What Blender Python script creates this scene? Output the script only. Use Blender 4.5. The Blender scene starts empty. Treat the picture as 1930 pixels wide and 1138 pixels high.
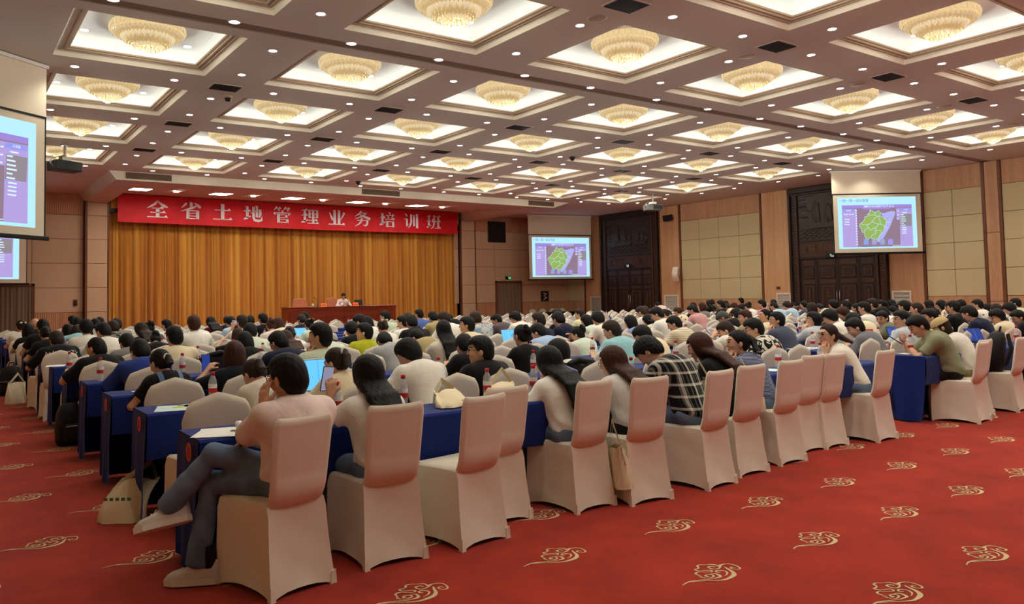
import bpy, math, random
import numpy as np
from mathutils import Vector, Matrix
random.seed(7)
scene = bpy.context.scene
COL = scene.collection
PI = math.pi
# ---------------------------------------------------------------- camera
YAW, PITCH, ROLL = 0.5988326, 0.04937809, -0.01894775
EYE = Vector((0, 0, 1.5))
fw = Vector((math.sin(YAW)*math.cos(PITCH), math.cos(YAW)*math.cos(PITCH), math.sin(PITCH)))
rt0 = Vector((math.cos(YAW), -math.sin(YAW), 0)); up0 = rt0.cross(fw)
rt = math.cos(ROLL)*rt0 + math.sin(ROLL)*up0; up = -math.sin(ROLL)*rt0 + math.cos(ROLL)*up0
cd = bpy.data.cameras.new('camera'); cam = bpy.data.objects.new('camera', cd); COL.objects.link(cam)
cam.matrix_world = Matrix(((rt.x, up.x, -fw.x, EYE.x), (rt.y, up.y, -fw.y, EYE.y), (rt.z, up.z, -fw.z, EYE.z), (0, 0, 0, 1)))
cd.sensor_fit = 'HORIZONTAL'; cd.sensor_width = 36; cd.lens = 1474.1/1930*36
cd.shift_x = (965-887.07)/1930; cd.shift_y = (490.08-569)/1930; cd.clip_end = 200
scene.camera = cam
# ---------------------------------------------------------------- world, exposure
w = bpy.data.worlds.new('world'); scene.world = w; w.use_nodes = True
w.node_tree.nodes['Background'].inputs[0].default_value = (0.5, 0.45, 0.4, 1)
w.node_tree.nodes['Background'].inputs[1].default_value = 0.0
scene.view_settings.view_transform = 'Standard'; scene.view_settings.look = 'None'
scene.view_settings.gamma = 1; scene.view_settings.use_curve_mapping = False
scene.view_settings.exposure = 0.3
SPOT_W = 38.0        # corridor downlights
COVE_E = 2.5        # emission of the cove strips in the coffers
CHAND_E = .27        # emission of the frosted chandelier glass
BULB_W = 26.0        # lamp cluster in the tip of every chandelier
SLOT_W = 75.0        # stage slot lamps
# ---------------------------------------------------------------- materials
MATS = {}
def srgb(c):
    return tuple(((v/255)/12.92 if v/255 <= .04045 else ((v/255+.055)/1.055)**2.4) for v in c)
def mat(name, col, rough=.7, metal=0, spec=.3, emit=None, estr=0, noise=None, bump=0, bscale=80, trans=0, sheen=0, alpha=1, sampling=True):
    if name in MATS: return MATS[name]
    m = bpy.data.materials.new(name); m.use_nodes = True; nt = m.node_tree; b = nt.nodes['Principled BSDF']
    c = srgb(col)
    b.inputs['Base Color'].default_value = (*c, 1); b.inputs['Roughness'].default_value = rough
    b.inputs['Metallic'].default_value = metal; b.inputs['Specular IOR Level'].default_value = spec
    if sheen: b.inputs['Sheen Weight'].default_value = sheen
    if trans: b.inputs['Transmission Weight'].default_value = trans
    if alpha < 1: b.inputs['Alpha'].default_value = alpha
    if emit: b.inputs['Emission Color'].default_value = (*srgb(emit), 1); b.inputs['Emission Strength'].default_value = estr
    if noise or bump:
        tc = nt.nodes.new('ShaderNodeTexCoord')
    if noise:                                  # (scale, amount): tone variation of the thing's own colour
        n = nt.nodes.new('ShaderNodeTexNoise'); n.inputs['Scale'].default_value = noise[0]; n.inputs['Detail'].default_value = 4
        nt.links.new(tc.outputs['Object'], n.inputs['Vector'])
        r = nt.nodes.new('ShaderNodeValToRGB'); a = noise[1]
        r.color_ramp.elements[0].position = .3; r.color_ramp.elements[1].position = .7
        r.color_ramp.elements[0].color = (*[v*(1-a) for v in c], 1); r.color_ramp.elements[1].color = (*[min(1, v*(1+a)) for v in c], 1)
        nt.links.new(n.outputs['Fac'], r.inputs['Fac']); nt.links.new(r.outputs['Color'], b.inputs['Base Color'])
    if bump:
        n2 = nt.nodes.new('ShaderNodeTexNoise'); n2.inputs['Scale'].default_value = bscale; n2.inputs['Detail'].default_value = 3
        nt.links.new(tc.outputs['Object'], n2.inputs['Vector'])
        bp = nt.nodes.new('ShaderNodeBump'); bp.inputs['Strength'].default_value = bump; bp.inputs['Distance'].default_value = .01
        nt.links.new(n2.outputs['Fac'], bp.inputs['Height']); nt.links.new(bp.outputs['Normal'], b.inputs['Normal'])
    if not sampling: m.cycles.emission_sampling = 'NONE'
    MATS[name] = m
    return m
def nodes_of(m):
    return m.node_tree, m.node_tree.nodes['Principled BSDF']
def wood(name, c1, c2, scale=6, stretch=(1, 1, .06), rough=.45, ribs=None, bump=.15):
    """vertical-grain veneer; ribs = (axis, pitch) adds fine fluting"""
    if name in MATS: return MATS[name]
    m = mat(name, c1, rough); nt, b = nodes_of(m)
    tc = nt.nodes.new('ShaderNodeTexCoord'); mp = nt.nodes.new('ShaderNodeMapping'); mp.inputs['Scale'].default_value = stretch
    n = nt.nodes.new('ShaderNodeTexNoise'); n.inputs['Scale'].default_value = scale; n.inputs['Detail'].default_value = 6; n.inputs['Distortion'].default_value = .6
    r = nt.nodes.new('ShaderNodeValToRGB'); r.color_ramp.elements[0].position = .32; r.color_ramp.elements[1].position = .68
    r.color_ramp.elements[0].color = (*srgb(c1), 1); r.color_ramp.elements[1].color = (*srgb(c2), 1)
    nt.links.new(tc.outputs['Object'], mp.inputs['Vector']); nt.links.new(mp.outputs['Vector'], n.inputs['Vector'])
    nt.links.new(n.outputs['Fac'], r.inputs['Fac']); nt.links.new(r.outputs['Color'], b.inputs['Base Color'])
    if bump:
        bp = nt.nodes.new('ShaderNodeBump'); bp.inputs['Strength'].default_value = bump; bp.inputs['Distance'].default_value = .01
        nt.links.new(n.outputs['Fac'], bp.inputs['Height']); nt.links.new(bp.outputs['Normal'], b.inputs['Normal'])
    return m
# ---------------------------------------------------------------- mesh helpers
class MB:
    def __init__(s): s.v = []; s.f = []; s.m = []
    def add(s, vs, fs, mi=0):
        o = len(s.v); s.v += [tuple(p) for p in vs]
        for f in fs: s.f.append(tuple(i+o for i in f)); s.m.append(mi)
        return s
    def box(s, x0, x1, y0, y1, z0, z1, mi=0):
        vs = [(x, y, z) for z in (z0, z1) for y in (y0, y1) for x in (x0, x1)]
        return s.add(vs, [(0, 2, 3, 1), (4, 5, 7, 6), (0, 1, 5, 4), (2, 6, 7, 3), (0, 4, 6, 2), (1, 3, 7, 5)], mi)
    def cbox(s, x0, x1, y0, y1, z0, z1, c=.01, mi=0):
        """box with all edges chamfered"""
        vs = []; idx = {}
        for ax in range(3):
            for sx in (0, 1):
                for sy in (0, 1):
                    for sz in (0, 1):
                        p = [(x0, x1)[sx], (y0, y1)[sy], (z0, z1)[sz]]
                        for k, sg in zip(range(3), (sx, sy, sz)):
                            if k != ax: p[k] += c*(1 if sg == 0 else -1)
                        idx[(ax, sx, sy, sz)] = len(vs); vs.append(p)
        fs = []
        for ax in range(3):
            for sd in (0, 1):
                o = [k for k in range(3) if k != ax]; q = []
                for a, b in ((0, 0), (1, 0), (1, 1), (0, 1)):
                    k = [0, 0, 0]; k[ax] = sd; k[o[0]] = a; k[o[1]] = b; q.append(idx[(ax, *k)])
                fs.append(q if (sd == 1) != (ax == 1) else q[::-1])
        for ax in range(3):
            o = [k for k in range(3) if k != ax]
            for a in (0, 1):
                for b in (0, 1):
                    k0 = [0, 0, 0]; k0[o[0]] = a; k0[o[1]] = b; k1 = list(k0); k0[ax] = 0; k1[ax] = 1
                    fs.append([idx[(o[0], *k0)], idx[(o[0], *k1)], idx[(o[1], *k1)], idx[(o[1], *k0)]])
        for sx in (0, 1):
            for sy in (0, 1):
                for sz in (0, 1): fs.append([idx[(0, sx, sy, sz)], idx[(1, sx, sy, sz)], idx[(2, sx, sy, sz)]])
        return s.add(vs, fs, mi)
    def quad(s, a, b, c, d, mi=0): return s.add([a, b, c, d], [(0, 1, 2, 3)], mi)
    def lathe(s, prof, n=16, c=(0, 0, 0), mi=0, cap=True):
        vs = []; fs = []
        for r, z in prof:
            for i in range(n):
                a = 2*PI*i/n; vs.append((c[0]+r*math.cos(a), c[1]+r*math.sin(a), c[2]+z))
        for k in range(len(prof)-1):
            for i in range(n):
                j = (i+1) % n; fs.append((k*n+i, k*n+j, (k+1)*n+j, (k+1)*n+i))
        if cap: fs.append(tuple(range(n))[::-1]); fs.append(tuple(range((len(prof)-1)*n, len(prof)*n)))
        return s.add(vs, fs, mi)
    def tube(s, pts, r, n=8, mi=0, cap=True):
        pts = [Vector(p) for p in pts]; vs = []; fs = []
        rr = r if isinstance(r, (list, tuple)) else [r]*len(pts); ref = None
        for i, p in enumerate(pts):
            t = (pts[min(i+1, len(pts)-1)]-pts[max(i-1, 0)]).normalized()
            if ref is None: ref = Vector((0, 0, 1)) if abs(t.z) < .9 else Vector((1, 0, 0))
            u = (ref-t*ref.dot(t)).normalized(); v = t.cross(u); ref = u
            for k in range(n):
                a = 2*PI*k/n; vs.append(p+(u*math.cos(a)+v*math.sin(a))*rr[i])
        for i in range(len(pts)-1):
            for k in range(n):
                j = (k+1) % n; fs.append((i*n+k, i*n+j, (i+1)*n+j, (i+1)*n+k))
        if cap: fs.append(tuple(range(n))[::-1]); fs.append(tuple(range((len(pts)-1)*n, len(pts)*n)))
        return s.add(vs, fs, mi)
    def prism(s, poly, d0, d1, axis='y', mi=0):
        """polygon of 2-D points extruded from d0 to d1 along an axis"""
        def P(p, d): return {'y': (p[0], d, p[1]), 'x': (d, p[0], p[1]), 'z': (p[0], p[1], d)}[axis]
        n = len(poly); vs = [P(p, d0) for p in poly]+[P(p, d1) for p in poly]
        fs = [tuple(range(n)), tuple(range(n, 2*n))[::-1]]+[(i, i+n, (i+1) % n+n, (i+1) % n) for i in range(n)]
        return s.add(vs, fs, mi)
    def grid(s, P, closed_u=False, mi=0, flip=False):
        """P[i][j] points -> quads"""
        nu, nv = len(P), len(P[0]); vs = [p for row in P for p in row]; fs = []
        for i in range(nu-(0 if closed_u else 1)):
            for j in range(nv-1):
                a, b = i*nv+j, ((i+1) % nu)*nv+j; q = (a, b, b+1, a+1); fs.append(q[::-1] if flip else q)
        return s.add(vs, fs, mi)
    def mesh(s, name, mats, smooth=False, angle=None):
        me = bpy.data.meshes.new(name); me.from_pydata(s.v, [], s.f)
        for m in (mats if isinstance(mats, (list, tuple)) else [mats]): me.materials.append(m)
        if any(s.m): me.polygons.foreach_set('material_index', s.m)
        if smooth: me.polygons.foreach_set('use_smooth', [True]*len(s.f))
        if angle is not None:
            me.polygons.foreach_set('use_smooth', [True]*len(s.f)); me.set_sharp_from_angle(angle=angle)
        me.update(); return me
    def build(s, name, mats, parent=None, smooth=False, angle=None, loc=None):
        return obj(name, s.mesh(name, mats, smooth, angle), parent, loc)
def obj(name, me, parent=None, loc=None, rotz=0, mw=None):
    o = bpy.data.objects.new(name, me); COL.objects.link(o)
    if parent: o.parent = parent
    if loc: o.location = loc
    if rotz: o.rotation_euler = (0, 0, rotz)
    if mw is not None: o.matrix_local = mw
    return o
def tag(o, label, cat, group=None, kind=None):
    if label: o['label'] = label
    if cat: o['category'] = cat
    if group: o['group'] = group
    if kind: o['kind'] = kind
    return o
def thing(name, label, cat, loc=(0, 0, 0), rotz=0, group=None):
    return tag(obj(name, None, None, loc, rotz), label, cat, group)
def struct(name, mb, m, parent=None, smooth=False, angle=None):
    o = mb.build(name, m, parent, smooth, angle)
    if not parent: o['kind'] = 'structure'
    return o
def dup(root, loc, rotz=0, label=None, group=None, scale=None, skip=()):
    def cp(o, par):
        c = o.copy(); COL.objects.link(c)
        if par: c.parent = par
        for ch in list(o.children):
            if ch.name.split('.')[0] not in skip: cp(ch, c)
        return c
    r = cp(root, None); r.location = loc; r.rotation_euler = (0, 0, rotz)
    if scale: r.scale = scale
    if label: r['label'] = label
    if group: r['group'] = group
    return r
ORD = ['first', 'second', 'third', 'fourth', 'fifth', 'sixth', 'seventh', 'eighth', 'ninth', 'tenth', 'eleventh', 'twelfth', 'thirteenth', 'fourteenth', 'fifteenth', 'sixteenth', 'seventeenth', 'eighteenth']
# ================================================================= ROOM
XL, XR, YB, YF = -1.42, 27.9, -9.0, 31.65
ZC, ZS = 5.6, 5.33                 # hall ceiling, edge of the stage soffit
SX0, SX1, SY0 = 4.46, 21.83, 25.6  # soffit over the stage
PIT = 3.517; CXX0, CYY0 = 1.505+1.215, 8.26+1.19; CW, CH = 1.215, 1.19
M_ceil = mat('ceiling_paint', (216, 203, 184), .9, spec=.1)
M_cream = mat('cream_moulding', (240, 232, 212), .7, spec=.2)
M_taupe = mat('taupe_moulding_shade', (186, 164, 138), .7, spec=.2)  # on coffer steps, shade of unlit undersides painted in; plain taupe on speakers
M_tray = mat('white_tray_paint', (240, 242, 238), .9, spec=.1)
M_led = mat('cove_light_strip', (255, 255, 255), emit=(248, 252, 255), estr=COVE_E)
M_lamp = mat('lamp_lens', (255, 255, 255), emit=(255, 248, 236), estr=14, sampling=False)
M_white = mat('white_enamel', (235, 232, 226), .4)
M_dark = mat('dark_grille', (42, 36, 32), .6)
M_black = mat('black_plastic', (22, 22, 24), .45)
M_track = mat('brown_track_paint', (160, 142, 124), .85, spec=.1)
M_beige = mat('beige_fabric_panel', (200, 184, 144), .95, spec=.1, bump=.12, bscale=240)
M_pinkbeige = mat('stage_side_fabric_panel', (205, 172, 140), .95, spec=.1, bump=.12, bscale=240)
M_oak = wood('oak_veneer', (196, 148, 104), (214, 170, 126), 5)
M_trim = wood('walnut_trim', (96, 56, 34), (120, 74, 46), 8)
def ribbed(name, c1, c2, axis, pitch):
    m = wood(name, c1, c2, 5); nt, b = nodes_of(m)
    if 'ribs' in m: return m
    m['ribs'] = 1
    tc = nt.nodes.new('ShaderNodeTexCoord'); wv = nt.nodes.new('ShaderNodeTexWave'); wv.bands_direction = axis
    wv.inputs['Scale'].default_value = 2*PI/pitch/20; wv.wave_profile = 'SIN'
    nt.links.new(tc.outputs['Object'], wv.inputs['Vector'])
    bp = nt.nodes.new('ShaderNodeBump'); bp.inputs['Strength'].default_value = .9; bp.inputs['Distance'].default_value = .012
    nt.links.new(wv.outputs['Fac'], bp.inputs['Height']); nt.links.new(bp.outputs['Normal'], b.inputs['Normal'])
    return m
M_oakrib = ribbed('fluted_oak', (188, 140, 102), (206, 160, 120), 'Y', .055)
M_oakribx = ribbed('fluted_oak_front', (186, 128, 90), (204, 150, 110), 'X', .07)
# --- carpet: red wool with mottled wear
M_carpet = mat('red_carpet', (176, 46, 26), .97, spec=.05, sheen=.15)
nt, b = nodes_of(M_carpet)
tc = nt.nodes.new('ShaderNodeTexCoord'); n1 = nt.nodes.new('ShaderNodeTexNoise'); n1.inputs['Scale'].default_value = 2.2; n1.inputs['Detail'].default_value = 9; n1.inputs['Roughness'].default_value = .65
r = nt.nodes.new('ShaderNodeValToRGB'); r.color_ramp.elements[0].position = .3; r.color_ramp.elements[1].position = .72
r.color_ramp.elements[0].color = (*srgb((136, 29, 16)), 1); r.color_ramp.elements[1].color = (*srgb((170, 45, 23)), 1)
nt.links.new(tc.outputs['Object'], n1.inputs['Vector']); nt.links.new(n1.outputs['Fac'], r.inputs['Fac']); nt.links.new(r.outputs['Color'], b.inputs['Base Color'])
n2 = nt.nodes.new('ShaderNodeTexNoise'); n2.inputs['Scale'].default_value = 160; bp = nt.nodes.new('ShaderNodeBump'); bp.inputs['Strength'].default_value = .35; bp.inputs['Distance'].default_value = .006
nt.links.new(tc.outputs['Object'], n2.inputs['Vector']); nt.links.new(n2.outputs['Fac'], bp.inputs['Height']); nt.links.new(bp.outputs['Normal'], b.inputs['Normal'])
M_motif = mat('cream_carpet_yarn', (206, 184, 142), .97, spec=.05, bump=.3, bscale=160)
floor = struct('floor', MB().box(XL, XR, YB, YF, -.1, 0), M_carpet)
# ---------------------------------------------------------------- ceiling with coffers
xs = [XL]; ys = [YB]; hole = set()
for i in range(7): xs += [CXX0+PIT*i-CW, CXX0+PIT*i+CW]
JR = range(-3, 5)
for j in JR: ys += [CYY0+PIT*j-CH, CYY0+PIT*j+CH]
# partition track between coffer rows 0 and 1
TR0, TR1 = 11.17, 11.45
mb = MB()
xe = xs+[XR]
yl = sorted(ys+[TR0, TR1, SY0])
for a in range(len(xe)-1):
    for c in range(len(yl)-1):
        xm, ym = (xe[a]+xe[a+1])/2, (yl[c]+yl[c+1])/2
        if abs(ym-(TR0+TR1)/2) < .1: continue
        if any(abs(xm-(CXX0+PIT*i)) < CW-.01 for i in range(7)) and any(abs(ym-(CYY0+PIT*j)) < CH-.01 for j in JR): continue
        mb.quad((xe[a], yl[c], ZC), (xe[a], yl[c+1], ZC), (xe[a+1], yl[c+1], ZC), (xe[a+1], yl[c], ZC))
mbc = mb; mb = MB()
mbc.quad((XL, SY0, ZC), (XL, YF, ZC), (SX0-.2, YF, ZC), (SX0-.2, SY0, ZC))
mbc.quad((SX1+.9, SY0, ZC), (SX1+.9, YF, ZC), (XR, YF, ZC), (XR, SY0, ZC))
mb.add([(SX0-.2, SY0, ZC), (SX0-.2, YF, ZC), (SX0, YF, ZS), (SX0, SY0, ZS)], [(0, 1, 2, 3)])      # flared left face
mb.add([(SX1+.9, SY0, ZC), (SX1+.9, YF, ZC), (SX1, YF, ZS), (SX1, SY0, ZS)], [(3, 2, 1, 0)])
mb.quad((SX0-.2, SY0, ZC), (SX0, SY0, ZS), (SX1, SY0, ZS), (SX1+.9, SY0, ZC))                     # front face
PX0, PX1 = 5.21, 21.03
mb.quad((SX0, SY0, ZS), (SX0, YF, ZS), (PX0, YF, ZS), (PX0, SY0, ZS))
mb.quad((PX1, SY0, ZS), (PX1, YF, ZS), (SX1, YF, ZS), (SX1, SY0, ZS))
zb = ZS+.35*(32.3-SY0)/5.7
mb.quad((PX0, SY0, ZS), (PX0, 32.3, zb), (PX1, 32.3, zb), (PX1, SY0, ZS))                         # soffit rising to the stage
mb.add([(PX0, SY0, ZS), (PX0, 32.3, zb), (PX0, 32.3, ZS)], [(0, 1, 2)]); mb.add([(PX1, SY0, ZS), (PX1, 32.3, zb), (PX1, 32.3, ZS)], [(2, 1, 0)])
mbc.box(XL-.2, XR+.2, YB-.2, 33, 6.4, 6.5)
ceiling = struct('ceiling', mbc, M_ceil)
struct('trim_2', mb, M_ceil)
mb = MB(); mb.box(XL, XR, TR0, TR1, ZC+.025, ZC+.12)
mb.quad((XL, TR0, ZC), (XR, TR0, ZC), (XR, TR0, ZC+.025), (XL, TR0, ZC+.025)); mb.quad((XL, TR1, ZC), (XL, TR1, ZC+.025), (XR, TR1, ZC+.025), (XR, TR1, ZC))
struct('trim_1', mb, M_track)
def ring(mb, x0, y0, z0, x1, y1, z1, mi):      # square ring from half-size (x0,y0) at z0 to (x1,y1) at z1
    A = [(-x0, -y0, z0), (x0, -y0, z0), (x0, y0, z0), (-x0, y0, z0)]; B = [(-x1, -y1, z1), (x1, -y1, z1), (x1, y1, z1), (-x1, y1, z1)]
    mb.add(A+B, [(i, (i+1) % 4, (i+1) % 4+4, i+4) for i in range(4)], mi)
def prof(mb, pts):
    for (d0, z0, m0), (d1, z1, m1) in zip(pts, pts[1:]): ring(mb, CW-d0, CH-d0, z0, CW-d1, CH-d1, z1, m1)
mc = MB()
prof(mc, [(0, 0, 0), (.004, .012, 0), (.022, .062, 0), (.05, .082, 0), (.075, .086, 0), (.075, .07, 1), (.105, .068, 1), (.11, .086, 1), (.14, .088, 1), (.145, .074, 1), (.175, .074, 1), (.185, .095, 1), (.222, .10, 1), (.228, .125, 1), (.17, .125, 0)])
me_cof = mc.mesh('coffer_moulding', [M_cream, M_taupe])
mt = MB()
prof(mt, [(.0, .125, 0), (.0, .30, 0), (.10, .37, 0), (.22, .385, 0), (.22, .35, 0), (.30, .35, 0)])
X2, Y2 = CW-.30, CH-.30
mt.quad((-X2, -Y2, .35), (X2, -Y2, .35), (X2, Y2, .35), (-X2, Y2, .35))
me_tray = mt.mesh('tray', [M_tray])
ml = MB()
for sx, sy in ((1, 0), (-1, 0), (0, 1), (0, -1)):
    if sx: ml.box(sx*(CW-.10)-.02, sx*(CW-.10)+.02, -CH+.12, CH-.12, .126, .15)
    else: ml.box(-CW+.12, CW-.12, sy*(CH-.10)-.02, sy*(CH-.10)+.02, .126, .15)
me_led = ml.mesh('cove_light', [M_led])
for j in JR:
    for i in range(7):
        c = obj('coffer', me_cof, ceiling, (CXX0+PIT*i, CYY0+PIT*j, ZC))
        obj('tray', me_tray, c); obj('cove_light', me_led, c)
# ---------------------------------------------------------------- walls
PZ = [1.28, 2.17, 3.06, 3.945, 4.83]                     # joints of the fabric panels
def panel_obj(parent, name, m, wall, a0, a1, z0, z1, t=.022, g=.006):
    mb = MB()
    if wall == 'R': mb.cbox(XR-t, XR+.02, a0+g, a1-g, z0+g, z1-g, .008)
    elif wall == 'F': mb.cbox(a0+g, a1-g, YF-t, YF+.02, z0+g, z1-g, .008)
    return mb.build(name, m, parent)
wr = struct('wall_right', MB().box(XR+.005, XR+.2, YB, YF+.2, 0, 6.4), M_trim)
def bay(a0, a1, n):                                      # fabric bay of the right wall
    for k in range(n):
        for z0, z1 in zip(PZ, PZ[1:]): panel_obj(wr, 'fabric_panel', M_beige, 'R', a0+(a1-a0)*k/n, a0+(a1-a0)*(k+1)/n, z0, z1)
    panel_obj(wr, 'wainscot_panel', M_oakrib, 'R', a0, a1, .12, PZ[0]); panel_obj(wr, 'top_panel', M_oakrib, 'R', a0, a1, PZ[-1], ZC)
def strip(a0, a1, m=None, t=.03): panel_obj(wr, 'veneer_panel', m or M_oak, 'R', a0, a1, .12, ZC, t)
def post(a, w_=.09): MB().cbox(XR-.06, XR+.02, a-w_/2, a+w_/2, .0, ZC, .01).build('post', M_trim, wr)
bay(30.36, YF, 1); post(30.31); strip(29.03, 30.26, M_oak)
post(25.15, .04); strip(23.98, 25.12); post(23.93)
bay(19.74, 23.88, 4); post(19.69); strip(18.4, 19.64)
strip(13.37, 14.55, M_oakrib); post(13.32); bay(11.46, 13.27, 2); post(11.41, .1)
for z0, z1 in ((.12, 1.1), (1.1, 3.3), (3.3, ZC)): panel_obj(wr, 'pilaster_panel', M_oakrib, 'R', 10.98, 11.36, z0, z1, .05)
post(10.93, .1); bay(6.8, 10.88, 4); post(6.75); strip(-9, 6.7)
MB().box(XR-.03, XR+.01, YB, YF, 0, .12).build('skirting', M_trim, wr)
struct('wall_left', MB().box(XL-.2, XL, YB, YF+.2, 0, 6.4), M_beige)
struct('wall_back', MB().box(XL-.2, XR+.2, YB-.2, YB, 0, 6.4), M_oak)
wf = struct('wall_front', MB().box(XL, PX0-.1, YF+.005, YF+.3, 0, 6.4).box(PX1+.1, XR, YF+.005, YF+.3, 0, 6.4).box(PX0-.1, PX1+.1, 33.2, 33.4, 0, 6.6), M_trim)
def fpan(x0, x1, cols, skip=None):
    for k in range(cols):
        for z0, z1 in zip(PZ, PZ[1:]):
            panel_obj(wf, 'fabric_panel', M_pinkbeige, 'F', x0+(x1-x0)*k/cols, x0+(x1-x0)*(k+1)/cols, z0, z1)
    panel_obj(wf, 'wainscot_panel', M_oakribx, 'F', x0, x1, .12, PZ[0]); panel_obj(wf, 'top_panel', M_oakribx, 'F', x0, x1, PZ[-1], ZC)
fpan(21.9, 23.05, 1); fpan(23.05, 27.88, 3); fpan(-1.4, 2.75, 2); fpan(2.75, 4.4, 1)
for x0, x1 in ((4.48, PX0), (PX1, 21.81)):               # panelled piers beside the stage
    for z0, z1 in zip([0]+PZ, PZ+[ZS]):
        MB().cbox(x0+.01, x1-.01, YF-.09, YF+.02, z0+.006, z1-.006, .008).build('pier_panel', M_pinkbeige, wf)
    for x in (x0-.03, x1+.03): MB().box(x-.03, x+.03, YF-.07, YF+.02, 0, ZS).build('pier_edge', M_trim, wf)
MB().box(4.43, 4.5, YF-.3, YF, 0, ZS).build('pier_edge', M_trim, wf)
for x0, x1 in ((20.75, 20.98), (5.26, 5.3)):             # return of the stage opening
    for z0, z1 in zip(PZ, PZ[1:]): MB().box(x0, x1, YF+.15, YF+.2, z0+.006, z1-.006).build('return_panel', M_pinkbeige, wf)
# ---------------------------------------------------------------- stage
M_stagefl = wood('stage_boards', (120, 52, 34), (140, 66, 42), 5, (.06, 1, 1))
st = struct('stage', MB().box(PX0-.1, PX1+.1, 28.2, 33.2, 0, .55), M_carpet); st.name = 'floor_stage'
MB().box(PX0-.12, PX1+.12, 28.15, 28.2, .0, .56).build('stage_nosing', M_trim, st)
M_curt = mat('gold_brown_velvet', (190, 130, 46), .85, spec=.15, sheen=.3)
nt, b = nodes_of(M_curt); tc = nt.nodes.new('ShaderNodeTexCoord'); mp = nt.nodes.new('ShaderNodeMapping'); mp.inputs['Scale'].default_value = (3, 3, .05)
n = nt.nodes.new('ShaderNodeTexNoise'); n.inputs['Scale'].default_value = 1.5; r = nt.nodes.new('ShaderNodeValToRGB')
r.color_ramp.elements[0].color = (*srgb((176, 108, 36)), 1); r.color_ramp.elements[1].color = (*srgb((216, 160, 66)), 1); r.color_ramp.elements[0].position = .35; r.color_ramp.elements[1].position = .7
nt.links.new(tc.outputs['Object'], mp.inputs['Vector']); nt.links.new(mp.outputs['Vector'], n.inputs['Vector']); nt.links.new(n.outputs['Fac'], r.inputs['Fac']); nt.links.new(r.outputs['Color'], b.inputs['Base Color'])
def drape(x0, x1, y, z0, z1, pitch, amp, seed, nz=5, xs_=.022, axis='x'):
    rnd = random.Random(seed); folds = []; x = 0; L = x1-x0
    while x < L: wd = pitch*rnd.uniform(.45, 1.6); folds.append((x, wd, rnd.uniform(.5, 1.25))); x += wd
    P = []; n = int(L/xs_)
    for i in range(n+1):
        s = L*i/n; f = [q for q in folds if q[0] <= s+1e-9][-1]; t = (s-f[0])/f[1]
        pr = (math.sin(PI*min(max(t, 0), 1))**.55)*f[2]
        P.append([((x0+s, y-amp*pr*(.55+.45*k/nz)+.012*math.sin(3*s+k), z1+(z0-z1)*k/nz) if axis == 'x' else (y-amp*pr, x0+s, z1+(z0-z1)*k/nz)) for k in range(nz+1)])
    return P
cu = thing('stage_curtain', 'gold brown pleated velvet curtain closing the whole stage', 'curtain', (0, 0, 0))
edges = [5.22, 7.3, 9.2, 11.3, 13.2, 15.3, 17.2, 19.2, 20.98]
for k in range(8): MB().grid(drape(edges[k], edges[k+1], 32.02, .56, 5.35, .19, .2, 30+k)).build('curtain_panel', M_curt, cu, smooth=True)
va = thing('curtain_valance', 'gold brown pleated valance behind the red banner, above the stage curtain', 'valance')
for a0, a1, sd in ((5.3, 13.1, 3), (13.1, 20.85, 4)): MB().grid(drape(a0, a1, 31.55, 5.13, 5.72, .11, .05, sd, 2)).build('valance_panel', M_curt, va, smooth=True)
MB().box(5.24, 20.95, 31.6, 31.66, 5.0, 5.8).build('back_board', M_black, va)
# ---------------------------------------------------------------- spots and lamps
def lamp_data(name, typ, energy, col=(1, .965, .85), **k):
    l = bpy.data.lights.new(name, typ); l.energy = energy; l.color = col
    for a, v in k.items(): setattr(l, a, v)
    return l
L_spot = lamp_data('downlight_beam', 'SPOT', SPOT_W, spot_size=math.radians(130), spot_blend=.7, shadow_soft_size=.06)
ld = MB(); ld.lathe([(.098, .004), (.08, -.005), (.078, .02)], 14, mi=0, cap=False)
me_ring = ld.mesh('ring', [M_white], smooth=True)
me_lens = MB().lathe([(.079, .006), (.072, .001), (.03, -.004)], 14).mesh('lens', [M_lamp], smooth=True)
def downlight(x, y, z, label, group, spot):
    d = Vector((x, y, z))-EYE; f_ = d.dot(fw)
    u, v = (887.07+1474.1*d.dot(rt)/f_, 490.08-1474.1*d.dot(up)/f_) if f_ > .5 else (-999, -999)
    seen = -40 < u < 1970 and -40 < v < 700
    if not seen and not spot: return
    if not seen and y < -1: return
    t = thing('downlight', label, 'downlight', (x, y, z), group=group)
    obj('ring', me_ring, t); obj('lens', me_lens, t)
    if spot: obj('downlight_beam', L_spot, t, (0, 0, -.03))
for j in JR:
    for i in range(7):
        cx, cy_ = CXX0+PIT*i, CYY0+PIT*j; wh = f'coffer {ORD[4-j]} from the stage, {ORD[i]} from left'
        for s in (-1, 1):
            nf = 'far' if s > 0 else 'near'; lr = 'right' if s > 0 else 'left'
            downlight(cx+(PIT/2 if i < 6 else 1.78), cy_+s*.79, ZC, f'downlight, right side {nf} one of {wh}', 'corridor downlights', True)
            downlight(cx+s*.82, cy_+(PIT/2-.02 if j < 4 else 1.62), ZC, f'downlight, far side {lr} one of {wh}', 'corridor downlights', True)
            if -1 <= j:
                for s2 in (-1, 1):
                    if s2 > 0 or j < 1: downlight(cx+s*.81, cy_+s2*.78, ZC+.35, f'tray downlight, {"far" if s2 > 0 else "near"} {lr} corner of {wh}', 'coffer downlights', False)
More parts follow.
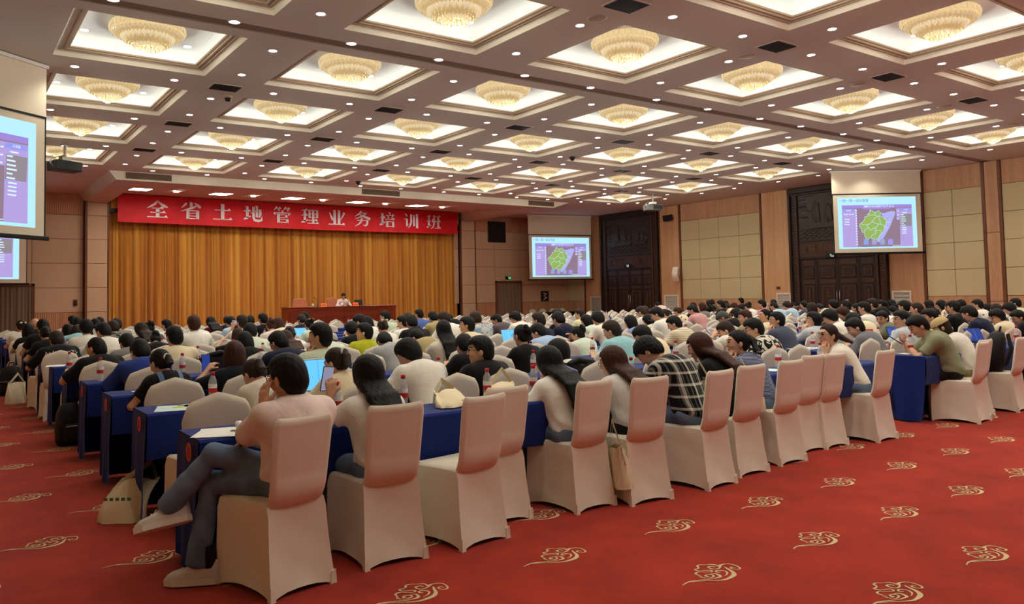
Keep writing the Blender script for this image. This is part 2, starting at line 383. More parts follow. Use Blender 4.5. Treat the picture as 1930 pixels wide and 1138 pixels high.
# vents and round speakers on the corridor crossings
mv = MB(); mv.box(-.29, .29, -.22, .22, -.008, .01, 1)
for k in range(11): mv.box(-.25, .25, -.18+.036*k-.006, -.18+.036*k+.006, -.02, 0, 0)
me_vf = MB().box(-.26, .26, -.19, .19, -.013, .005).mesh('vent_core', [M_black])
me_vl = mv.mesh('louvres', [M_dark, M_ceil])
me_sp = MB().lathe([(.15, .0), (.145, -.01), (.12, -.014)], 24).mesh('round_speaker', [M_taupe], smooth=True)
rown = {0: 'just nearer than the partition track', 1: 'just beyond the partition track'}
for j in range(-1, 5):
    for i in range(6):
        x, y = CXX0+PIT*(i+.5), CYY0+PIT*(j-.5)
        if j == 1: continue
        t = thing('ceiling_vent', f'dark slatted ceiling vent, {ORD[5-j]} row from the stage, {ORD[i]} from the left wall', 'vent', (x, y, ZC), group='ceiling vents')
        obj('vent_core', me_vf, t); obj('louvres', me_vl, t)
        if j == 0: tag(obj('ceiling_speaker', me_sp, None, (x, y+.6, ZC)), f'round taupe flush ceiling speaker, {ORD[i]} from the left wall', 'speaker', 'round ceiling speakers')
# ---------------------------------------------------------------- chandeliers
M_petal = mat('frosted_amber_glass', (240, 218, 166), .3, emit=(255, 236, 190), estr=CHAND_E, sampling=False, noise=None)
M_petal2 = mat('frosted_white_glass', (244, 226, 180), .25, emit=(255, 244, 214), estr=CHAND_E*1.3, sampling=False)
M_cryst = mat('crystal_drops', (222, 206, 140), .08, spec=.8, emit=(255, 244, 206), estr=CHAND_E*.6, sampling=False)
M_gold = mat('gilt_metal', (200, 160, 80), .3, metal=1)
def petals(mb, r0, z0, r1, z1, n, bulge=.035):
    for k in range(n):
        a = 2*PI*k/n; da = PI/n*.96; P = []
        for u in (-1, 0, 1):
            row = []
            for t in (0, .3, .7, 1):
                rr = r0+(r1-r0)*t+bulge*math.sin(PI*min(1, t*.9+.1))*(1-.5*u*u); wd = da*(1-.55*max(0, t-.55)/.45*abs(u))
                row.append((rr*math.cos(a+u*wd), rr*math.sin(a+u*wd), z0+(z1-z0)*t+(.03*u*u*(t > .9))))
            P.append(row)
        mb.grid(P, flip=True)
    return mb
def drops(mb, r0, z0, r1, z1, n, s=.02):
    for q in range(3):
        t = q/2
        for k in range(n):
            a = 2*PI*(k+.5*(q % 2))/n; c = Vector(((r0+(r1-r0)*t)*math.cos(a), (r0+(r1-r0)*t)*math.sin(a), z0+(z1-z0)*t))
            mb.add([c+Vector(d) for d in ((s, 0, 0), (-s*.5, s*.87, 0), (-s*.5, -s*.87, 0), (0, 0, s*1.2), (0, 0, -s*1.6))], [(0, 1, 3), (1, 2, 3), (2, 0, 3), (1, 0, 4), (2, 1, 4), (0, 2, 4)])
    return mb
ch = thing('chandelier', '-', 'chandelier'); ch.scale = (.93, .93, 1)
MB().lathe([(.50, .35), (.52, .33), (.50, .31)], 28).build('mounting_plate', M_gold, ch, smooth=True)
petals(MB(), .58, .33, .60, .20, 36).build('upper_petals', M_petal, ch, smooth=True)
drops(MB(), .56, .19, .46, .14, 44).build('crystal_drop', M_cryst, ch)['kind'] = 'stuff'
petals(MB(), .56, .24, .50, .13, 40).build('petals', M_petal, ch, smooth=True)
petals(MB(), .42, .17, .38, .05, 26).build('middle_petals', M_petal2, ch, smooth=True)
drops(MB(), .36, .06, .27, .01, 30).build('crystal_drop', M_cryst, ch)['kind'] = 'stuff'
petals(MB(), .25, .05, .19, -.06, 18).build('lower_petals', M_petal2, ch, smooth=True)
drops(MB(), .17, -.05, .05, -.10, 16).build('crystal_drop', M_cryst, ch)['kind'] = 'stuff'
MB().lathe([(.56, .3), (.5, .18), (.36, .12), (.33, .03), (.2, .0), (.15, -.05), (.03, -.1)], 28).build('inner_bowl', mat('glowing_inner_bowl', (240, 214, 150), .4, emit=(255, 226, 170), estr=CHAND_E*.7, sampling=False), ch, smooth=True)
L_bulb = lamp_data('chandelier_bulb', 'POINT', BULB_W, (1, .965, .84), shadow_soft_size=.05)
bulb0 = obj('chandelier_bulb', L_bulb, ch, (0, 0, -.16))
for j in JR:
    for i in range(7):
        lb = f'gold crystal dome chandelier, {ORD[4-j]} coffer row from the stage, {ORD[i]} from the left wall'
        if (i, j) == (0, 4): c = ch; c.location = (CXX0, CYY0+4*PIT, ZC); c['label'] = lb; c['group'] = 'coffer chandeliers'
        else: dup(ch, (CXX0+PIT*i, CYY0+PIT*j, ZC), 0, lb, 'coffer chandeliers', skip=('chandelier_bulb',) if j < -2 else ())
# soffit slot lamps and air slots
kS = .35/5.7; zS = lambda y: ZS+kS*(y-SY0)
L_slot = lamp_data('stage_lamp_beam', 'SPOT', SLOT_W, spot_size=math.radians(110), spot_blend=.6, shadow_soft_size=.15)
for k in range(5):
    x = 5.8+2.78*k; y = 28.8
    t = thing('stage_panel_light', f'rectangular glowing panel light in the stage soffit, {ORD[k]} from the left', 'light', (x, y, zS(y)), group='stage panel lights')
    t.rotation_euler = (math.atan(kS), 0, 0)
    MB().box(-.34, .34, -.52, .52, -.012, .02).build('frame', M_white, t); MB().box(-.3, .3, -.47, .47, -.016, -.012).build('diffuser', M_lamp, t)
    obj('stage_lamp_beam', L_slot, t, (0, 0, -.05))
    x += 1.15
    if k < 5:
        t = thing('stage_spot_recess', f'long recessed trough with a tilted spot in the stage soffit, {ORD[k]} from the left', 'spotlight', (x, y-.2, zS(y-.2)), group='stage spot troughs')
        t.rotation_euler = (math.atan(kS), 0, 0)
        MB().box(-.2, -.17, -1.0, 1.0, -.01, .01).box(.17, .2, -1.0, 1.0, -.01, .01).box(-.2, .2, -1.03, -1, -.01, .01).box(-.2, .2, 1, 1.03, -.01, .01).box(-.17, .17, -1, 1, -.004, .0).build('trough', M_cream, t)
        MB().lathe([(.09, -.05), (.1, .0), (.05, .02)], 14).build('spot_head', M_lamp, t, smooth=True)
        s = obj('stage_lamp_beam', L_slot, t, (0, 0, -.08)); s.rotation_euler = (math.radians(35), 0, 0)
for k, (x0, x1) in enumerate(((4.72, 6.08), (12.72, 14.3), (20.45, 21.85))):
    t = thing('air_slot', f'dark oblong air outlet in the bulkhead above the stage, {("leftmost", "middle", "rightmost")[k]} of three', 'vent', (0, 0, 0), group='bulkhead air outlets')
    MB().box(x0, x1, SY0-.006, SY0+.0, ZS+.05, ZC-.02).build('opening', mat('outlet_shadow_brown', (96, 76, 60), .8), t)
    f = MB().box(x0-.03, x1+.03, SY0-.02, SY0, ZS+.03, ZS+.05).box(x0-.03, x0, SY0-.02, SY0, ZS+.05, ZC-.02).box(x1, x1+.03, SY0-.02, SY0, ZS+.05, ZC-.02); f.build('frame', M_ceil, t)
# ================================================================= FIXTURES
def text_mesh(body, size, m, align='CENTER', extrude=.002):
    cu_ = bpy.data.curves.new('t', 'FONT'); cu_.body = body; cu_.size = size; cu_.align_x = align; cu_.align_y = 'CENTER'; cu_.extrude = extrude
    o = bpy.data.objects.new('t', cu_); COL.objects.link(o)
    me = bpy.data.meshes.new_from_object(o.evaluated_get(bpy.context.evaluated_depsgraph_get()))
    bpy.data.objects.remove(o); me.materials.clear(); me.materials.append(m); return me
# ---------------------------------------------------------------- banner
M_red = mat('red_satin', (206, 10, 26), .5, spec=.25, noise=(2.5, .12))
M_bwhite = mat('white_banner_paint', (238, 226, 228), .7)
def stroke(mb, pts, d0=-.012, d1=0, sx=1, sz=1):
    L = []; R = []
    for i, (x, y, wd) in enumerate(pts):
        a = pts[max(i-1, 0)]; c = pts[min(i+1, len(pts)-1)]; dx, dy = c[0]-a[0], c[1]-a[1]; l = math.hypot(dx, dy) or 1
        L.append(((x-dy/l*wd/2)*sx, (y+dx/l*wd/2)*sz)); R.append(((x+dy/l*wd/2)*sx, (y-dx/l*wd/2)*sz))
    for i in range(len(pts)-1): mb.prism([L[i], L[i+1], R[i+1], R[i]][::-1], d0, d1)
def Hs(x0, x1, y, t=5): return [('p', [(x0, y-t/2), (x1, y-t/2), (x1-8, y+12), (x1-19, y+t/2), (x0, y+t/2)])]
def Vs(x, y0, y1, wd=15): return [('p', [(x-wd/2, y0), (x+wd/2, y0), (x+wd/2, y1-3), (x+wd*.3, y1), (x-wd*.75, y1), (x-wd/2, y1-4)])]
def Ss(*pts): return [('s', list(pts))]
def bar(x0, x1, y, t=5): return [('p', [(x0, y-t/2), (x1, y-t/2), (x1, y+t/2), (x0, y+t/2)])]
tu = Vs(20, 20, 92, 14)+Hs(2, 40, 62)+Ss((0, 12, 4), (15, 20, 14), (39, 34, 3))
wang = lambda s: Hs(3, 38*s, 86)+Hs(3, 38*s, 54)+Ss((0, 8, 4), (16*s, 15, 13), (40*s, 26, 3))+Vs(20*s, 14, 86, 13)
zhu = lambda o: Ss((22+o, 100, 9), (14+o, 86, 8), (3+o, 76, 2))+Hs(16+o, 46+o, 88, 4)+Ss((28+o, 86, 4), (36+o, 74, 11))
GLY = {
 '全': Ss((52, 98, 7), (38, 78, 12), (20, 64, 9), (2, 54, 2))+Ss((48, 98, 4), (62, 82, 11), (80, 68, 18), (98, 60, 3))+Hs(24, 78, 54)+Hs(16, 88, 30)+Hs(3, 98, 4)+Vs(50, 4, 54, 16),
 '省': Vs(52, 66, 98, 14)+Ss((30, 92, 11), (20, 80, 10), (5, 64, 2))+Ss((66, 94, 4), (80, 84, 13), (94, 70, 15), (96, 64, 4))+Ss((82, 80, 5), (62, 68, 11), (40, 58, 9), (3, 44, 2))+Vs(36, 0, 52, 15)+Vs(82, 0, 52, 15)+bar(36, 82, 49)+bar(36, 82, 34, 4)+bar(36, 82, 18, 4)+bar(36, 82, 3),
 '土': Vs(50, 6, 98, 17)+Hs(10, 92, 60)+Hs(2, 99, 6),
 '地': tu+Ss((52, 90, 13), (52, 24, 14), (58, 9, 14), (80, 5, 14), (94, 10, 13), (98, 32, 3))+Vs(70, 26, 98, 13)+Ss((38, 50, 4), (60, 62, 6), (88, 74, 7))+Ss((88, 76, 13), (88, 42, 14), (83, 28, 9), (74, 32, 3)),
 '管': zhu(0)+zhu(49)+Ss((46, 76, 4), (54, 66, 11))+bar(8, 94, 61)+Ss((11, 64, 13), (8, 50, 11))+Ss((95, 64, 6), (84, 48, 9))+Vs(30, 0, 54, 15)+bar(30, 76, 50, 4)+bar(30, 76, 32, 4)+Vs(73, 30, 52, 12)+bar(30, 80, 22, 4)+Vs(78, 0, 24, 13)+bar(30, 80, 3, 5),
 '理': wang(1)+Vs(47, 38, 90, 12)+Vs(90, 38, 90, 12)+bar(46, 90, 87)+bar(46, 90, 64, 4)+bar(46, 90, 41, 4)+Vs(68, 4, 88, 13)+Hs(42, 95, 22, 4)+Hs(36, 100, 4),
 '业': Vs(37, 6, 96, 15)+Vs(63, 6, 96, 15)+Ss((6, 80, 3), (15, 58, 11), (23, 38, 13), (25, 28, 3))+Ss((95, 82, 14), (86, 60, 10), (72, 32, 2))+Hs(2, 99, 4, 6),
 '务': Ss((44, 99, 9), (28, 78, 9), (4, 62, 2))+bar(36, 78, 86, 4)+Ss((77, 90, 11), (54, 68, 10), (30, 56, 6), (4, 46, 2))+Ss((34, 76, 4), (58, 63, 13), (98, 48, 15))+bar(16, 82, 37, 5)+Ss((82, 41, 13), (77, 12, 13), (67, 2, 9), (54, 8, 3))+Ss((47, 52, 13), (41, 28, 11), (25, 10, 8), (4, -2, 2)),
 '培': tu+Ss((62, 100, 6), (72, 86, 11))+Hs(42, 98, 79)+Ss((53, 76, 5), (60, 60, 10))+Ss((87, 78, 9), (78, 56, 4))+Hs(38, 100, 52)+Vs(50, 0, 40, 14)+Vs(88, 0, 40, 14)+bar(50, 88, 37)+bar(50, 88, 4),
 '训': Ss((12, 98, 6), (24, 80, 13))+bar(2, 26, 61)+Ss((23, 63, 13), (23, 10, 14), (42, 32, 3))+Ss((52, 94, 13), (52, 40, 12), (45, 16, 9), (30, -2, 2))+Vs(70, 14, 90, 12)+Vs(91, 0, 98, 15),
 '班': wang(.8)+Ss((40, 68, 5), (43, 46, 10))+Ss((53, 96, 12), (53, 40, 11), (45, 14, 8), (30, -2, 2))+Hs(60, 99, 86)+Hs(60, 99, 52)+Hs(56, 101, 5)+Vs(81, 5, 86, 13),
}
bn = thing('banner', 'long red banner with eleven white characters hung across the top of the stage', 'banner', (5.49, 31.2, 4.6))
P = [[(15.07*i/60, .02*math.sin(i*.9)*(1-k/3)-.0, 1.03-1.03*k/3-(.03*math.sin(PI*i/60) if k == 3 else 0)) for k in range(4)] for i in range(61)]
MB().grid(P).build('cloth', M_red, bn, smooth=True)
for k, chx in enumerate('全省土地管理业务培训班'):
    mb = MB()
    for t, d in GLY[chx]:
        q = [tuple([p[0]*.0079, p[1]*.0067, *(p[2:])]) for p in d]
        if t == 'p': mb.prism(q[::-1], -.012, 0)
        else: stroke(mb, [(a, b_, w_*.0074) for a, b_, w_ in q])
    mb.build('character', M_bwhite, bn, loc=(6.495-5.49+1.232*k, -.03, .205))
# ---------------------------------------------------------------- projection screens
def emis(name, col, s=.95):
    return mat(name, tuple(v*.25 for v in col), .8, spec=.1, emit=col, estr=s, sampling=True)
E_bg = emis('slide_pale_blue', (172, 224, 246)); E_head = emis('slide_violet', (152, 128, 204)); E_pan = emis('slide_lilac', (170, 152, 212))
E_mid = emis('slide_mauve_grey', (138, 116, 134)); E_sea = emis('slide_periwinkle', (166, 168, 226)); E_green = emis('slide_map_green', (138, 172, 92)); E_green2 = emis('slide_map_olive', (150, 166, 84))
E_line = emis('slide_white_line', (206, 226, 244)); E_tab = emis('slide_blue_tab', (142, 146, 226)); E_row = emis('slide_grey_row', (138, 130, 138)); E_text = emis('slide_grey_text', (112, 132, 168))
E_ic = [emis('slide_icon_teal', (90, 180, 170)), emis('slide_icon_amber', (190, 170, 70)), emis('slide_icon_green', (130, 190, 80)), emis('slide_icon_pink', (190, 130, 190))]
def suv(p):                                    # traced slide drawing -> unit slide coordinates
    x, y = p; v = (y-114)/909; xl = 168+40*v; u = (x-xl)/(1390+12*v); v = (y-(123-18*u))/909
    return u, 1-v
MAPO = [(750, 340), (775, 350), (800, 370), (845, 385), (900, 355), (945, 400), (905, 465), (940, 445), (990, 480), (1035, 520), (1040, 560), (1030, 610), (1000, 640), (1005, 680), (1000, 720), (965, 760), (945, 765), (920, 810), (885, 865), (830, 855), (790, 850), (760, 830), (715, 865), (685, 855), (660, 800), (650, 745), (615, 745), (600, 680), (560, 620), (575, 590), (620, 555), (655, 510), (660, 460), (720, 450), (700, 425), (735, 395)]
SEA = [(940, 400), (1010, 400), (1080, 375), (1140, 362), (1200, 375), (1195, 430), (1100, 660), (990, 850), (925, 915), (870, 905), (900, 840), (950, 770), (1005, 720), (1010, 640), (1040, 600), (1040, 520), (990, 470)]
BORD = [[(735, 395), (720, 440), (770, 435), (830, 430), (845, 385)], [(830, 430), (880, 450), (905, 465)], [(905, 465), (860, 470), (830, 500), (795, 545), (750, 590), (700, 605), (640, 605), (600, 590)], [(795, 545), (830, 575), (890, 590), (945, 600), (1000, 620)], [(915, 480), (925, 530), (940, 560), (945, 600)], [(700, 605), (715, 650), (760, 700), (780, 700), (800, 670), (850, 660), (890, 620), (890, 590)], [(715, 660), (660, 700), (650, 745)], [(850, 660), (850, 710), (860, 760), (790, 790), (765, 830)], [(850, 710), (900, 700), (950, 710), (955, 760)], [(1050, 560), (1120, 566)], [(1010, 625), (1070, 670)], MAPO+[MAPO[0]]]
def slide(W, Hh, parent, x0, z0):
    """the projected slide: thin layers on the screen cloth, local x right, z up, facing -y"""
    L = [0]
    def layer(name, m, polys, d):
        mb = MB()
        for pl in polys: mb.prism([(p[0]*W, p[1]*Hh) for p in pl], -.001*d-.0008, -.001*d)
        return mb.build(name, m, sl, loc=(0, 0, 0))
    def R4(x0_, y0_, x1_, y1_): return [suv(p) for p in ((x0_, y0_), (x0_, y1_), (x1_, y1_), (x1_, y0_))]
    sl = MB().prism([(0, 0), (W, 0), (W, Hh), (0, Hh)], -.002, 0).build('slide', E_bg, parent, loc=(x0, -.004, z0))
    dash = [suv(p) for p in ((248, 260), (278, 1000), (1530, 985), (1490, 245))]
    layer('dashboard', E_mid, [dash], 2)
    layer('header', E_head, [[suv(p) for p in ((248, 260), (250, 318), (610, 312), (640, 335), (1100, 328), (1130, 305), (1492, 300), (1490, 245))]], 3)
    layer('side_panel', E_pan, [[suv(p) for p in ((252, 325), (278, 998), (540, 990), (510, 325))]], 3)
    layer('side_panel', E_pan, [[suv(p) for p in ((1215, 318), (1228, 520), (1285, 520), (1300, 985), (1530, 983), (1494, 312))]], 3)
    layer('tab', E_tab, [R4(265, 335, 472, 378)], 4); layer('tab', E_tab, [R4(1276, 320, 1482, 366)], 4)
    layer('list_row', E_row, [R4(1292, 418, 1494, 630)], 4)
    layer('sea', E_sea, [[suv(p) for p in SEA][::-1]], 3)
    layer('map', E_green, [[suv(p) for p in MAPO][::-1]], 4)
    isl = [[suv(p) for p in ((1035, 492), (1060, 484), (1075, 496), (1050, 505))]]
    layer('map_patch', E_green2, isl+[[suv(p) for p in q][::-1] for q in (((650, 520), (720, 480), (800, 500), (740, 570), (680, 590)), ((690, 720), (760, 740), (810, 720), (800, 780), (720, 820)), ((840, 520), (900, 500), (920, 560), (870, 570)))], 5)
    mb = MB()
    for ln in BORD:
        q = [suv(p) for p in ln]; stroke(mb, [(u*W, v*Hh, .011*W/2.65) for u, v in q], -.0068, -.006)
    mb.build('map_border', E_line, sl)
    for x in (640, 785, 932, 1078): layer('icon_tile', E_tab, [R4(x, 862, x+88, 958)], 7)
    for k, x in enumerate((640, 785, 932, 1078)): layer('icon', E_ic[k], [R4(x+28, 880, x+62, 920)], 8)
    bars = [R4(x, 412, x+26, 430) for x in (290, 332, 380, 428)]+[R4(300, y, 388, y+16) for y in (502, 548, 592)]+[R4(488+i_*2.0, 340+i_*46, 510+i_*2, 366+i_*46) for i_ in range(14)]
    bars += [R4(1298+i_*1.5, y, 1298+i_*1.5+wd, y+15) for i_, (y, wd) in enumerate(((424, 55), (461, 80), (499, 85), (535, 95), (572, 55), (609, 80)))]+[R4(1325, y, 1405, y+14) for y in (386, 650, 682, 716, 750)]
    bars += [R4(1235, y, 1262, y+14) for y in (358, 426, 492)]+[R4(645+146*i_, 934, 718+146*i_, 946) for i_ in range(4)]+[R4(1160, 968, 1298, 976)]
    layer('text_line', E_line, bars, 5)['kind'] = 'stuff'
    for body, size, m, px, d in (('一图一库一张X场景', .115*W/2.65, E_text, (460, 183), 2), ('省域空间治理数字化平台2.0', .085*W/2.65, E_line, (905, 282), 5), ('专题图层', .05*W/2.65, E_line, (365, 356), 6), ('工具箱', .05*W/2.65, E_line, (1380, 342), 6)):
        u, v = suv(px); o = obj('slide_text', text_mesh(body, size, m), sl, (u*W, -.001*d-.001, v*Hh)); o.rotation_euler = (PI/2, 0, 0)
    MB().lathe([(.03*W/2.65, 0), (.03*W/2.65, .0008)], 14).lathe([(.022*W/2.65, .001), (.022*W/2.65, .0016)], 14).build('emblem', E_line, sl, loc=(suv((680, 282))[0]*W, -.006, suv((680, 282))[1]*Hh)).rotation_euler = (PI/2, 0, 0)
    return sl
M_scr = mat('white_screen_cloth', (226, 212, 188), .85, spec=.1); M_scrblk = mat('screen_black_edge', (14, 13, 14), .6)
def screen(A, Bp, label, zt, zb_, im):
    A = Vector((*A, 0)); Bp = Vector((*Bp, 0)); L = (Bp-A).length; a = math.atan2(Bp.y-A.y, Bp.x-A.x)
    t = thing('projection_screen', label, 'screen', A, a)
    MB().box(-.02, L+.02, -.05, .08, ZC-.07, ZC-.012).build('housing', M_white, t)
    MB().box(0, L, -.012, -.008, zt+.03, ZC-.05).build('drop_cloth', M_scr, t)
    MB().box(.02, L-.02, -.012, -.006, zb_, zt).build('screen_cloth', M_scr, t)
    MB().box(0, L, -.02, .0, zt, zt+.04).box(0, .025, -.014, -.004, zb_, zt).box(L-.025, L, -.014, -.004, zb_, zt).build('black_border', M_scrblk, t)
    MB().cbox(-.06, L+.06, -.045, .01, zb_-.07, zb_, .012).build('weight_bar', M_scrblk, t)
    sl = slide(im[1]-im[0], im[3]-im[2], t, im[0], im[2]); sl.location.y = -.014
screen((25.0, 14.86), (27.51, 13.17), 'large projection screen showing a green province map, in front of the nearer carved door', 4.77, 2.81, (.175, 2.83, 2.94, 4.68))
screen((24.0, 30.12), (27.5, 29.37), 'projection screen showing a green province map, in the far corner right of the stage', 4.58, 2.41, (.2, 3.44, 2.515, 4.48))
screen((-1.02, 13.11), (1.48, 14.86), 'big projection screen at the left edge of the view, nearest of the four', 4.665, 2.68, (.19, 2.855, 2.81, 4.55))
screen((-1.17, 29.37), (2.48, 30.12), 'projection screen in the far left corner, below and behind the nearest one', 4.58, 2.31, (.2, 3.48, 2.44, 4.45))
# ---------------------------------------------------------------- ceiling projectors
M_proj = mat('projector_black', (26, 30, 30), .4); M_steel = mat('brushed_steel', (168, 164, 156), .35, metal=.9)
M_projg = mat('projector_grey', (112, 112, 108), .45)
def projector(x, y, zt, label, m, rz):
    t = thing('projector', label, 'projector', (x, y, ZC), rz)
    MB().tube([(0, 0, 0), (0, 0, zt+.18-ZC)], .03, 10).build('pole', M_steel, t); MB().lathe([(.1, -.02), (.1, .0)], 14).build('ceiling_plate', M_steel, t)
    z = zt-ZC
    MB().cbox(-.12, .12, -.1, .1, z+.14, z+.24, .01).box(-.28, -.1, -.05, .05, z+.12, z+.15).build('bracket', M_steel, t)
    MB().cbox(-.34, .34, -.24, .24, z-.12, z+.12, .02).build('body', m, t)
    MB().box(-.1, .3, -.25, -.24, z-.08, z+.09).build('air_filter', M_black, t)
    MB().lathe([(.09, 0), (.085, .06), (.06, .07)], 16, (0, 0, 0)).build('lens', M_black, t, smooth=True, loc=(.15, .24, z)).rotation_euler = (-PI/2, 0, 0)
    MB().tube([(-.34, -.1, z-.04), (-.42, -.12, z+.05), (-.36, -.1, z+.18), (-.2, -.05, z+.22), (0, 0, z+.3)], .012, 6).tube([(-.34, .0, z), (-.4, -.05, z+.1), (-.3, 0, z+.2), (-.02, 0, z+.26)], .01, 6).build('cables', mat('cable_grey', (150, 146, 136), .6), t, smooth=True)
projector(2.64, 22.1, 5.05, 'black projector on a steel ceiling pole beside the nearest left screen', M_proj, .35)
projector(23.97, 21.92, 5.05, 'grey projector on a ceiling pole in front of the farther carved door', M_projg, -.35)
# ---------------------------------------------------------------- carved doors
M_ebony = wood('ebony_stained_wood', (40, 28, 24), (58, 42, 34), 7, (1, 1, .08), .38)
M_ebony2 = wood('ebony_stained_rail', (62, 44, 36), (78, 56, 44), 7, (1, .08, 1), .4)
M_carve = mat('rubbed_copper_carving', (112, 72, 50), .45, metal=.2)
M_relief = mat('carved_relief_wood', (64, 54, 48), .34, bump=.3, bscale=60)
def carved_door(n, yc, blue=False):
    t = obj(f'door_{n}', None, None, (XR, yc, 0)); t['kind'] = 'structure'
    X = -.02                                           # local: x<0 is into the room, y along the wall (+ = far), z up
    MB().box(-.06, .0, -1.9, 1.9, 0, ZC-.02).build('backing', M_ebony, t)
    for s in (-1, 1):
        MB().cbox(-.20, 0, s*1.9-(.1 if s > 0 else 0), s*1.9+(.1 if s < 0 else 0), 0, 5.52, .012).build('outer_post', M_ebony, t)
        MB().cbox(-.17, 0, min(s*1.52, s*1.6), max(s*1.52, s*1.6), 0, 5.3, .012).build('inner_post', M_ebony2, t)
        mb = MB(); z = .06
        while z < 5.25:
            for q in (-1, 1): mb.add([(-.12, s*1.7, z+.03), (-.15, s*1.7+q*.035, z+.055), (-.12, s*1.7+q*.085, z+.075), (-.10, s*1.7+q*.085, z+.02), (-.11, s*1.7+q*.03, z-.03)], [(0, 1, 2, 3, 4)[::q]])
            z += .1
        mb.build('rope_carving', M_carve if s < 0 else M_relief, t)['kind'] = 'stuff'
        MB().box(-.11, 0, min(s*1.62, s*1.79), max(s*1.62, s*1.79), 0, 5.3).build('ornament_bed', M_ebony2, t)
    MB().cbox(-.22, 0, -1.9, 1.9, 5.36, 5.56, .02).cbox(-.17, 0, -1.8, 1.8, 5.28, 5.36, .012).build('head_beam', M_ebony, t)
    # relief: junk under sail over waves
    MB().box(-.09, 0, -1.5, 1.5, 3.5, 5.28).build('relief_ground', M_relief, t)
    mb = MB()
    for r_ in range(5):
        zz = 3.56+.075*r_
        for k in range(11):
            y0 = -1.42+.26*k+.13*(r_ % 2)
            if y0+.24 < 1.46: mb.tube([(-.10, y0+.12-.12*math.cos(a), zz+.075*math.sin(a)) for a in (0, .5, 1, 1.57, 2.1, 2.6, PI)], [.012, .018, .022, .024, .022, .018, .012], 5)
    mb.build('waves', M_relief, t, smooth=True)['kind'] = 'stuff'
    def hull(o, sc):
        h = MB(); h.prism([(o+sc*a, 4.0+sc*(b_-4.0)) for a, b_ in ((-.75, 4.12), (-.62, 3.97), (.5, 3.95), (.95, 4.2), (.6, 4.16), (-.5, 4.12))], -.16, -.08, 'x').build('ship_hull', M_relief, t)
        for mx, zt, wd in ((.32, 5.0, .42), (-.18, 4.86, .4), (-.52, 4.62, .28)):
            MB().tube([(-.13, o+sc*mx, 4.0), (-.13, o+sc*mx, 4.0+sc*(zt-4))], .018, 6).build('mast', M_relief, t)
            P = [[(-.13-.035*math.sin(PI*u/4)*math.sin(PI*v/4), o+sc*(mx-.06+wd*(.9-.45*v/4)*(u/4-.35)), 4.0+sc*(.18+(zt-4.24)*v/4+.10*(u/4)*(1-v/4)-.0)) for v in range(5)] for u in range(5)]
            MB().grid(P).grid([[(x+.03, y, z) for x, y, z in row] for row in P], flip=True).build('sail', M_relief, t)
    hull(.45, 1); hull(-.8, .62)
    mb = MB(); rnd = random.Random(n)
    for k in range(26):
        zz = rnd.uniform(4.2, 5.2); y0 = rnd.choice([rnd.uniform(-1.4, -.9), rnd.uniform(1.0, 1.4), rnd.uniform(-1.2, 1.2) if zz > 5.0 else 1.3])
        mb.tube([(-.095, y0-.16, zz), (-.105, y0-.05, zz+.02), (-.105, y0+.06, zz-.01), (-.095, y0+.15, zz+.01)], .012, 5)
    mb.build('cloud_carving', M_relief, t, smooth=True)['kind'] = 'stuff'
    # transom with fret ornament
    MB().box(-.10, 0, -1.5, 1.5, 2.86, 3.44).build('transom', M_ebony2, t); MB().cbox(-.13, 0, -1.5, 1.5, 2.78, 2.86, .01).build('transom_rail', M_ebony, t); MB().cbox(-.12, 0, -1.5, 1.5, 3.44, 3.51, .01).build('transom_rail', M_ebony, t)
    for s in (-1, 1):
        mb = MB(); c = s*.75
        for z0, z1, y0, y1 in ((3.0, 3.32, .0, .45), (3.07, 3.25, .06, .4)):
            q = [(-.105, c+s*y1-s*.0, z0), (-.105, c+s*y0, z0), (-.105, c+s*y0, z1), (-.105, c+s*y1, z1), (-.105, c+s*y1, z0)]; mb.tube(q, .014, 5)
        for dz in (-.085, .085):
            for dy in (-.12, -.28): mb.tube([(-.105, c+s*(dy+.085*math.cos(a)), 3.16+dz+.075*math.sin(a)) for a in np.linspace(0, 5.2, 9)], .014, 5)
        mb.build('fret_carving', M_carve, t, smooth=True)
    # four leaves
    for k, (y0, y1) in enumerate(((.80, 1.47), (-.03, .79), (-.85, -.04), (-1.49, -.86))):
        lf = MB().box(-.07, 0, y0+.004, y1-.004, .02, 2.77).build('door_leaf', M_ebony, t)
        m0, m1 = y0+.12, y1-.12
        MB().cbox(-.085, -.06, y0+.09, y1-.09, 2.52, 2.72, .006).cbox(-.085, -.06, y0+.09, y1-.09, 1.82, 1.98, .006).cbox(-.085, -.06, y0+.09, y1-.09, .55, .7, .006).build('rail', M_ebony2, lf)
        for z0, z1 in ((2.03, 2.46), (.78, 1.78), (.1, .48)):
            MB().cbox(-.10, -.06, m0, m1, z0, z1, .03).build('raised_panel', M_ebony2, lf)
            MB().cbox(-.108, -.06, m0+.09, m1-.09, z0+.08, z1-.08, .008).build('panel_field', M_ebony, lf)
        yc_ = (y0+y1)/2; mb = MB(); wd = .10 if k in (1, 2) else .055
        for dz in (-.26, -.13, 0, .13, .26):
            for s in (-1, 1): mb.tube([(-.112, yc_+s*(.01+wd*(.5+.5*math.cos(a))), 1.28+dz+.05*math.sin(a)) for a in np.linspace(.4, 5.2, 8)], .008, 4)
        mb.tube([(-.112, yc_, .95), (-.112, yc_, 1.62)], .008, 4)
        mb.tube([(-.112, yc_-.16, 2.23), (-.112, yc_-.06, 2.26), (-.112, yc_, 2.22), (-.112, yc_+.06, 2.26), (-.112, yc_+.16, 2.23)], .009, 4)
        mb.build('medallion', M_carve, lf, smooth=True)
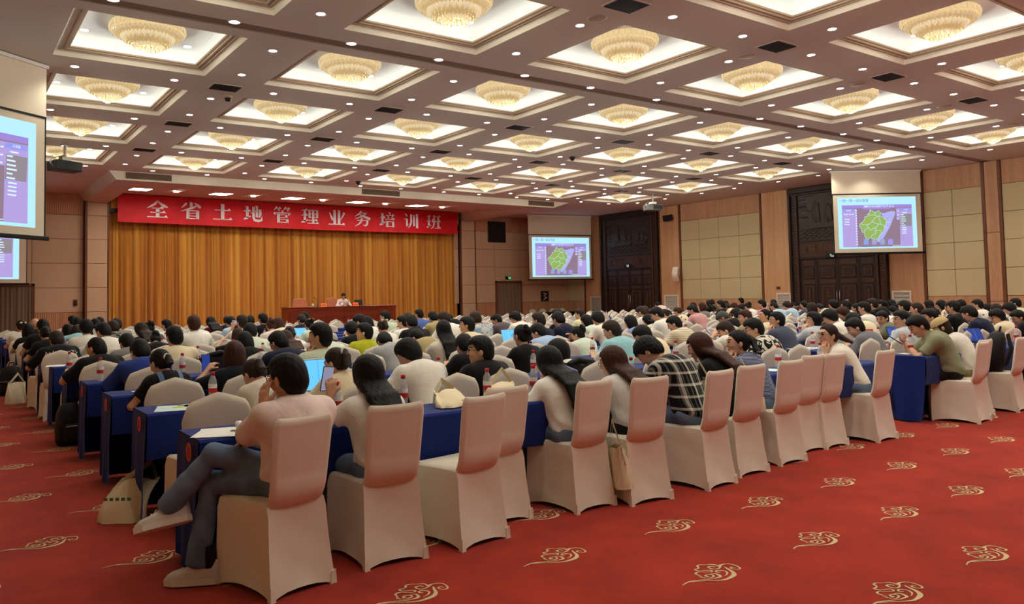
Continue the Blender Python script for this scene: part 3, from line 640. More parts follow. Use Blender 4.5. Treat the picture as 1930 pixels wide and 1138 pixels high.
        if k in (1, 2):
            yh = y0+.05 if k == 1 else y1-.05
            MB().tube([(-.08, yh, 1.55), (-.13, yh, 1.5), (-.13, yh, .95), (-.08, yh, .9)], .014, 8).build('pull_handle', M_steel, lf, smooth=True)
carved_door(1, 27.1); carved_door(2, 16.45)
M_exit = mat('green_exit_glow', (40, 200, 110), emit=(60, 230, 140), estr=1.6); M_exitw = mat('pale_exit_panel', (190, 210, 205), emit=(200, 225, 220), estr=.7)
def run_man(mb, s=1, o=(0, 0)):
    for pts in ([(-.02, .02, .016), (.01, -.02, .018)], [(.01, -.02, .014), (.035, -.045, .01)], [(.01, -.02, .014), (-.02, -.05, .01)], [(-.02, .02, .01), (-.05, .0, .008)], [(-.015, .025, .01), (.03, .02, .008)]): stroke(mb, [(o[0]+a*s, o[1]+b_*s, w_*s) for a, b_, w_ in pts], -.002, 0)
    mb.prism([(o[0]-.025*s+.012*s*math.cos(a), o[1]+.045*s+.012*s*math.sin(a)) for a in np.linspace(0, 2*PI, 9)[:-1]], -.002, 0)
def exit_sign(loc, rz, label, glow=True):
    t = thing('exit_sign', label, 'sign', loc, rz)
    MB().cbox(-.18, .18, -.03, .02, -.08, .08, .01).build('case', M_black, t)
    mb = MB(); run_man(mb, 1.1, (.03, 0)); mb.prism([(.09, -.06), (.12, -.06), (.12, .06), (.09, .06)], -.002, 0); mb.build('running_figure', M_exit if glow else M_exitw, t, loc=(0, -.031, 0))
exit_sign((23.85, YF-.04, 2.52), 0, 'small black exit sign with green running figure above the curtained exit')
exit_sign((XR-.2, 27.1, 2.95), -PI/2, 'small exit sign with pale figure over the farther carved door', False)
exit_sign((XR-.2, 16.6, 2.87), -PI/2, 'small exit sign with pale figure under the nearer map screen', False)
# ---------------------------------------------------------------- wall grilles, speakers, sockets
M_gr = mat('white_grille_paint', (226, 214, 196), .5)
for y0, y1, lab in ((29.12, 29.92, 'far side of the farther carved door'), (24.1, 24.95, 'near side of the farther carved door'), (18.42, 19.08, 'far side of the nearer carved door'), (13.8, 14.47, 'near side of the nearer carved door')):
    t = thing('wall_grille', 'white slatted air grille low on the right wall, '+lab, 'grille', (XR-.03, y0, .3), group='white wall grilles')
    w_ = y1-y0; MB().cbox(-.04, 0, 0, w_, 0, .06, .005).cbox(-.04, 0, 0, w_, 1.14, 1.2, .005).cbox(-.04, 0, 0, .06, .06, 1.14, .005).cbox(-.04, 0, w_-.06, w_, .06, 1.14, .005).build('frame', M_gr, t)
    mb = MB()
    for k in range(24): mb.add([(-.03, .06, .09+.044*k), (-.03, w_-.06, .09+.044*k), (-.005, w_-.06, .115+.044*k), (-.005, .06, .115+.044*k)], [(0, 1, 2, 3)])
    mb.build('slats', M_gr, t)['kind'] = 'stuff'; MB().box(-.004, 0, .05, w_-.05, .05, 1.15).build('back', M_dark, t)
t = thing('wall_speaker', 'white curved loudspeaker on a bracket beside the beige panels of the right wall', 'speaker', (XR-.03, 24.05, 2.47), 0)
MB().box(-.1, 0, -.05, .05, -.08, .08).tube([(-.05, 0, 0), (-.25, .05, 0)], .03, 8).build('bracket', M_gr, t)
mb = MB(); mb.grid([[(-.22-.14*math.sin(PI*k/8)-.07*(1-k/8)+dx, .02+dy, -.32+.64*k/8) for k in range(9)] for dx, dy in ((0, -.13), (-.1, -.12), (-.1, .12), (0, .13), (.0, -.13))]); mb.build('cabinet', M_gr, t, smooth=False).rotation_euler = (0, math.radians(-6), math.radians(20))
t = thing('wall_speaker', 'small black loudspeaker high on the right wall above the white one', 'speaker', (XR-.05, 24.45, 5.08), 0)
MB().cbox(-.28, -.06, -.22, .22, -.13, .13, .02).build('cabinet', M_black, t).rotation_euler = (0, math.radians(-15), 0); MB().tube([(-.1, 0, 0), (0, 0, .02)], .03, 8).build('bracket', M_black, t)
t = thing('wall_socket', 'brown square socket plate on the oak strip beside the nearer carved door', 'socket', (XR-.035, 18.98, 1.7)); MB().cbox(-.012, 0, -.09, .09, -.06, .06, .004).build('plate', M_carve, t); MB().box(-.014, -.01, -.05, -.02, -.03, .03).box(-.014, -.01, .02, .05, -.03, .03).build('inserts', M_dark, t)
# front wall right of the stage
t = thing('wall_loudspeaker', 'large dark grilled loudspeaker cabinet high on the wall right of the stage', 'speaker', (23.17, YF-.03, 4.82))
MB().cbox(-.53, .53, -.08, 0, -.52, .52, .01).build('case', M_black, t); MB().box(-.47, .47, -.086, -.08, -.46, .46).build('grille_cloth', mat('speaker_cloth', (38, 30, 28), .9, bump=.4, bscale=150), t)
t = thing('framed_notice', 'dark framed black and white picture on the wall under the far corner screen', 'picture', (26.2, YF-.03, 1.57))
MB().cbox(-.27, .27, -.04, 0, -.27, .27, .01).build('frame', M_trim, t); MB().box(-.22, .22, -.044, -.04, -.23, .23).build('print', M_black, t)
mb = MB(); stroke(mb, [(-.1, .15, .05), (.1, .1, .06), (-.08, .0, .05), (.1, -.08, .08), (-.1, -.18, .04)], -.002, 0); mb.build('brushwork', M_bwhite, t, loc=(0, -.045, 0))
M_dcurt = mat('taupe_door_curtain', (128, 108, 88), .9, spec=.1)
def curtain_door(n, x0, x1, zt, seed):
    t = obj(f'door_{n}', None); t['kind'] = 'structure'
    MB().cbox(x0, x0+.1, YF-.09, YF, 0, zt, .01).cbox(x1-.1, x1, YF-.09, YF, 0, zt, .01).cbox(x0, x1, YF-.09, YF, zt-.1, zt, .01).build('door_frame', M_trim, t)
    MB().box(x0+.1, x1-.1, YF-.03, YF-.025, 0, zt-.1).build('shadow_board', M_black, t)
    MB().grid(drape(x0+.1, x1-.1, YF-.045, .02, zt-.12, .13, .07, seed, 4)).build('door_curtain', M_dcurt, t, smooth=True)
curtain_door(3, 23.05, 24.7, 2.37, 8); curtain_door(4, .6, 2.85, 2.33, 9)
t = thing('fire_alarm', 'small dark call point on the panelled wall left of the stage pier', 'alarm', (4.15, YF-.03, 1.62)); MB().cbox(-.06, .06, -.05, 0, -.1, .02, .008).build('case', M_dark, t); MB().cbox(-.06, .06, -.04, 0, .03, .12, .008).build('beacon', mat('dull_red_plastic', (110, 30, 24), .5), t)
t = thing('security_camera', 'tiny white camera on the wall over the exit sign', 'camera', (23.85, YF-.04, 2.72)); MB().cbox(-.05, .05, -.12, 0, -.03, .03, .01).build('body', M_white, t); MB().lathe([(.02, 0), (.02, .03)], 10, (0, 0, -.04)).build('lens', M_black, t)
for k, (x, y) in enumerate(((15.35, 17.1), (4.7, 15.3), (11.9, 24.2))):
    t = thing('dome_camera', f'small dark dome camera under the ceiling, {("farther right", "nearest the left wall", "closest to the stage")[k]}', 'camera', (x, y, ZC), group='dome cameras')
    MB().lathe([(.09, 0), (.09, -.03), (.075, -.05)], 16).build('collar', M_dark if k != 1 else M_taupe, t, smooth=True); MB().lathe([(.07, -.04), (.065, -.08), (.04, -.11), (.005, -.12)], 16).build('dome', M_black, t, smooth=True)
# ---------------------------------------------------------------- stage furniture
M_mahog = wood('mahogany', (110, 40, 18), (140, 58, 26), 6, (.1, 1, 1), .3)
tb = thing('podium_table', 'long mahogany panelled speakers table on the stage', 'table', (11.2, 29.0, .55))
W = 4.74; MB().box(0, W, .02, .06, .04, .70).build('front_board', M_mahog, tb); MB().box(0, .04, .06, .65, 0, .7).box(W-.04, W, .06, .65, 0, .7).build('end_board', M_mahog, tb)
MB().cbox(-.03, W+.03, -.03, .68, .70, .75, .012).build('tabletop', M_mahog, tb); MB().cbox(-.01, W+.01, -.0, .05, .0, .06, .01).build('plinth', M_mahog, tb); MB().cbox(-.01, W+.01, 0, .04, .62, .70, .01).build('frieze', M_mahog, tb)
for k in range(6):
    x0 = .08+k*(W-.1)/6; x1 = x0+(W-.1)/6-.1
    MB().cbox(x0, x1, -.0, .03, .1, .58, .012).build('panel', M_mahog, tb); q = MB()
    for a0, a1, z0, z1 in ((x0+.1, x1-.1, .18, .2), (x0+.1, x1-.1, .48, .5), (x0+.1, x0+.12, .2, .48), (x1-.12, x1-.1, .2, .48)): q.box(a0, a1, -.012, 0, z0, z1)
    q.build('square_moulding', M_trim, tb)
M_pinkup = mat('salmon_upholstery', (196, 120, 88), .8, noise=(30, .1)); M_lwood = mat('pale_varnished_wood', (190, 130, 80), .4)
def armchair(x, lab):
    t = thing('stage_armchair', lab, 'chair', (x, 30.25, .55), PI, group='armchairs behind the stage table')
    MB().cbox(-.27, .27, -.25, .27, .38, .48, .04).build('seat', M_pinkup, t, smooth=False); MB().prism([(-.26, .5), (.26, .5), (.29, .9), (.24, 1.02), (0, 1.06), (-.24, 1.02), (-.29, .9)], -.3, -.22).build('backrest', M_pinkup, t)
    MB().tube([(-.28, -.26, .0), (-.27, -.26, .5), (-.31, -.27, .92), (-.25, -.27, 1.05), (0, -.27, 1.09), (.25, -.27, 1.05), (.31, -.27, .92), (.27, -.26, .5), (.28, -.26, 0)], .025, 8).build('back_frame', M_lwood, t, smooth=True)
    for s in (-1, 1): MB().tube([(s*.29, .24, 0), (s*.29, .24, .66), (s*.3, .1, .69), (s*.3, -.25, .68)], .022, 8).build('arm', M_lwood, t, smooth=True)
armchair(12.3, 'empty salmon upholstered armchair behind the left end of the stage table'); armchair(13.75, 'salmon upholstered armchair of the man at the stage table')
M_orange = mat('orange_card', (240, 110, 30), .6); M_porc = mat('white_porcelain', (240, 238, 230), .25)
for k, x in enumerate((12.72, 14.12)):
    t = thing('name_card', f'orange tent name card on the stage table, {("before the empty chair", "before the seated man")[k]}', 'card', (x, 29.1, 1.3), group='orange name cards'); MB().prism([(-.07, 0), (.07, 0), (0, .14)], -.12, .12, 'x').build('card', M_orange, t)
    MB().box(-.06, -.02, -.006, 0, -.02, .02).box(.02, .06, -.006, 0, -.02, .02).build('print', M_dark, t, loc=(0, -.045, .06))
for k, x in enumerate((12.35, 13.62)):
    t = thing('tea_cup', f'white lidded tea cup on the stage table, {("beside the empty chair", "beside the seated man")[k]}', 'cup', (x, 29.3, 1.3), group='lidded tea cups'); MB().lathe([(.03, 0), (.042, .05), (.045, .1)], 14).build('cup', M_porc, t, smooth=True); MB().lathe([(.046, .1), (.03, .12), (.01, .135)], 14).build('lid', M_porc, t, smooth=True)
    MB().lathe([(.06, 0), (.08, .012)], 14).build('saucer', M_porc, t, smooth=True, loc=(-.14, 0, 0))
for k, x in enumerate((12.5, 13.83)):
    t = thing('gooseneck_microphone', f'black gooseneck microphone on the stage table, {("before the empty chair", "before the seated man")[k]}', 'microphone', (x, 29.15, 1.3), group='gooseneck microphones'); MB().cbox(-.06, .06, -.05, .05, 0, .03, .008).build('base', M_black, t); MB().tube([(0, 0, .02), (0, 0, .2), (-.03, .05, .3), (-.06, .1, .34)], .008, 6).build('neck', M_black, t, smooth=True); MB().tube([(-.06, .1, .34), (-.1, .16, .37)], .016, 8).build('capsule', M_black, t, smooth=True)
t = thing('laptop', 'open black laptop on the stage table, seen from its back', 'laptop', (14.42, 29.42, 1.3), PI-.25); MB().cbox(-.17, .17, -.02, .22, 0, .018, .005).build('base', M_black, t); MB().cbox(-.17, .17, -.0, .012, 0, .24, .004).build('lid', M_black, t, loc=(0, -.02, .015)).rotation_euler = (math.radians(12), 0, 0)
PEOPLE = [dict(zip(("x", "k", "z", "s", "pose", "hair", "shirt", "label"), q)) for q in (
(1.334, 10, 1.224, 0.942, 'u', 'n', 'white', 'woman with cream bow on her bun in white top at the far left'),
(1.35, 9, 1.213, 0.933, 'u', 'o', 'black', 'dark-haired person half hidden between the bow-haired woman and the bald man'),
(1.694, 11, 1.24, 0.954, 'u', 'd', 'black', 'bald man in black by the left curtained door'),
(1.471, 8, 1.217, 1.014, 'l', 's', 'black', 'short-haired man in black by the left aisle, before the bald man'),
(1.378, 7, 1.136, 0.947, 'l', 'p', 'black', 'woman with low ponytail in black at the left aisle'),
(1.379, 6, 1.169, 0.974, 'l', 's', 'anmax', 'man in black shirt with white arched lettering across the back'),
(2.564, 12, 1.252, 0.963, 'u', 's', 'pink', 'man in pink shirt before the left wainscot'),
(2.349, 10, 1.201, 1.001, 'l', 'S', 'black', 'dark head beside the pink shirted man'),
(2.006, 9, 1.101, 0.918, 'l', 'o', 'black', 'bob-haired person in black ahead of the pale blue shirt'),
(1.92, 7, 1.258, 0.968, 'u', 'S', 'white', 'round-haired person in white top before the left stage pier'),
(2.007, 8, 1.088, 1.007, 'b', 'S', 'cyan', 'mop-haired person in pale turquoise shirt near the left aisle'),
(2.864, 11, 1.15, 0.958, 'l', 'L', 'white', 'long-haired woman in white beside the left stage pier'),
(3.136, 12, 1.202, 0.925, 'u', 's', 'slate', 'man in blue grey collar in front of the left stage pier'),
(1.479, 4, 1.173, 0.902, 'u', 't', 'black', 'broad man with buzz cut in black tee at the left table end'),
(1.98, 6, 1.184, 0.987, 'l', 's', 'white', 'short-haired man in white tee beyond the black tee man'),
(2.556, 8, 1.163, 0.969, 'l', 'c', 'camo', 'bushy-haired person in dark patterned jacket left of centre'),
(2.839, 9, 1.179, 0.982, 'l', 'S', 'grey', 'dark head in grey before the left end of the stage curtain'),
(2.054, 5, 1.134, 0.945, 'l', 's', 'grey', 'short-haired man in grey shirt by the left tables'),
(1.693, 3, 1.16, 0.967, 'l', 's', 'royal', 'man with glasses in royal blue tee bent over his table'),
(1.593, 2, 1.129, 0.941, 'l', 'p', 'overall', 'woman with silver hair tie wearing black tee and denim overall straps'),
(2.754, 7, 1.143, 0.952, 'l', 'L', 'black', 'long-haired woman in black left of the grey lilac top'),
(3.152, 8, 1.133, 0.944, 'l', 'n', 'mauve', 'woman with bun in grey lilac top'),
(2.713, 6, 1.001, 0.927, 'b', 'n', 'black', 'woman with messy brown bun, head bowed behind the overalls'),
(3.719, 9, 1.176, 0.905, 'u', 's', 'white', 'dark-haired man in white with a lit phone, left of the stage table'),
(2.302, 4, 1.261, 0.97, 'u', 's', 'cream', 'tall-necked woman with cropped hair in cream tee'),
(3.213, 6, 1.294, 0.995, 'u', 's2', 'white', 'brown-haired person in white in the far left rows'),
(3.933, 8, 1.158, 0.965, 'l', 'p2', 'white', 'woman with brown low ponytail in white tee'),
(4.984, 10, 1.143, 0.952, 'l', 'L', 'maroon', 'long-haired woman in dark red sleeves'),
(5.738, 11, 1.127, 0.939, 'l', 's', 'black', 'dark head close behind the pale blue shirt'),
(5.017, 9, 1.155, 0.962, 'l', 'S', 'paleblue', 'bowed man in pale blue shirt in the far left rows'),
(4.37, 7, 1.299, 0.999, 'u', 's', 'white', 'man in white holding a phone up to photograph the stage'),
(5.874, 10, 1.149, 0.958, 'l', 's', 'grey', 'dark-haired person in dark grey left of the stage table'),
(3.689, 5, 1.212, 1.01, 'l', 'S', 'mint', 'person in pale mint hoodie left of the stage table'),
(5.655, 9, 1.248, 0.96, 'u', 's', 'black', 'upright man with glasses in black shirt left of the stage table'),
(4.935, 7, 1.136, 0.947, 'l', 'n2', 'palepink', 'woman with brown bun in pale pink tee'),
(5.553, 8, 1.133, 0.944, 'l', 'o2', 'cream', 'red brown bob just left of the stage table'),
(4.768, 8, 1.048, 0.97, 'b', 'n', 'black', 'bowed dark head with a hair clip left of centre'),
(3.9, 6, 1.045, 0.968, 'b', 'o2', 'black', 'brown bowed head behind the large brown bob'),
(3.18, 4, 1.147, 0.956, 'l', 'o', 'black', 'woman with black bob and black top with lavender seat neighbour'),
(2.192, 2, 1.175, 0.904, 'u', 'o2', 'navyblk', 'woman with large brown bob in navy black dress holding a phone'),
(2.006, 1, 1.069, 0.99, 'b', 'p', 'blouse', 'woman with ponytail in cream blouse folded over her table behind the nearest man'),
(3.135, 3, 1.187, 0.989, 'l', 's', 'navy', 'man with short sides in navy shirt left of centre'),
(3.711, 4, 1.143, 0.952, 'l', 'L2', 'cream', 'red brown straight hair beside the navy shirt'),
(4.273, 5, 1.155, 0.962, 'l', 'p', 'white', 'woman with black low ponytail in white behind a blue laptop'),
(7.104, 10, 1.228, 0.945, 'u', 'L', 'black', 'long dark hair right in front of the left end of the stage table'),
(6.57, 9, 1.159, 0.966, 'l', 's', 'navy', 'man in navy in front of the stage table left end'),
(5.66, 7, 1.132, 0.943, 'l', 'n', 'mint', 'woman with tortoise hair claw in pale green'),
(3.007, 2, 1.305, 1.004, 'u', 's', 'palegreen', 'man with fade haircut in pale green, hand at his chin'),
(4.778, 5, 1.056, 0.978, 'b', 'S', 'charcoal', 'dark-haired person in charcoal tee with a wrist watch'),
(4.266, 4, 1.059, 0.981, 'b', 'c', 'mint', 'tousled head bowed in pale mint shirt'),
(2.637, 1, 1.145, 0.954, 'l', 'p', 'cream', 'woman with light scrunchie ponytail in cream tee behind the laptop'),
(5.273, 5, 1.19, 0.992, 'l', 'S', 'black', 'mop-haired person in black left of the lime shirt'),
(4.768, 4, 1.215, 0.935, 'u', 's', 'lime', 'man with glasses in lime yellow tee'),
(6.056, 6, 1.193, 0.994, 'l', 's', 'white', 'dark head beyond the lime yellow tee'),
(6.848, 7, 1.131, 0.942, 'l', 'o', 'white', 'dark bob beyond the lime yellow tee, right side'),
(5.808, 5, 1.137, 0.948, 'l', 'p', 'white', 'woman with pearly clip ponytail in white at centre'),
(7.851, 8, 1.246, 0.958, 'u', 's', 'palegreen', 'man in pale green tee before the right end of the stage table'),
(4.513, 3, 1.095, 1.014, 'b', 's', 'greytee', 'man with clipped sides in light grey tee writing at centre'),
(2.171, 0, 1.18, 0.908, 'u', 'L', 'whitetee', 'woman with very long black hair in white tee raising her phone'),
(6.818, 6, 1.195, 0.919, 'u', 's', 'white', 'man with bare neck in white tee at centre'),
(7.678, 7, 1.209, 0.93, 'u', 's', 'black', 'dark head just before the blue polo man'),
(6.338, 5, 1.188, 0.99, 'l', 's', 'black', 'man in black with white hood trim at centre'),
(3.363, 1, 1.167, 1.08, 'b', 'S', 'whitetee', 'man with bowl cut in white tee bent over near the crown chair'),
(9.457, 9, 1.246, 0.958, 'u', 's', 'blue', 'man in cornflower blue polo right of the stage table'),
(8.333, 7, 1.188, 0.99, 'l', 's', 'khaki', 'short-haired man in beige right of the stage table'),
(7.779, 6, 1.191, 0.992, 'l', 'S', 'white', 'dark-haired person in white beyond the long straight hair'),
(10.444, 9, 1.065, 0.986, 'b', 's', 'black', 'dark head in black beyond the cream hoodie'),
(5.179, 3, 1.252, 0.963, 'u', 'L', 'blouse', 'woman with long straight black hair in pinkish white blouse at centre'),
(5.733, 4, 1.052, 0.974, 'b', 's', 'khaki', 'bowed head in khaki shirt with a white headband'),
(6.442, 4, 1.249, 0.961, 'u', 's', 'cream', 'man with glasses in cream hooded tee facing left'),
(7.596, 5, 1.206, 1.005, 'l', 'c', 'floral', 'curly head in blue and yellow floral shirt'),
(9.93, 7, 1.163, 0.969, 'l', 's', 'mauve', 'bent man in mauve shirt'),
(4.749, 2, 1.114, 0.928, 'l', 'c', 'black', 'curly head in black beside the black polo man'),
(3.947, 1, 1.19, 0.915, 'u', 's', 'blackpolo', 'stout man with glasses in black polo, profile to the left'),
(9.442, 6, 1.158, 0.965, 'l', 'S', 'white', 'shaggy-haired person in white near the long empty rows'),
(7.798, 4, 1.23, 0.946, 'u', 's', 'navy', 'man in navy jacket below the far corner screen'),
(5.422, 2, 1.215, 0.935, 'u', 'n', 'black', 'woman with hair claw and glasses in black'),
(6.845, 3, 1.146, 0.955, 'l', 's', 'bluestripe', 'man in pale blue striped shirt'),
(9.296, 5, 1.249, 0.961, 'u', 's', 'black', 'dark head far back under the corner screen'),
(8.332, 4, 1.194, 0.995, 'l', 's', 'navy', 'man with glasses in navy polo looking down'),
(12.172, 7, 1.186, 0.912, 'u', 's', 'paleyellow', 'man in cream yellow shirt among empty chairs'),
(11.489, 6, 1.17, 0.9, 'u', 's', 'white', 'dark head in white before the farther carved door'),
(9.204, 4, 1.175, 0.979, 'l', 'S', 'white', 'man in white tee with tousled fringe before the farther carved door'),
(10.116, 5, 1.09, 0.908, 'l', 'o', 'mint', 'woman with shoulder-length black hair in creamy mint'),
(7.596, 3, 1.086, 1.006, 'b', 'n', 'mint', 'woman with black bun in pale mint tee, hands clasped'),
(6.965, 2, 1.206, 1.005, 'l', 's', 'cyan', 'man in light cyan tee right of centre'),
(4.912, 1, 1.093, 0.911, 'l', 'o', 'white', 'black-haired woman with glasses directly behind the longest straight hair'),
(3.711, 0, 1.141, 0.88, 'u', 'L', 'whitesw', 'woman with longest straight black hair in white sweater'),
(4.395, 0, 1.122, 0.935, 'l', 'L2', 'linen', 'woman with wavy brown hair and dark glasses in white linen shirt'),
(14.303, 7, 1.206, 0.928, 'u', 'o2', 'cream', 'reddish brown head before the farther carved door'),
(12.983, 6, 1.186, 0.988, 'l', 's', 'white', 'man with glasses in white before the farther carved door'),
(23.643, 13, 1.148, 1.063, 'b', 's', 'palepink', 'slumped person in pale pink top before the farther carved door'),
(10.646, 4, 1.216, 1.013, 'l', 's', 'white', 'man in white with collar beside the ponytail with white clip'),
(9.952, 4, 1.16, 0.967, 'l', 'o', 'periwinkle', 'woman with black bob in periwinkle shirt'),
(11.783, 5, 1.124, 0.937, 'l', 'L', 'paleyellow', 'woman with long damp hair in pale yellow hoodie'),
(13.726, 6, 1.12, 0.933, 'l', 'p', 'white', 'woman with white clip ponytail in white'),
(15.652, 7, 1.123, 0.936, 'l', 'p2', 'cream', 'woman with long brown ponytail over her shoulder'),
(9.597, 3, 1.178, 0.982, 'l', 's', 'creamstripe', 'man in cream striped shirt'),
(7.609, 2, 1.107, 1.025, 'b', 'S', 'cream', 'man wearing a face mask in cream tee'),
(19.218, 9, 1.223, 0.941, 'u', 'o', 'black', 'dark bob by the right wall wainscot, leftmost'),
(18.05, 8, 1.233, 0.948, 'u', 'o2', 'grey', 'brown bob by the right wall wainscot'),
(14.706, 6, 1.188, 0.99, 'l', 's', 'pinktee', 'man in pink tee with black square print on the back'),
(4.9, 0, 1.136, 1.052, 'b', 'c', 'plaid', 'short-haired woman in black and white checked shirt, head bowed'),
(5.416, 0, 1.172, 0.977, 'l', 'L2', 'black', 'woman with long dark brown hair in black tee leaning to her left'),
(23.185, 11, 1.25, 0.962, 'u', 'L', 'black', 'long-haired person beside the olive shirt by the right wall'),
(26.806, 13, 1.197, 0.998, 'l', 's', 'olive', 'man in olive shirt by the right wall'),
(18.88, 8, 1.284, 0.988, 'u', 's', 'black', 'dark head with hand at face near the right wall'),
(22.457, 10, 1.229, 0.945, 'u', 'o', 'black', 'dark head before a laptop near the right wall'),
(23.09, 10, 1.116, 0.93, 'l', 'o2', 'cream', 'brown head near the right wall below the beige panels'),
(26.802, 12, 1.297, 0.998, 'u', 's', 'charcoal', 'tall man in charcoal near the right wall'),
(21.184, 9, 1.094, 1.013, 'b', 'c', 'black', 'shaggy dark head right of the olive shirt'),
(20.32, 8, 1.16, 0.967, 'l', 'n', 'white', 'woman with high bun below the beige panels'),
(18.994, 7, 1.284, 0.988, 'u', 's', 'pink', 'man in pink shirt by the oak post of the right wall'),
(23.292, 9, 1.288, 0.991, 'u', 's', 'navy', 'man raising a phone left of the white grille'),
(19.734, 7, 1.175, 0.979, 'l', 't', 'paleblue', 'man with dark cap-like hair left of the nearer carved door'),
(20.367, 7, 1.181, 0.984, 'l', 'S', 'paleblue', 'man in light blue in front of the white grille'),
(24.869, 9, 1.081, 1.001, 'b', 's', 'charcoal', 'bent man in dark grey before the nearer carved door'),
(20.957, 7, 1.226, 0.943, 'u', 'p', 'slate', 'woman with sparkling hair band before the nearer carved door'),
(14.602, 5, 1.111, 0.926, 'l', 'o', 'navyblk', 'dark bob in navy left of the beige short-haired woman'),
(12.609, 4, 1.08, 1.0, 'b', 'sg', 'black', 'grey-haired man bowed in the right middle rows'),
(16.246, 6, 1.049, 0.971, 'b', 'k', 'cream', 'person in white bucket hat right of the grey-haired man'),
(11.184, 3, 1.239, 0.953, 'u', 's2', 'khaki', 'woman with cropped brown hair in beige top'),
(11.717, 3, 1.245, 0.958, 'u', 'n', 'cream', 'woman in lace top, face in profile to the left'),
(8.009, 1, 1.216, 1.013, 'l', 's', 'mono', 'man with glasses in black and white leaf patterned shirt'),
(10.359, 2, 1.226, 1.022, 'l', 's', 'slate', 'man with glasses in slate tee, chin on his hand'),
(9.198, 2, 1.091, 1.01, 'b', 's', 'whitetee', 'man with swept back hair in white tee looking at his phone'),
(6.019, 0, 1.178, 0.982, 'l', 'p', 'stripe', 'woman with long ponytail in navy striped shirt, fist at her mouth'),
(11.134, 2, 1.212, 1.01, 'l', 'S', 'paletee', 'heavy man with glasses in pale blue grey tee, chin raised'),
(13.762, 3, 1.07, 0.991, 'b', 's', 'black', 'man with glasses in black tee bent down right of centre'),
(20.078, 6, 1.099, 1.018, 'b', 's', 'palegreen', 'man in pale green bent before the nearer carved door'),
(15.172, 4, 1.246, 0.958, 'u', 'o', 'charcoal', 'dark head before the carved door leaf, left'),
(18.156, 5, 1.274, 0.98, 'u', 'S', 'black', 'dark round head before the double pull handles'),
(18.7, 5, 1.247, 0.959, 'u', 'o', 'white', 'dark bob before the double pull handles, right'),
(19.178, 5, 1.208, 0.929, 'u', 's', 'navy', 'man in navy holding a phone overhead before the carved door'),
(14.86, 3, 1.31, 1.008, 'u', 's', 'white', 'man in white before the carved door, right of the raised phone'),
(17.565, 4, 1.3, 1.0, 'u', 's', 'black', 'man in black before the right leaf of the carved door'),
(20.37, 5, 1.244, 0.957, 'u', 'p', 'black', 'woman in profile before the rope post of the carved door'),
(23.649, 6, 1.16, 0.967, 'l', 'L', 'black', 'woman with long black hair below the map screen'),
(16.377, 3, 1.308, 1.006, 'u', 's', 'charcoal', 'dark round head in front of the last white grille'),
(19.37, 4, 1.172, 0.977, 'l', 's2', 'palepink', 'brown-haired person in pale pink in front of the last white grille'),
(14.23, 2, 1.305, 1.004, 'u', 't', 'black', 'man with crew cut in black hoodie beside the last white grille'),
(11.762, 2, 1.231, 1.026, 'l', 'S', 'white', 'dark-haired man with glasses in white, right middle rows'),
(14.369, 3, 1.212, 1.01, 'l', 'S2', 'black', 'brown-fringed person in black, right middle rows'),
(15.789, 3, 1.192, 0.993, 'l', 's', 'white', 'dark head in white beyond the olive green shirted man facing us'),
(21.392, 5, 1.017, 0.942, 'b', 'o', 'black', 'dark bowed head under the map screen'),
(16.341, 4, 0.997, 0.923, 'b', 'L', 'white', 'woman with long dark hair bowed over, right middle rows'),
(12.615, 2, 1.123, 1.04, 'b', 'c', 'cream', 'dark bowed head beyond the grey hoodie'),
(13.218, 2, 1.179, 0.982, 'l', 's', 'olivetee', 'man with glasses in grey green tee turned sideways talking'),
(11.133, 1, 1.233, 0.948, 'u', 's', 'paletee', 'man with black glasses in white grey tee at a tablet'),
(10.197, 1, 1.145, 0.954, 'l', 's', 'hoodie', 'man in grey hoodie bent forward'),
(7.568, 0, 1.181, 0.984, 'l', 'p', 'whiteshirt', 'woman with glasses and long ponytail in white shirt, hand over her mouth'),
(9.389, 0, 1.211, 1.08, 'b', 's', 'greenpolo', 'man in sage green polo reading his phone beside the aisle'),
(11.931, 1, 1.242, 0.955, 'u', 's', 'charcoal', 'man in dark grey tee behind the sage green polo'),
(20.114, 4, 1.215, 0.935, 'u', 'L', 'black', 'long-haired dark head right of the black hoodie'),
(21.056, 4, 1.166, 0.972, 'l', 'o', 'paleyellow', 'dark bob with pale yellow collar under the beige bay'),
(18.304, 3, 1.232, 0.948, 'u', 'o', 'black', 'dark bob under the beige bay, second of a pair'),
(15.58, 2, 1.306, 1.005, 'u', 's', 'black', 'dark head highest under the beige bay'),
(22.114, 4, 1.16, 0.967, 'l', 'S', 'white', 'dark head beside the tall white-collared man'),
(19.629, 3, 1.28, 0.985, 'u', 's', 'white', 'tall man in white tee before the oak pilaster'),
(20.11, 3, 1.175, 0.904, 'u', 'o', 'black', 'dark bob right of the tall white tee'),
(17.31, 2, 1.214, 0.934, 'u', 'o', 'charcoal', 'dark bob at the oak pilaster'),
(21.637, 3, 1.277, 0.982, 'u', 's', 'palegreen', 'man in pale green shirt at the right edge'),
(18.291, 2, 1.209, 1.008, 'l', 'S', 'white', 'dark-haired person in white at the right edge'),
(19.008, 3, 1.101, 1.019, 'b', 's', 'black', 'bent man in black tee behind the beige cap'),
(13.489, 1, 1.253, 1.044, 'l', 's', 'navy', 'man in navy tee behind the open tablets'),
(10.102, 0, 1.17, 1.08, 'b', 'k2', 'whitepolo', 'woman in beige cap and white polo with small red figures'),
(14.345, 1, 1.182, 0.985, 'l', 'S', 'cream', 'young man with round glasses in cream tee at a tablet'),
(15.267, 1, 1.139, 1.055, 'b', 's', 'black', 'man with black glasses in black tee at the right edge'),
)]
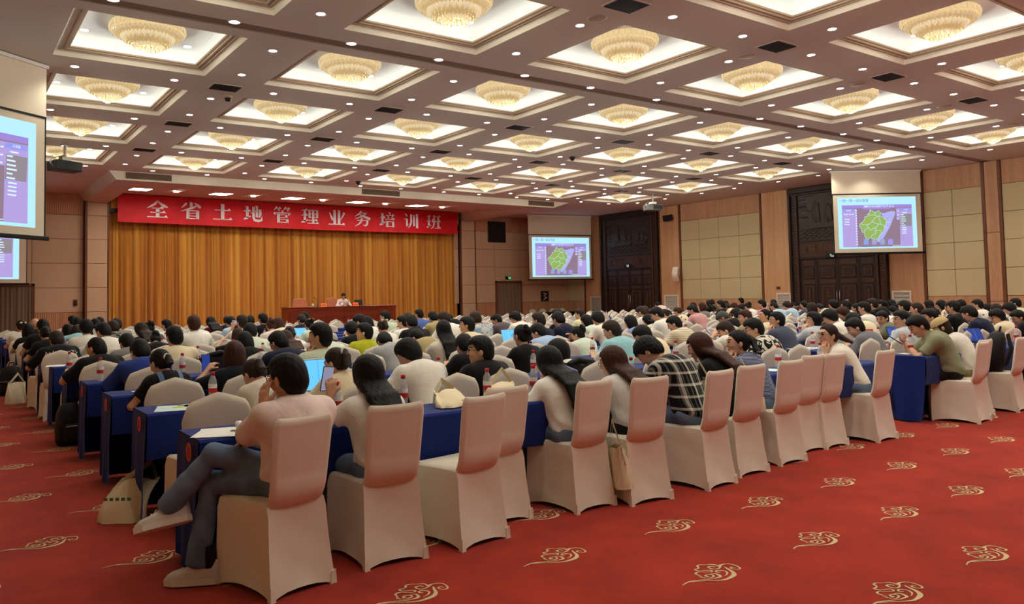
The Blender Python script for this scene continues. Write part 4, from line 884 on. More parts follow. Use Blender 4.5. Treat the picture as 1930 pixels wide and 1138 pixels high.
# ================================================================= CARPET MOTIFS, TABLES, CHAIRS
MOTIF = [[(-0.265, -0.032, 0.004), (-0.215, -0.019, 0.008), (-0.175, -0.023, 0.01), (-0.133, -0.038, 0.006), (-0.091, -0.055, 0.005), (-0.062, -0.066, 0.006), (-0.029, -0.068, 0.008), (-0.008, -0.068, 0.012), (0.005, -0.053, 0.013), (0.009, -0.027, 0.009), (-0.003, -0.013, 0.005), (-0.025, -0.013, 0.004)], [(-0.186, -0.03, 0.004), (-0.144, -0.047, 0.004), (-0.103, -0.07, 0.005), (-0.063, -0.095, 0.008), (-0.018, -0.11, 0.012), (0.035, -0.105, 0.018), (0.076, -0.091, 0.02), (0.104, -0.061, 0.016), (0.117, -0.028, 0.012), (0.127, -0.001, 0.009), (0.136, 0.015, 0.005)], [(0.021, -0.074, 0.004), (0.045, -0.067, 0.005), (0.067, -0.054, 0.009), (0.081, -0.031, 0.008), (0.072, -0.011, 0.007), (0.056, 0.002, 0.008), (0.038, -0.002, 0.008), (0.035, -0.017, 0.008), (0.049, -0.026, 0.004)], [(-0.077, -0.032, 0.004), (-0.074, -0.047, 0.004), (-0.046, -0.047, 0.008), (-0.025, -0.038, 0.008), (-0.02, -0.021, 0.007), (-0.035, -0.01, 0.006), (-0.057, -0.01, 0.009), (-0.063, -0.026, 0.01), (-0.05, -0.028, 0.004)], [(-0.09, -0.037, 0.004), (-0.09, -0.014, 0.006), (-0.083, 0.01, 0.01), (-0.1, -0.022, 0.004)], [(-0.086, -0.033, 0.004), (-0.091, -0.009, 0.006), (-0.081, 0.017, 0.007), (-0.078, 0.036, 0.009), (-0.066, 0.047, 0.01), (-0.044, 0.048, 0.006), (-0.018, 0.028, 0.004), (0.01, 0.009, 0.005), (0.027, 0.015, 0.01), (0.029, 0.03, 0.007), (0.008, 0.043, 0.005), (-0.022, 0.054, 0.006), (-0.031, 0.073, 0.009), (-0.026, 0.086, 0.008), (-0.007, 0.084, 0.007), (0.007, 0.09, 0.006)], [(0.01, 0.087, 0.004), (0.02, 0.103, 0.011), (0.028, 0.116, 0.008), (0.053, 0.118, 0.007), (0.083, 0.097, 0.004), (0.11, 0.084, 0.008), (0.121, 0.062, 0.008), (0.117, 0.038, 0.013), (0.132, 0.044, 0.015), (0.156, 0.048, 0.008), (0.186, 0.036, 0.007), (0.199, 0.011, 0.006), (0.195, -0.026, 0.008), (0.181, -0.051, 0.009), (0.157, -0.052, 0.006), (0.145, -0.036, 0.006), (0.145, -0.016, 0.008), (0.162, -0.011, 0.007), (0.171, -0.027, 0.004)], [(0.12, 0.032, 0.009), (0.094, 0.02, 0.008), (0.068, 0.02, 0.006), (0.054, 0.038, 0.007), (0.058, 0.065, 0.01), (0.081, 0.066, 0.008), (0.093, 0.052, 0.007), (0.087, 0.044, 0.004)]]
mb = MB()
for s in MOTIF:
    # smooth the traced stroke
    q = []
    for i in range(len(s)-1):
        p0, p1, p2, p3 = s[max(i-1, 0)], s[i], s[i+1], s[min(i+2, len(s)-1)]
        for t in (0, .34, .67): q.append(tuple(.5*((2*b_)+(-a+c)*t+(2*a-5*b_+4*c-d)*t*t+(-a+3*b_-3*c+d)*t**3) for a, b_, c, d in zip(p0, p1, p2, p3)))
    q.append(s[-1]); L = []; R = []
    for i, (x, y, wd) in enumerate(q):
        a, c = q[max(i-1, 0)], q[min(i+1, len(q)-1)]; dx, dy = c[0]-a[0], c[1]-a[1]; l = math.hypot(dx, dy) or 1
        L.append((x-dy/l*wd*.64, y+dx/l*wd*.64, .002)); R.append((x+dy/l*wd*.64, y-dx/l*wd*.64, .002))
    mb.add(L+R, [(i, i+1, i+1+len(q), i+len(q)) for i in range(len(q)-1)])
me_motif = mb.mesh('carpet_motif', [M_motif])
for j in range(-3, 22):
    for i in range(-4, 22):
        x, y = 3.462+.963*i+.49*(j % 2)-.012*j*0, 2.834+.722*j
        if not (-1.2 < x < 18 and -1 < y < 17): continue
        if x > 1.3 and y > 4.9 and not (8.2 < x < 9.4): continue
        if y > 4.9 and x > 8 and y > 7: continue
        if x > 11.5 and y > 4: continue
        obj('carpet_motif', me_motif, floor, (x, y, 0))
# ---------------------------------------------------------------- covered chairs
M_cover = mat('white_spandex_cover', (234, 225, 206), .85, spec=.12, sheen=.1, bump=.05, bscale=30)
def back_panel(mb, w0, w1, zb, ztop, ylean, t=.052, inset=True, nx=16, nv=14):
    F = []; Bk = []
    for i in range(nx+1):
        u = -1+2*i/nx; u = math.copysign(abs(u)**.8, u); rowf = []; rowb = []
        for k in range(nv+1):
            v = 1-(1-k/nv)**1.25; zt = ztop(u); z = zb+(zt-zb)*v
            wd = (w0+(w1-w0)*v)/2*(1-.0*v); x = u*wd*(1-.05*max(0, v-.9)/.1*abs(u))
            e = max(0, 1-abs(u)**8)**.5*max(0, 1-v**22)**.5
            yc = ylean(v)+(.05*(1-v/.13)**2 if v < .13 else 0); bulge = .012*math.sin(PI*v)*(1-u*u)
            rec = -.007 if (inset and abs(u) < .84 and .28 < v < .93) else 0
            rowf.append((x, yc+t/2*e+bulge, z)); rowb.append((x, yc-t/2*e-rec-.004*(1-u*u), z))
        F.append(rowf); Bk.append(rowb)
    mb.grid(F, flip=True); mb.grid(Bk)
def skirt(mb, ns=7, nz=9, loose=0.):
    top = [(-.178, -.20), (.178, -.20), (.225, .22), (-.225, .22)]; bot = [(-.20, -.255), (.20, -.255), (.235, .235), (-.235, .235)]
    P = []
    for s in range(4):
        for i in range(ns):
            t = i/ns; e = 4*t*(1-t); col = []
            for k in range(nz+1):
                v = k/nz; arch = (.034 if s != 0 else .028)*e; z = arch+(.455-arch)*v
                fl = (1-v)**1.6
                a = [top[s][q]+(bot[s][q]-top[s][q])*fl for q in (0, 1)]; b_ = [top[(s+1) % 4][q]+(bot[(s+1) % 4][q]-top[(s+1) % 4][q])*fl for q in (0, 1)]
                n_ = [(0, 1), (-1, 0), (0, -1), (1, 0)][s]; ins = e*(.055*(1-v)**.8*(v+.25)+.012)
                wr = .006*math.sin(9*t+14*v+s*2)*e*(1-v)+loose*.012*math.sin(23*t+3*s+5*v)*e
                if v > .93: ins += .012
                col.append((a[0]+(b_[0]-a[0])*t+n_[0]*(ins+wr), a[1]+(b_[1]-a[1])*t+n_[1]*(ins+wr), z))
            P.append(col)
    mb.grid(P, closed_u=True)
    n = len(P); o = len(mb.v); topring = [P[i][nz] for i in range(n)]
    mb.add([(x*.93, y*.93, .472) for x, y, z in topring]+topring, [(i+n, (i+1) % n+n, (i+1) % n, i) for i in range(n)]+[tuple(range(n))])
def chair(name, label, kind):
    t = thing(name, label, 'chair')
    mb = MB(); skirt(mb); mb.build('seat_cover', M_cover, t, smooth=False, angle=1.1)
    mb = MB()
    lean = lambda v: -.165-.025*min(1, v*4)-.075*v
    if kind == 'high': back_panel(mb, .345, .375, .415, lambda u: .905+.012*abs(u)**3-.02*max(0, abs(u)-.9)*10, lean)
    else: back_panel(mb, .36, .47, .37, lambda u: .925-.075*abs(u)**1.1-.075*(max(0, abs(u)-.8)/.2)**1.5, lean, .045, False)
    # tucked waist joining back and skirt
    mb.build('back_cover', M_cover, t, smooth=True, angle=None)
    for x, y in ((-.2, -.255), (.2, -.255), (.235, .235), (-.235, .235)):
        MB().add([(x*1.02, y*1.02, 0), (x*.84, y*1.0, 0), (x*.84, y*.86, .0), (x*1.0, y*.86, 0), (x*1.0, y*1.0, .075), (x*.9, y*.98, .06), (x*.9, y*.9, .06), (x*.98, y*.9, .06)], [(0, 1, 5, 4), (1, 2, 6, 5), (2, 3, 7, 6), (3, 0, 4, 7), (4, 5, 6, 7)]).build('foot_pocket', M_cover, t)
    return t
hi = chair('banquet_chair', '-', 'high'); cr = chair('banquet_chair', '-', 'crown')
YS = lambda k: 4.25+1.3*k
BLK = ((1.2, 'left'), (9.2, 'middle'), (17.3, 'right'))
def bname(x): return 'left' if x < 8.9 else 'middle' if x < 16.9 else 'right'
HIGH = [(1.53, 4.15, .22, 'nearest white covered chair, under the man in jeans with crossed legs'), (2.185, 4.24, -.03, 'high-backed white covered chair of the woman raising her phone'), (2.75, 4.22, .15, 'empty high-backed white covered chair turned left, beside the phone-raising woman'), (3.17, 4.5, .0, 'empty high-backed white covered chair pushed in, left of the longest straight hair'),
        (3.84, 4.38, .06, 'loosely covered high-backed white chair of the woman in white sweater'), (4.32, 4.27, -.08, 'high-backed white covered chair of the woman in white linen shirt'), (5.04, 4.25, .1, 'high-backed white covered chair of the checked shirt, cream bag on its seat'), (5.61, 4.36, 0, 'high-backed white covered chair of the long-haired woman in black tee'),
        (6.23, 4.41, .02, 'high-backed white covered chair of the striped shirt, cream tote on its seat'), (6.87, 4.6, .0, 'empty high-backed white covered chair, left of a pushed-in pair'), (7.2, 4.58, .03, 'empty high-backed white covered chair, right of a pushed-in pair'), (7.88, 4.45, .05, 'high-backed white covered chair of the ponytailed woman in white shirt'),
        (9.75, 4.345, .12, 'high-backed white covered chair of the man in sage polo'), (10.2, 4.5, .05, 'high-backed white covered chair of the woman in beige cap'), (10.98, 4.42, .08, 'high-backed white covered chair holding a black backpack at the right edge')]
for i, (x, y, rz, lab) in enumerate(HIGH):
    if i == 0: c = hi; hi.location = (x, y, 0); hi.rotation_euler = (0, 0, rz); c['label'] = lab; c['group'] = 'high-backed chairs of the last row'
    else: dup(hi, (x, y, 0), rz, lab, 'high-backed chairs of the last row')
rnd = random.Random(5)
seats = []                                       # (x, k, person label or None)
for P_ in PEOPLE:
    if P_['k'] > 0: seats.append((P_['x'], P_['k'], P_['label']))
for k in range(1, 16):
    occ = [s[0] for s in seats if s[1] == k and s[2]]
    for b0, bn_ in BLK:
        for i in range(12 if b0 > 2 else 12):
            x = b0+.32+.6*i+rnd.uniform(-.03, .03)
            if all(abs(x-o) > .46 for o in occ): seats.append((x, k, None))
seats.sort(key=lambda s: (s[0]**2+YS(s[1])**2))
far = MB(); first = True; nemp = {}; ind = 0
for x, k, lab in seats:
    y = YS(k)-.065+rnd.uniform(-.05, .02); rz = rnd.uniform(-.12, .12)
    if ind < 284:
        if lab: L_ = 'crown-backed white covered chair of '+lab
        else:
            bn_ = bname(x); n = nemp.get((k, bn_), 0); nemp[(k, bn_)] = n+1
            L_ = f'empty crown-backed white covered chair, {ORD[k]} row from the back, {bn_} block, {ORD[n]} empty one'
        L_ = ' '.join(L_.split()[:16])
        if first: cr.location = (x, y, 0); cr.rotation_euler = (0, 0, rz); cr['label'] = L_; cr['group'] = 'crown-backed covered chairs'; first = False
        else: dup(cr, (x, y, 0), rz, L_, 'crown-backed covered chairs', skip=('foot_pocket',) if ind > 60 else ())
        ind += 1
    else:
        c, s = math.cos(rz), math.sin(rz)
        def tr(p): return (x+c*p[0]-s*p[1], y+s*p[0]+c*p[1], p[2])
        pts = [(-.2, -.24), (-.22, -.27), (.22, -.27), (.2, -.24)]
        o = [(-.20, .35), (-.22, .78), (-.17, .85), (0, .925), (.17, .85), (.22, .78), (.20, .35)]
        far.add([tr((a, -.17-.08*(z-.35)-.02, z)) for a, z in o]+[tr((a, -.17-.08*(z-.35)+.03, z)) for a, z in o], [tuple(range(7)), tuple(range(7, 14))[::-1]]+[(i, i+7, (i+1) % 7+7, (i+1) % 7) for i in range(7)])
        far.add([tr(p) for p in ((-.2, -.25, 0), (.2, -.25, 0), (.23, .23, 0), (-.23, .23, 0), (-.19, -.2, .46), (.19, -.2, .46), (.22, .22, .46), (-.22, .22, .46))], [(0, 1, 5, 4), (1, 2, 6, 5), (2, 3, 7, 6), (3, 0, 4, 7), (4, 5, 6, 7)])
o = far.build('far_chairs', M_cover); tag(o, 'rows of small empty white covered chairs filling the far part of the hall', 'chairs', None, 'stuff')
# ---------------------------------------------------------------- clothed training tables
M_navy = mat('navy_tablecloth', (19, 41, 112), .85, spec=.15, bump=.08, bscale=60, sheen=.1)
M_leg = mat('grey_table_leg', (74, 76, 82), .45, metal=.4)
cl = MB(); Lt, D0, D1 = 1.79, .19, .64
nx = 18
def fold(s, amp): return amp*(.5+.5*math.sin(s*21))
# top with rounded edge, long front drape, short rear drape, end drapes
prof_ = [(D0+.02, .43), (D0-.004, .55), (D0-.006, .735), (D0+.008, .75), (D1-.008, .75), (D1+.006, .735), (D1+.012, .4), (D1+.02, .02)]
P = [[(Lt*i/nx, p[0]+(.014*math.sin(i*1.7) if j in (0, 7) else .006*math.sin(i*1.7) if j == 6 else 0), p[1]) for j, p in enumerate(prof_)] for i in range(nx+1)]
cl.grid(P)
for x0, sg in ((0, -1), (Lt, 1)):
    Q = []
    for j in range(9):
        y = D0+(D1-D0)*j/8; Q.append([(x0+sg*(.004+(.02*(k/5)*math.sin(j*1.5+1)+.012*(k/5))), y+(.05*(k/5)**2 if j == 0 else -.03*(k/5)**2 if j == 8 else 0), .748-.735*k/5+(.03*(k/5)**3*(abs(j-4)/4)**2)) for k in range(6)])
    cl.grid(Q, flip=(sg > 0))
me_cloth = cl.mesh('tablecloth', [M_navy], smooth=False, angle=.7)
me_top = MB().cbox(0.01, Lt-.01, D0+.01, D1-.01, .715, .744, .006).mesh('tabletop', [M_leg])
ml = MB().tube([(0, 0, 0), (0, 0, .72)], .018, 8); me_leg = ml.mesh('leg', [M_leg], smooth=True)
M_stick = mat('orange_sticker', (206, 70, 26), .6); M_stickd = mat('dark_red_print', (120, 30, 16), .6)
for k in range(16):
    for b0, bn_ in BLK:
        for i in range(4):
            if b0 > 9 and k == 0 and i > 1: continue
            t = thing('training_table', f'navy table, {ORD[k]} row from back, {bn_} block, {ORD[i]} from its left end', 'table', (b0+1.8*i, YS(k), 0), group='navy clothed training tables')
            obj('tablecloth', me_cloth, t)
            if k < 6: obj('tabletop', me_top, t)
            if k < 3:
                for lx, ly in ((.25, D0+.1), (Lt-.25, D0+.1), (.25, D1-.1), (Lt-.25, D1-.1)): obj('leg', me_leg, t, (lx, ly, 0))
            if b0 < 2 and i == 0 and k < 5:
                st_ = MB().lathe([(.052, 0), (.052, .002)], 20).build('number_sticker', M_stick, t, loc=(-.03, D0+.1, .675)); st_.rotation_euler = (0, -PI/2, 0)
                mbn = MB(); stroke(mbn, [(.02, .03, .008), (-.01, .018, .008), (-.02, -.008, .008), (-.008, -.03, .008), (.016, -.024, .008), (.018, -.002, .008), (-.01, .0, .008)], 0, .001)
                nn = mbn.build('numeral', M_stickd, st_, loc=(0, 0, .0022)); nn.rotation_euler = (PI/2, 0, PI/2)
# ---------------------------------------------------------------- bottles
M_pet = mat('clear_bottle_plastic', (232, 238, 240), .06, spec=.6, alpha=.3)
M_cap = mat('red_bottle_cap', (206, 40, 40), .45); M_label = mat('white_bottle_label', (236, 232, 226), .55); M_labr = mat('red_bottle_label', (196, 44, 44), .55)
me_bot = MB().lathe([(.026, 0), (.031, .006), (.031, .05), (.029, .06), (.031, .07), (.031, .15), (.028, .172), (.016, .20), (.013, .206), (.013, .215)], 14).mesh('bottle', [M_pet], smooth=True)
me_cap = MB().lathe([(.0155, .208), (.0155, .232), (.014, .234)], 14).mesh('cap', [M_cap], smooth=True)
me_lab = MB().lathe([(.0315, .078), (.0315, .112)], 14, cap=False, mi=1).lathe([(.0315, .112), (.0315, .142)], 14, cap=False, mi=0).mesh('label', [M_label, M_labr], smooth=True)
nb = {}; BL = set()
def bottle(x, y, z=.752, lab=None):
    k = int(round((y-.4-4.25)/1.3)); bn_ = bname(x); n = nb.get((k, bn_), 0); nb[(k, bn_)] = n+1
    lab = lab or f'red-capped bottle, {ORD[max(k, 0)]} table row from back, {bn_} block, {ORD[max(0, min(17, int((x-(1.2 if bn_ == "left" else 9.2 if bn_ == "middle" else 17.3))/.6)))]} seat'
    if lab in BL: return
    BL.add(lab); t = thing('water_bottle', lab, 'bottle', (x, y, z), rnd.uniform(0, 6), group='red-capped water bottles')
    obj('bottle', me_bot, t); obj('cap', me_cap, t); obj('label', me_lab, t)
KB = [(1.73, 1, 'clear water bottle with red cap beside the woman in cream blouse'), (2.66, 0, 'clear water bottle with red cap before the empty crown chair, right of the phone-raising woman'), (3.7, 1, 'clear water bottle with red cap left of the black polo man'), (3.35, 0, 'clear water bottle with red cap behind the pushed-in high-backed chair'), (2.13, 0, 'clear water bottle with red cap at the phone-raising womans elbow'),
      (3.77, 0, 'clear water bottle with red cap left of the longest straight hair'), (4.84, 1, None), (5.82, 2, None), (5.34, 1, None), (6.86, 2, None), (4.81, 0, 'clear water bottle with red cap between the linen and the checked shirts'), (6.91, 1, None), (5.37, 0, None), (6.91, 0, 'clear water bottle with red cap behind the pushed-in pair of chairs'), (9.45, 1, None), (7.5, 0, 'clear water bottle with red cap before the ponytailed woman in white shirt'), (9.4, 0, 'clear water bottle with red cap before the sage polo man'), (11.11, 1, None), (11.1, 1, None), (11.5, 1, None), (1.35, 3, 'clear water bottle with red cap on the table end before the buzz-cut man'), (1.25, 4, None), (2.14, 3, None), (2.66, 4, None), (2.65, 5, None), (3.48, 6, None), (12.2, 0, None)]
for x, k, lab in KB: bottle(x, YS(k)+.48+rnd.uniform(-.08, .08), .752, lab)
for k in range(1, 14):
    for b0, bn_ in BLK:
        for i in range(12):
            if rnd.random() < (.30 if k < 7 else .42): 
                x = b0+.32+.6*i+.2+rnd.uniform(-.1, .1)
                if all(not (abs(x-a) < .3 and kk == k) for a, kk, _ in KB) and sum(nb.values()) < 190: bottle(x, YS(k)+.5+rnd.uniform(-.08, .08))
# ================================================================= PEOPLE (smooth distance-field bodies meshed with surface nets)
def V3(*a): return np.array(a, float)
def rx(a): c, s = math.cos(a), math.sin(a); return np.array([[1, 0, 0], [0, c, -s], [0, s, c]])
def rz(a): c, s = math.cos(a), math.sin(a); return np.array([[c, -s, 0], [s, c, 0], [0, 0, 1]])
def ry(a): c, s = math.cos(a), math.sin(a); return np.array([[c, 0, s], [0, 1, 0], [-s, 0, c]])
def RC(a, b, r1, r2, k=.02, plane=None): return ('rc', np.asarray(a, float), np.asarray(b, float), r1, r2, k, plane)
def EL(c, rad, R=None, k=.02, plane=None):
    R = np.eye(3) if R is None else R; g = np.linalg.norm(R[:, 0])      # a scaled frame scales the radii
    return ('el', np.asarray(c, float), np.asarray(rad, float)*g, R/g, k, plane)
def sdf_mesh(prims, res, carve=None, disp=None):
    lo = np.full(3, 9.); hi = np.full(3, -9.)
    for p in prims:
        if p[0] == 'rc': m = max(p[3], p[4]); a = np.minimum(p[1], p[2])-m; b = np.maximum(p[1], p[2])+m
        else: m = p[2].max(); a = p[1]-m; b = p[1]+m
        lo = np.minimum(lo, a); hi = np.maximum(hi, b)
    lo -= 2.5*res; hi += 2.5*res; n = np.ceil((hi-lo)/res).astype(int)+1
    F = np.full(n, .2, np.float32); ax = [lo[i]+res*np.arange(n[i]) for i in range(3)]
    for p in prims:
        k = p[5] if p[0] == 'rc' else p[4]; pad = k+2.5*res
        if p[0] == 'rc': m = max(p[3], p[4])+pad; a = np.minimum(p[1], p[2])-m; b = np.maximum(p[1], p[2])+m
        else: m = np.abs(p[3])@p[2]+pad; a = p[1]-m; b = p[1]+m
        i0 = np.clip(np.floor((a-lo)/res).astype(int), 0, n-1); i1 = np.clip(np.ceil((b-lo)/res).astype(int)+1, 1, n)
        X = ax[0][i0[0]:i1[0], None, None]; Y = ax[1][None, i0[1]:i1[1], None]; Z = ax[2][None, None, i0[2]:i1[2]]
        if p[0] == 'rc':
            d = p[2]-p[1]; L2 = d@d+1e-12; qx, qy, qz = X-p[1][0], Y-p[1][1], Z-p[1][2]
            t = np.clip((qx*d[0]+qy*d[1]+qz*d[2])/L2, 0, 1)
            f = np.sqrt((qx-t*d[0])**2+(qy-t*d[1])**2+(qz-t*d[2])**2)-(p[3]+(p[4]-p[3])*t)
        else:
            R = p[3]; qx, qy, qz = X-p[1][0], Y-p[1][1], Z-p[1][2]; q = [R[0, j]*qx+R[1, j]*qy+R[2, j]*qz for j in range(3)]
            k0 = np.sqrt(sum((q[j]/p[2][j])**2 for j in range(3)))+1e-6; k1 = np.sqrt(sum((q[j]/p[2][j]**2)**2 for j in range(3)))+1e-6
            f = k0*(k0-1)/k1
        if p[-1] is not None:
            pt, nn = p[-1]; f = np.maximum(f, (X-pt[0])*nn[0]+(Y-pt[1])*nn[1]+(Z-pt[2])*nn[2])
        S = F[i0[0]:i1[0], i0[1]:i1[1], i0[2]:i1[2]]; h = np.maximum(k-np.abs(S-f), 0)/k
        F[i0[0]:i1[0], i0[1]:i1[1], i0[2]:i1[2]] = np.minimum(S, f)-h*h*k*.25
    if carve or disp:
        X, Y, Z = ax[0][:, None, None], ax[1][None, :, None], ax[2][None, None, :]
        if disp: F = F+disp(X, Y, Z)
        if carve: F = np.maximum(F, carve(X, Y, Z))
    F[0] = F[-1] = .2; F[:, 0] = F[:, -1] = .2; F[:, :, 0] = F[:, :, -1] = .2
    s = F < 0; cells = np.zeros(np.array(F.shape)-1, int)
    C = [s[i:s.shape[0]-1+i, j:s.shape[1]-1+j, k:s.shape[2]-1+k] for i in (0, 1) for j in (0, 1) for k in (0, 1)]
    cnt = sum(c.astype(np.int8) for c in C); act = (cnt > 0) & (cnt < 8); I = np.argwhere(act); idx = np.full(act.shape, -1); idx[act] = np.arange(len(I))
    acc = np.zeros((len(I), 3)); num = np.zeros(len(I))
    for axx in range(3):
        o = [q for q in range(3) if q != axx]
        for u in (0, 1):
            for v in (0, 1):
                A = I.copy(); A[:, o[0]] += u; A[:, o[1]] += v; Bq = A.copy(); Bq[:, axx] += 1
                fa = F[A[:, 0], A[:, 1], A[:, 2]]; fb = F[Bq[:, 0], Bq[:, 1], Bq[:, 2]]; m = (fa < 0) != (fb < 0)
                t = fa[m]/(fa[m]-fb[m]); P = A[m].astype(float); P[:, axx] += t; acc[m] += P; num[m] += 1
    verts = lo+res*(acc/num[:, None]); faces = []
    for axx in range(3):
        o = [(axx+1) % 3, (axx+2) % 3]; sl0 = [slice(None)]*3; sl1 = [slice(None)]*3; sl0[axx] = slice(0, -1); sl1[axx] = slice(1, None)
        a = s[tuple(sl0)]; b = s[tuple(sl1)]; E_ = np.argwhere(a != b); ins = a[E_[:, 0], E_[:, 1], E_[:, 2]]
        q = []
        for u, v in ((-1, -1), (0, -1), (0, 0), (-1, 0)): c = E_.copy(); c[:, o[0]] += u; c[:, o[1]] += v; q.append(idx[c[:, 0], c[:, 1], c[:, 2]])
        q = np.stack(q, 1); q[~ins] = q[~ins][:, ::-1]; faces.append(q)
    return verts, np.concatenate(faces)
def np_mesh(name, v, f, mats, mi=None):
    me = bpy.data.meshes.new(name); me.vertices.add(len(v)); me.vertices.foreach_set('co', v.astype(np.float32).ravel())
    me.loops.add(len(f)*4); me.polygons.add(len(f)); me.loops.foreach_set('vertex_index', f.astype(np.int32).ravel())
    me.polygons.foreach_set('loop_start', np.arange(0, len(f)*4, 4, dtype=np.int32))
    for m in mats: me.materials.append(m)
    if mi is not None: me.polygons.foreach_set('material_index', mi.astype(np.int32))
    me.update(calc_edges=True); me.validate(); me.polygons.foreach_set('use_smooth', [True]*len(me.polygons)); return me
# --- materials of people
M_skin = mat('skin', (212, 162, 130), .55, spec=.35); M_eye = mat('dark_eye_and_brow', (30, 22, 20), .5); M_lip = mat('lips', (168, 92, 82), .5)
M_hair = mat('black_hair', (12, 10, 10), .58, spec=.22, bump=.3, bscale=120); M_hair2 = mat('dark_brown_hair', (42, 26, 20), .58, spec=.22, bump=.3, bscale=120); M_hair3 = mat('red_brown_hair', (58, 30, 20), .58, spec=.22, bump=.3, bscale=120); M_hairg = mat('greying_hair', (64, 60, 56), .5, bump=.25, bscale=120)
for m_ in (M_hair, M_hair2, M_hair3, M_hairg):       # long stretched strands
    nt_ = m_.node_tree; tx = [n for n in nt_.nodes if n.type == 'TEX_NOISE'][0]; mp_ = nt_.nodes.new('ShaderNodeMapping'); mp_.inputs['Scale'].default_value = (1, 1, .08)
    src = tx.inputs['Vector'].links[0].from_socket; nt_.links.new(src, mp_.inputs['Vector']); nt_.links.new(mp_.outputs['Vector'], tx.inputs['Vector'])
def cloth(name, c, **k):
    m = mat(name, c, .88, spec=.12, sheen=.1, bump=.36, bscale=9, **k); nt_ = m.node_tree      # soft irregular creases
    for n in nt_.nodes:
        if n.type == 'TEX_NOISE': n.inputs['Distortion'].default_value = 1.2; n.inputs['Detail'].default_value = 4
        if n.type == 'BUMP': n.inputs['Distance'].default_value = .022
    return m
SH = {k: cloth('cloth_'+k, c) for k, c in dict(white=(232, 229, 218), black=(20, 20, 22), anmax=(18, 18, 20), pink=(206, 130, 140), cyan=(146, 194, 202), slate=(74, 80, 98), grey=(128, 124, 122), royal=(38, 58, 132), overall=(17, 17, 19), mauve=(92, 80, 88), cream=(226, 212, 178), maroon=(70, 18, 22), paleblue=(176, 200, 222), mint=(206, 220, 200), palepink=(234, 214, 206), navyblk=(18, 20, 28), blouse=(216, 206, 192), navy=(26, 30, 54), palegreen=(196, 208, 180), charcoal=(50, 48, 50), lime=(176, 178, 38), greytee=(164, 166, 166), whitetee=(230, 226, 214), blue=(84, 108, 172), khaki=(168, 152, 108), blackpolo=(17, 18, 22), whitesw=(238, 236, 226), linen=(214, 211, 204), paleyellow=(222, 216, 176), olive=(98, 96, 66), periwinkle=(134, 148, 200), pinktee=(204, 152, 152), paletee=(186, 194, 200), olivetee=(112, 116, 96), hoodie=(112, 114, 120), whiteshirt=(230, 224, 208), greenpolo=(134, 136, 106), whitepolo=(222, 214, 204)).items()}
def pattern(name, base, kind, c2, scale):
    m = cloth('cloth_'+name, base); nt, b = nodes_of(m); tc = nt.nodes.new('ShaderNodeTexCoord')
    mx = nt.nodes.new('ShaderNodeMix'); mx.data_type = 'RGBA'; mx.inputs[6].default_value = (*srgb(base), 1); mx.inputs[7].default_value = (*srgb(c2), 1)
    def band(ax, sc, th):
        wv = nt.nodes.new('ShaderNodeTexWave'); wv.bands_direction = ax; wv.inputs['Scale'].default_value = sc; nt.links.new(tc.outputs['Object'], wv.inputs['Vector'])
        g = nt.nodes.new('ShaderNodeMath'); g.operation = 'GREATER_THAN'; g.inputs[1].default_value = th; nt.links.new(wv.outputs['Fac'], g.inputs[0]); return g.outputs[0]
    if kind == 'plaid':
        a, c = band('X', scale, .9), band('Z', scale, .9); a2, c2_ = band('X', scale*2.7, .86), band('Z', scale*2.7, .86)
        s1 = nt.nodes.new('ShaderNodeMath'); s1.operation = 'ADD'; nt.links.new(a, s1.inputs[0]); nt.links.new(c, s1.inputs[1])
        s2 = nt.nodes.new('ShaderNodeMath'); s2.operation = 'MULTIPLY_ADD'; nt.links.new(a2, s2.inputs[0]); s2.inputs[1].default_value = .3; nt.links.new(s1.outputs[0], s2.inputs[2])
        s3 = nt.nodes.new('ShaderNodeMath'); s3.operation = 'MULTIPLY'; s3.inputs[1].default_value = .5; nt.links.new(s2.outputs[0], s3.inputs[0]); nt.links.new(s3.outputs[0], mx.inputs[0])
    elif kind == 'stripe': nt.links.new(band('Z', scale, .55), mx.inputs[0])
    elif kind == 'vstripe': nt.links.new(band('X', scale, .6), mx.inputs[0])
    else:
        vz = nt.nodes.new('ShaderNodeTexNoise'); vz.inputs['Scale'].default_value = scale; vz.inputs['Detail'].default_value = 1; vz.inputs['Distortion'].default_value = 1.5; nt.links.new(tc.outputs['Object'], vz.inputs['Vector'])
        r = nt.nodes.new('ShaderNodeValToRGB'); r.color_ramp.interpolation = 'CONSTANT'; r.color_ramp.elements[1].position = .5 if kind != 'dots' else .68; nt.links.new(vz.outputs['Fac'], r.inputs['Fac']); nt.links.new(r.outputs['Color'], mx.inputs[0])
    nt.links.new(mx.outputs[2], b.inputs['Base Color']); SH[name] = m
pattern('camo', (26, 28, 26), 'blob', (130, 138, 120), 14); pattern('floral', (196, 190, 176), 'blob', (120, 150, 180), 12); pattern('bluestripe', (150, 174, 210), 'stripe', (178, 198, 226), 16)
pattern('creamstripe', (218, 208, 182), 'stripe', (190, 176, 146), 9); pattern('mono', (24, 26, 26), 'blob', (210, 206, 190), 11); pattern('plaid', (16, 17, 20), 'plaid', (214, 210, 196), 3.3); pattern('stripe', (34, 40, 66), 'stripe', (150, 160, 190), 26)
M_jean = mat('blue_jeans', (100, 120, 146), .85, noise=(5, .35), bump=.1, bscale=200); M_dark = M_dark; M_trouser = mat('black_trousers', (20, 20, 22), .85); M_shoe = mat('white_sneaker', (206, 200, 188), .6); M_sole = mat('sneaker_sole', (226, 220, 206), .6); M_shoed = mat('dark_sneaker', (48, 46, 44), .7); M_glass = mat('black_glasses_frame', (18, 16, 16), .35)
HRM = dict(s=M_hair)
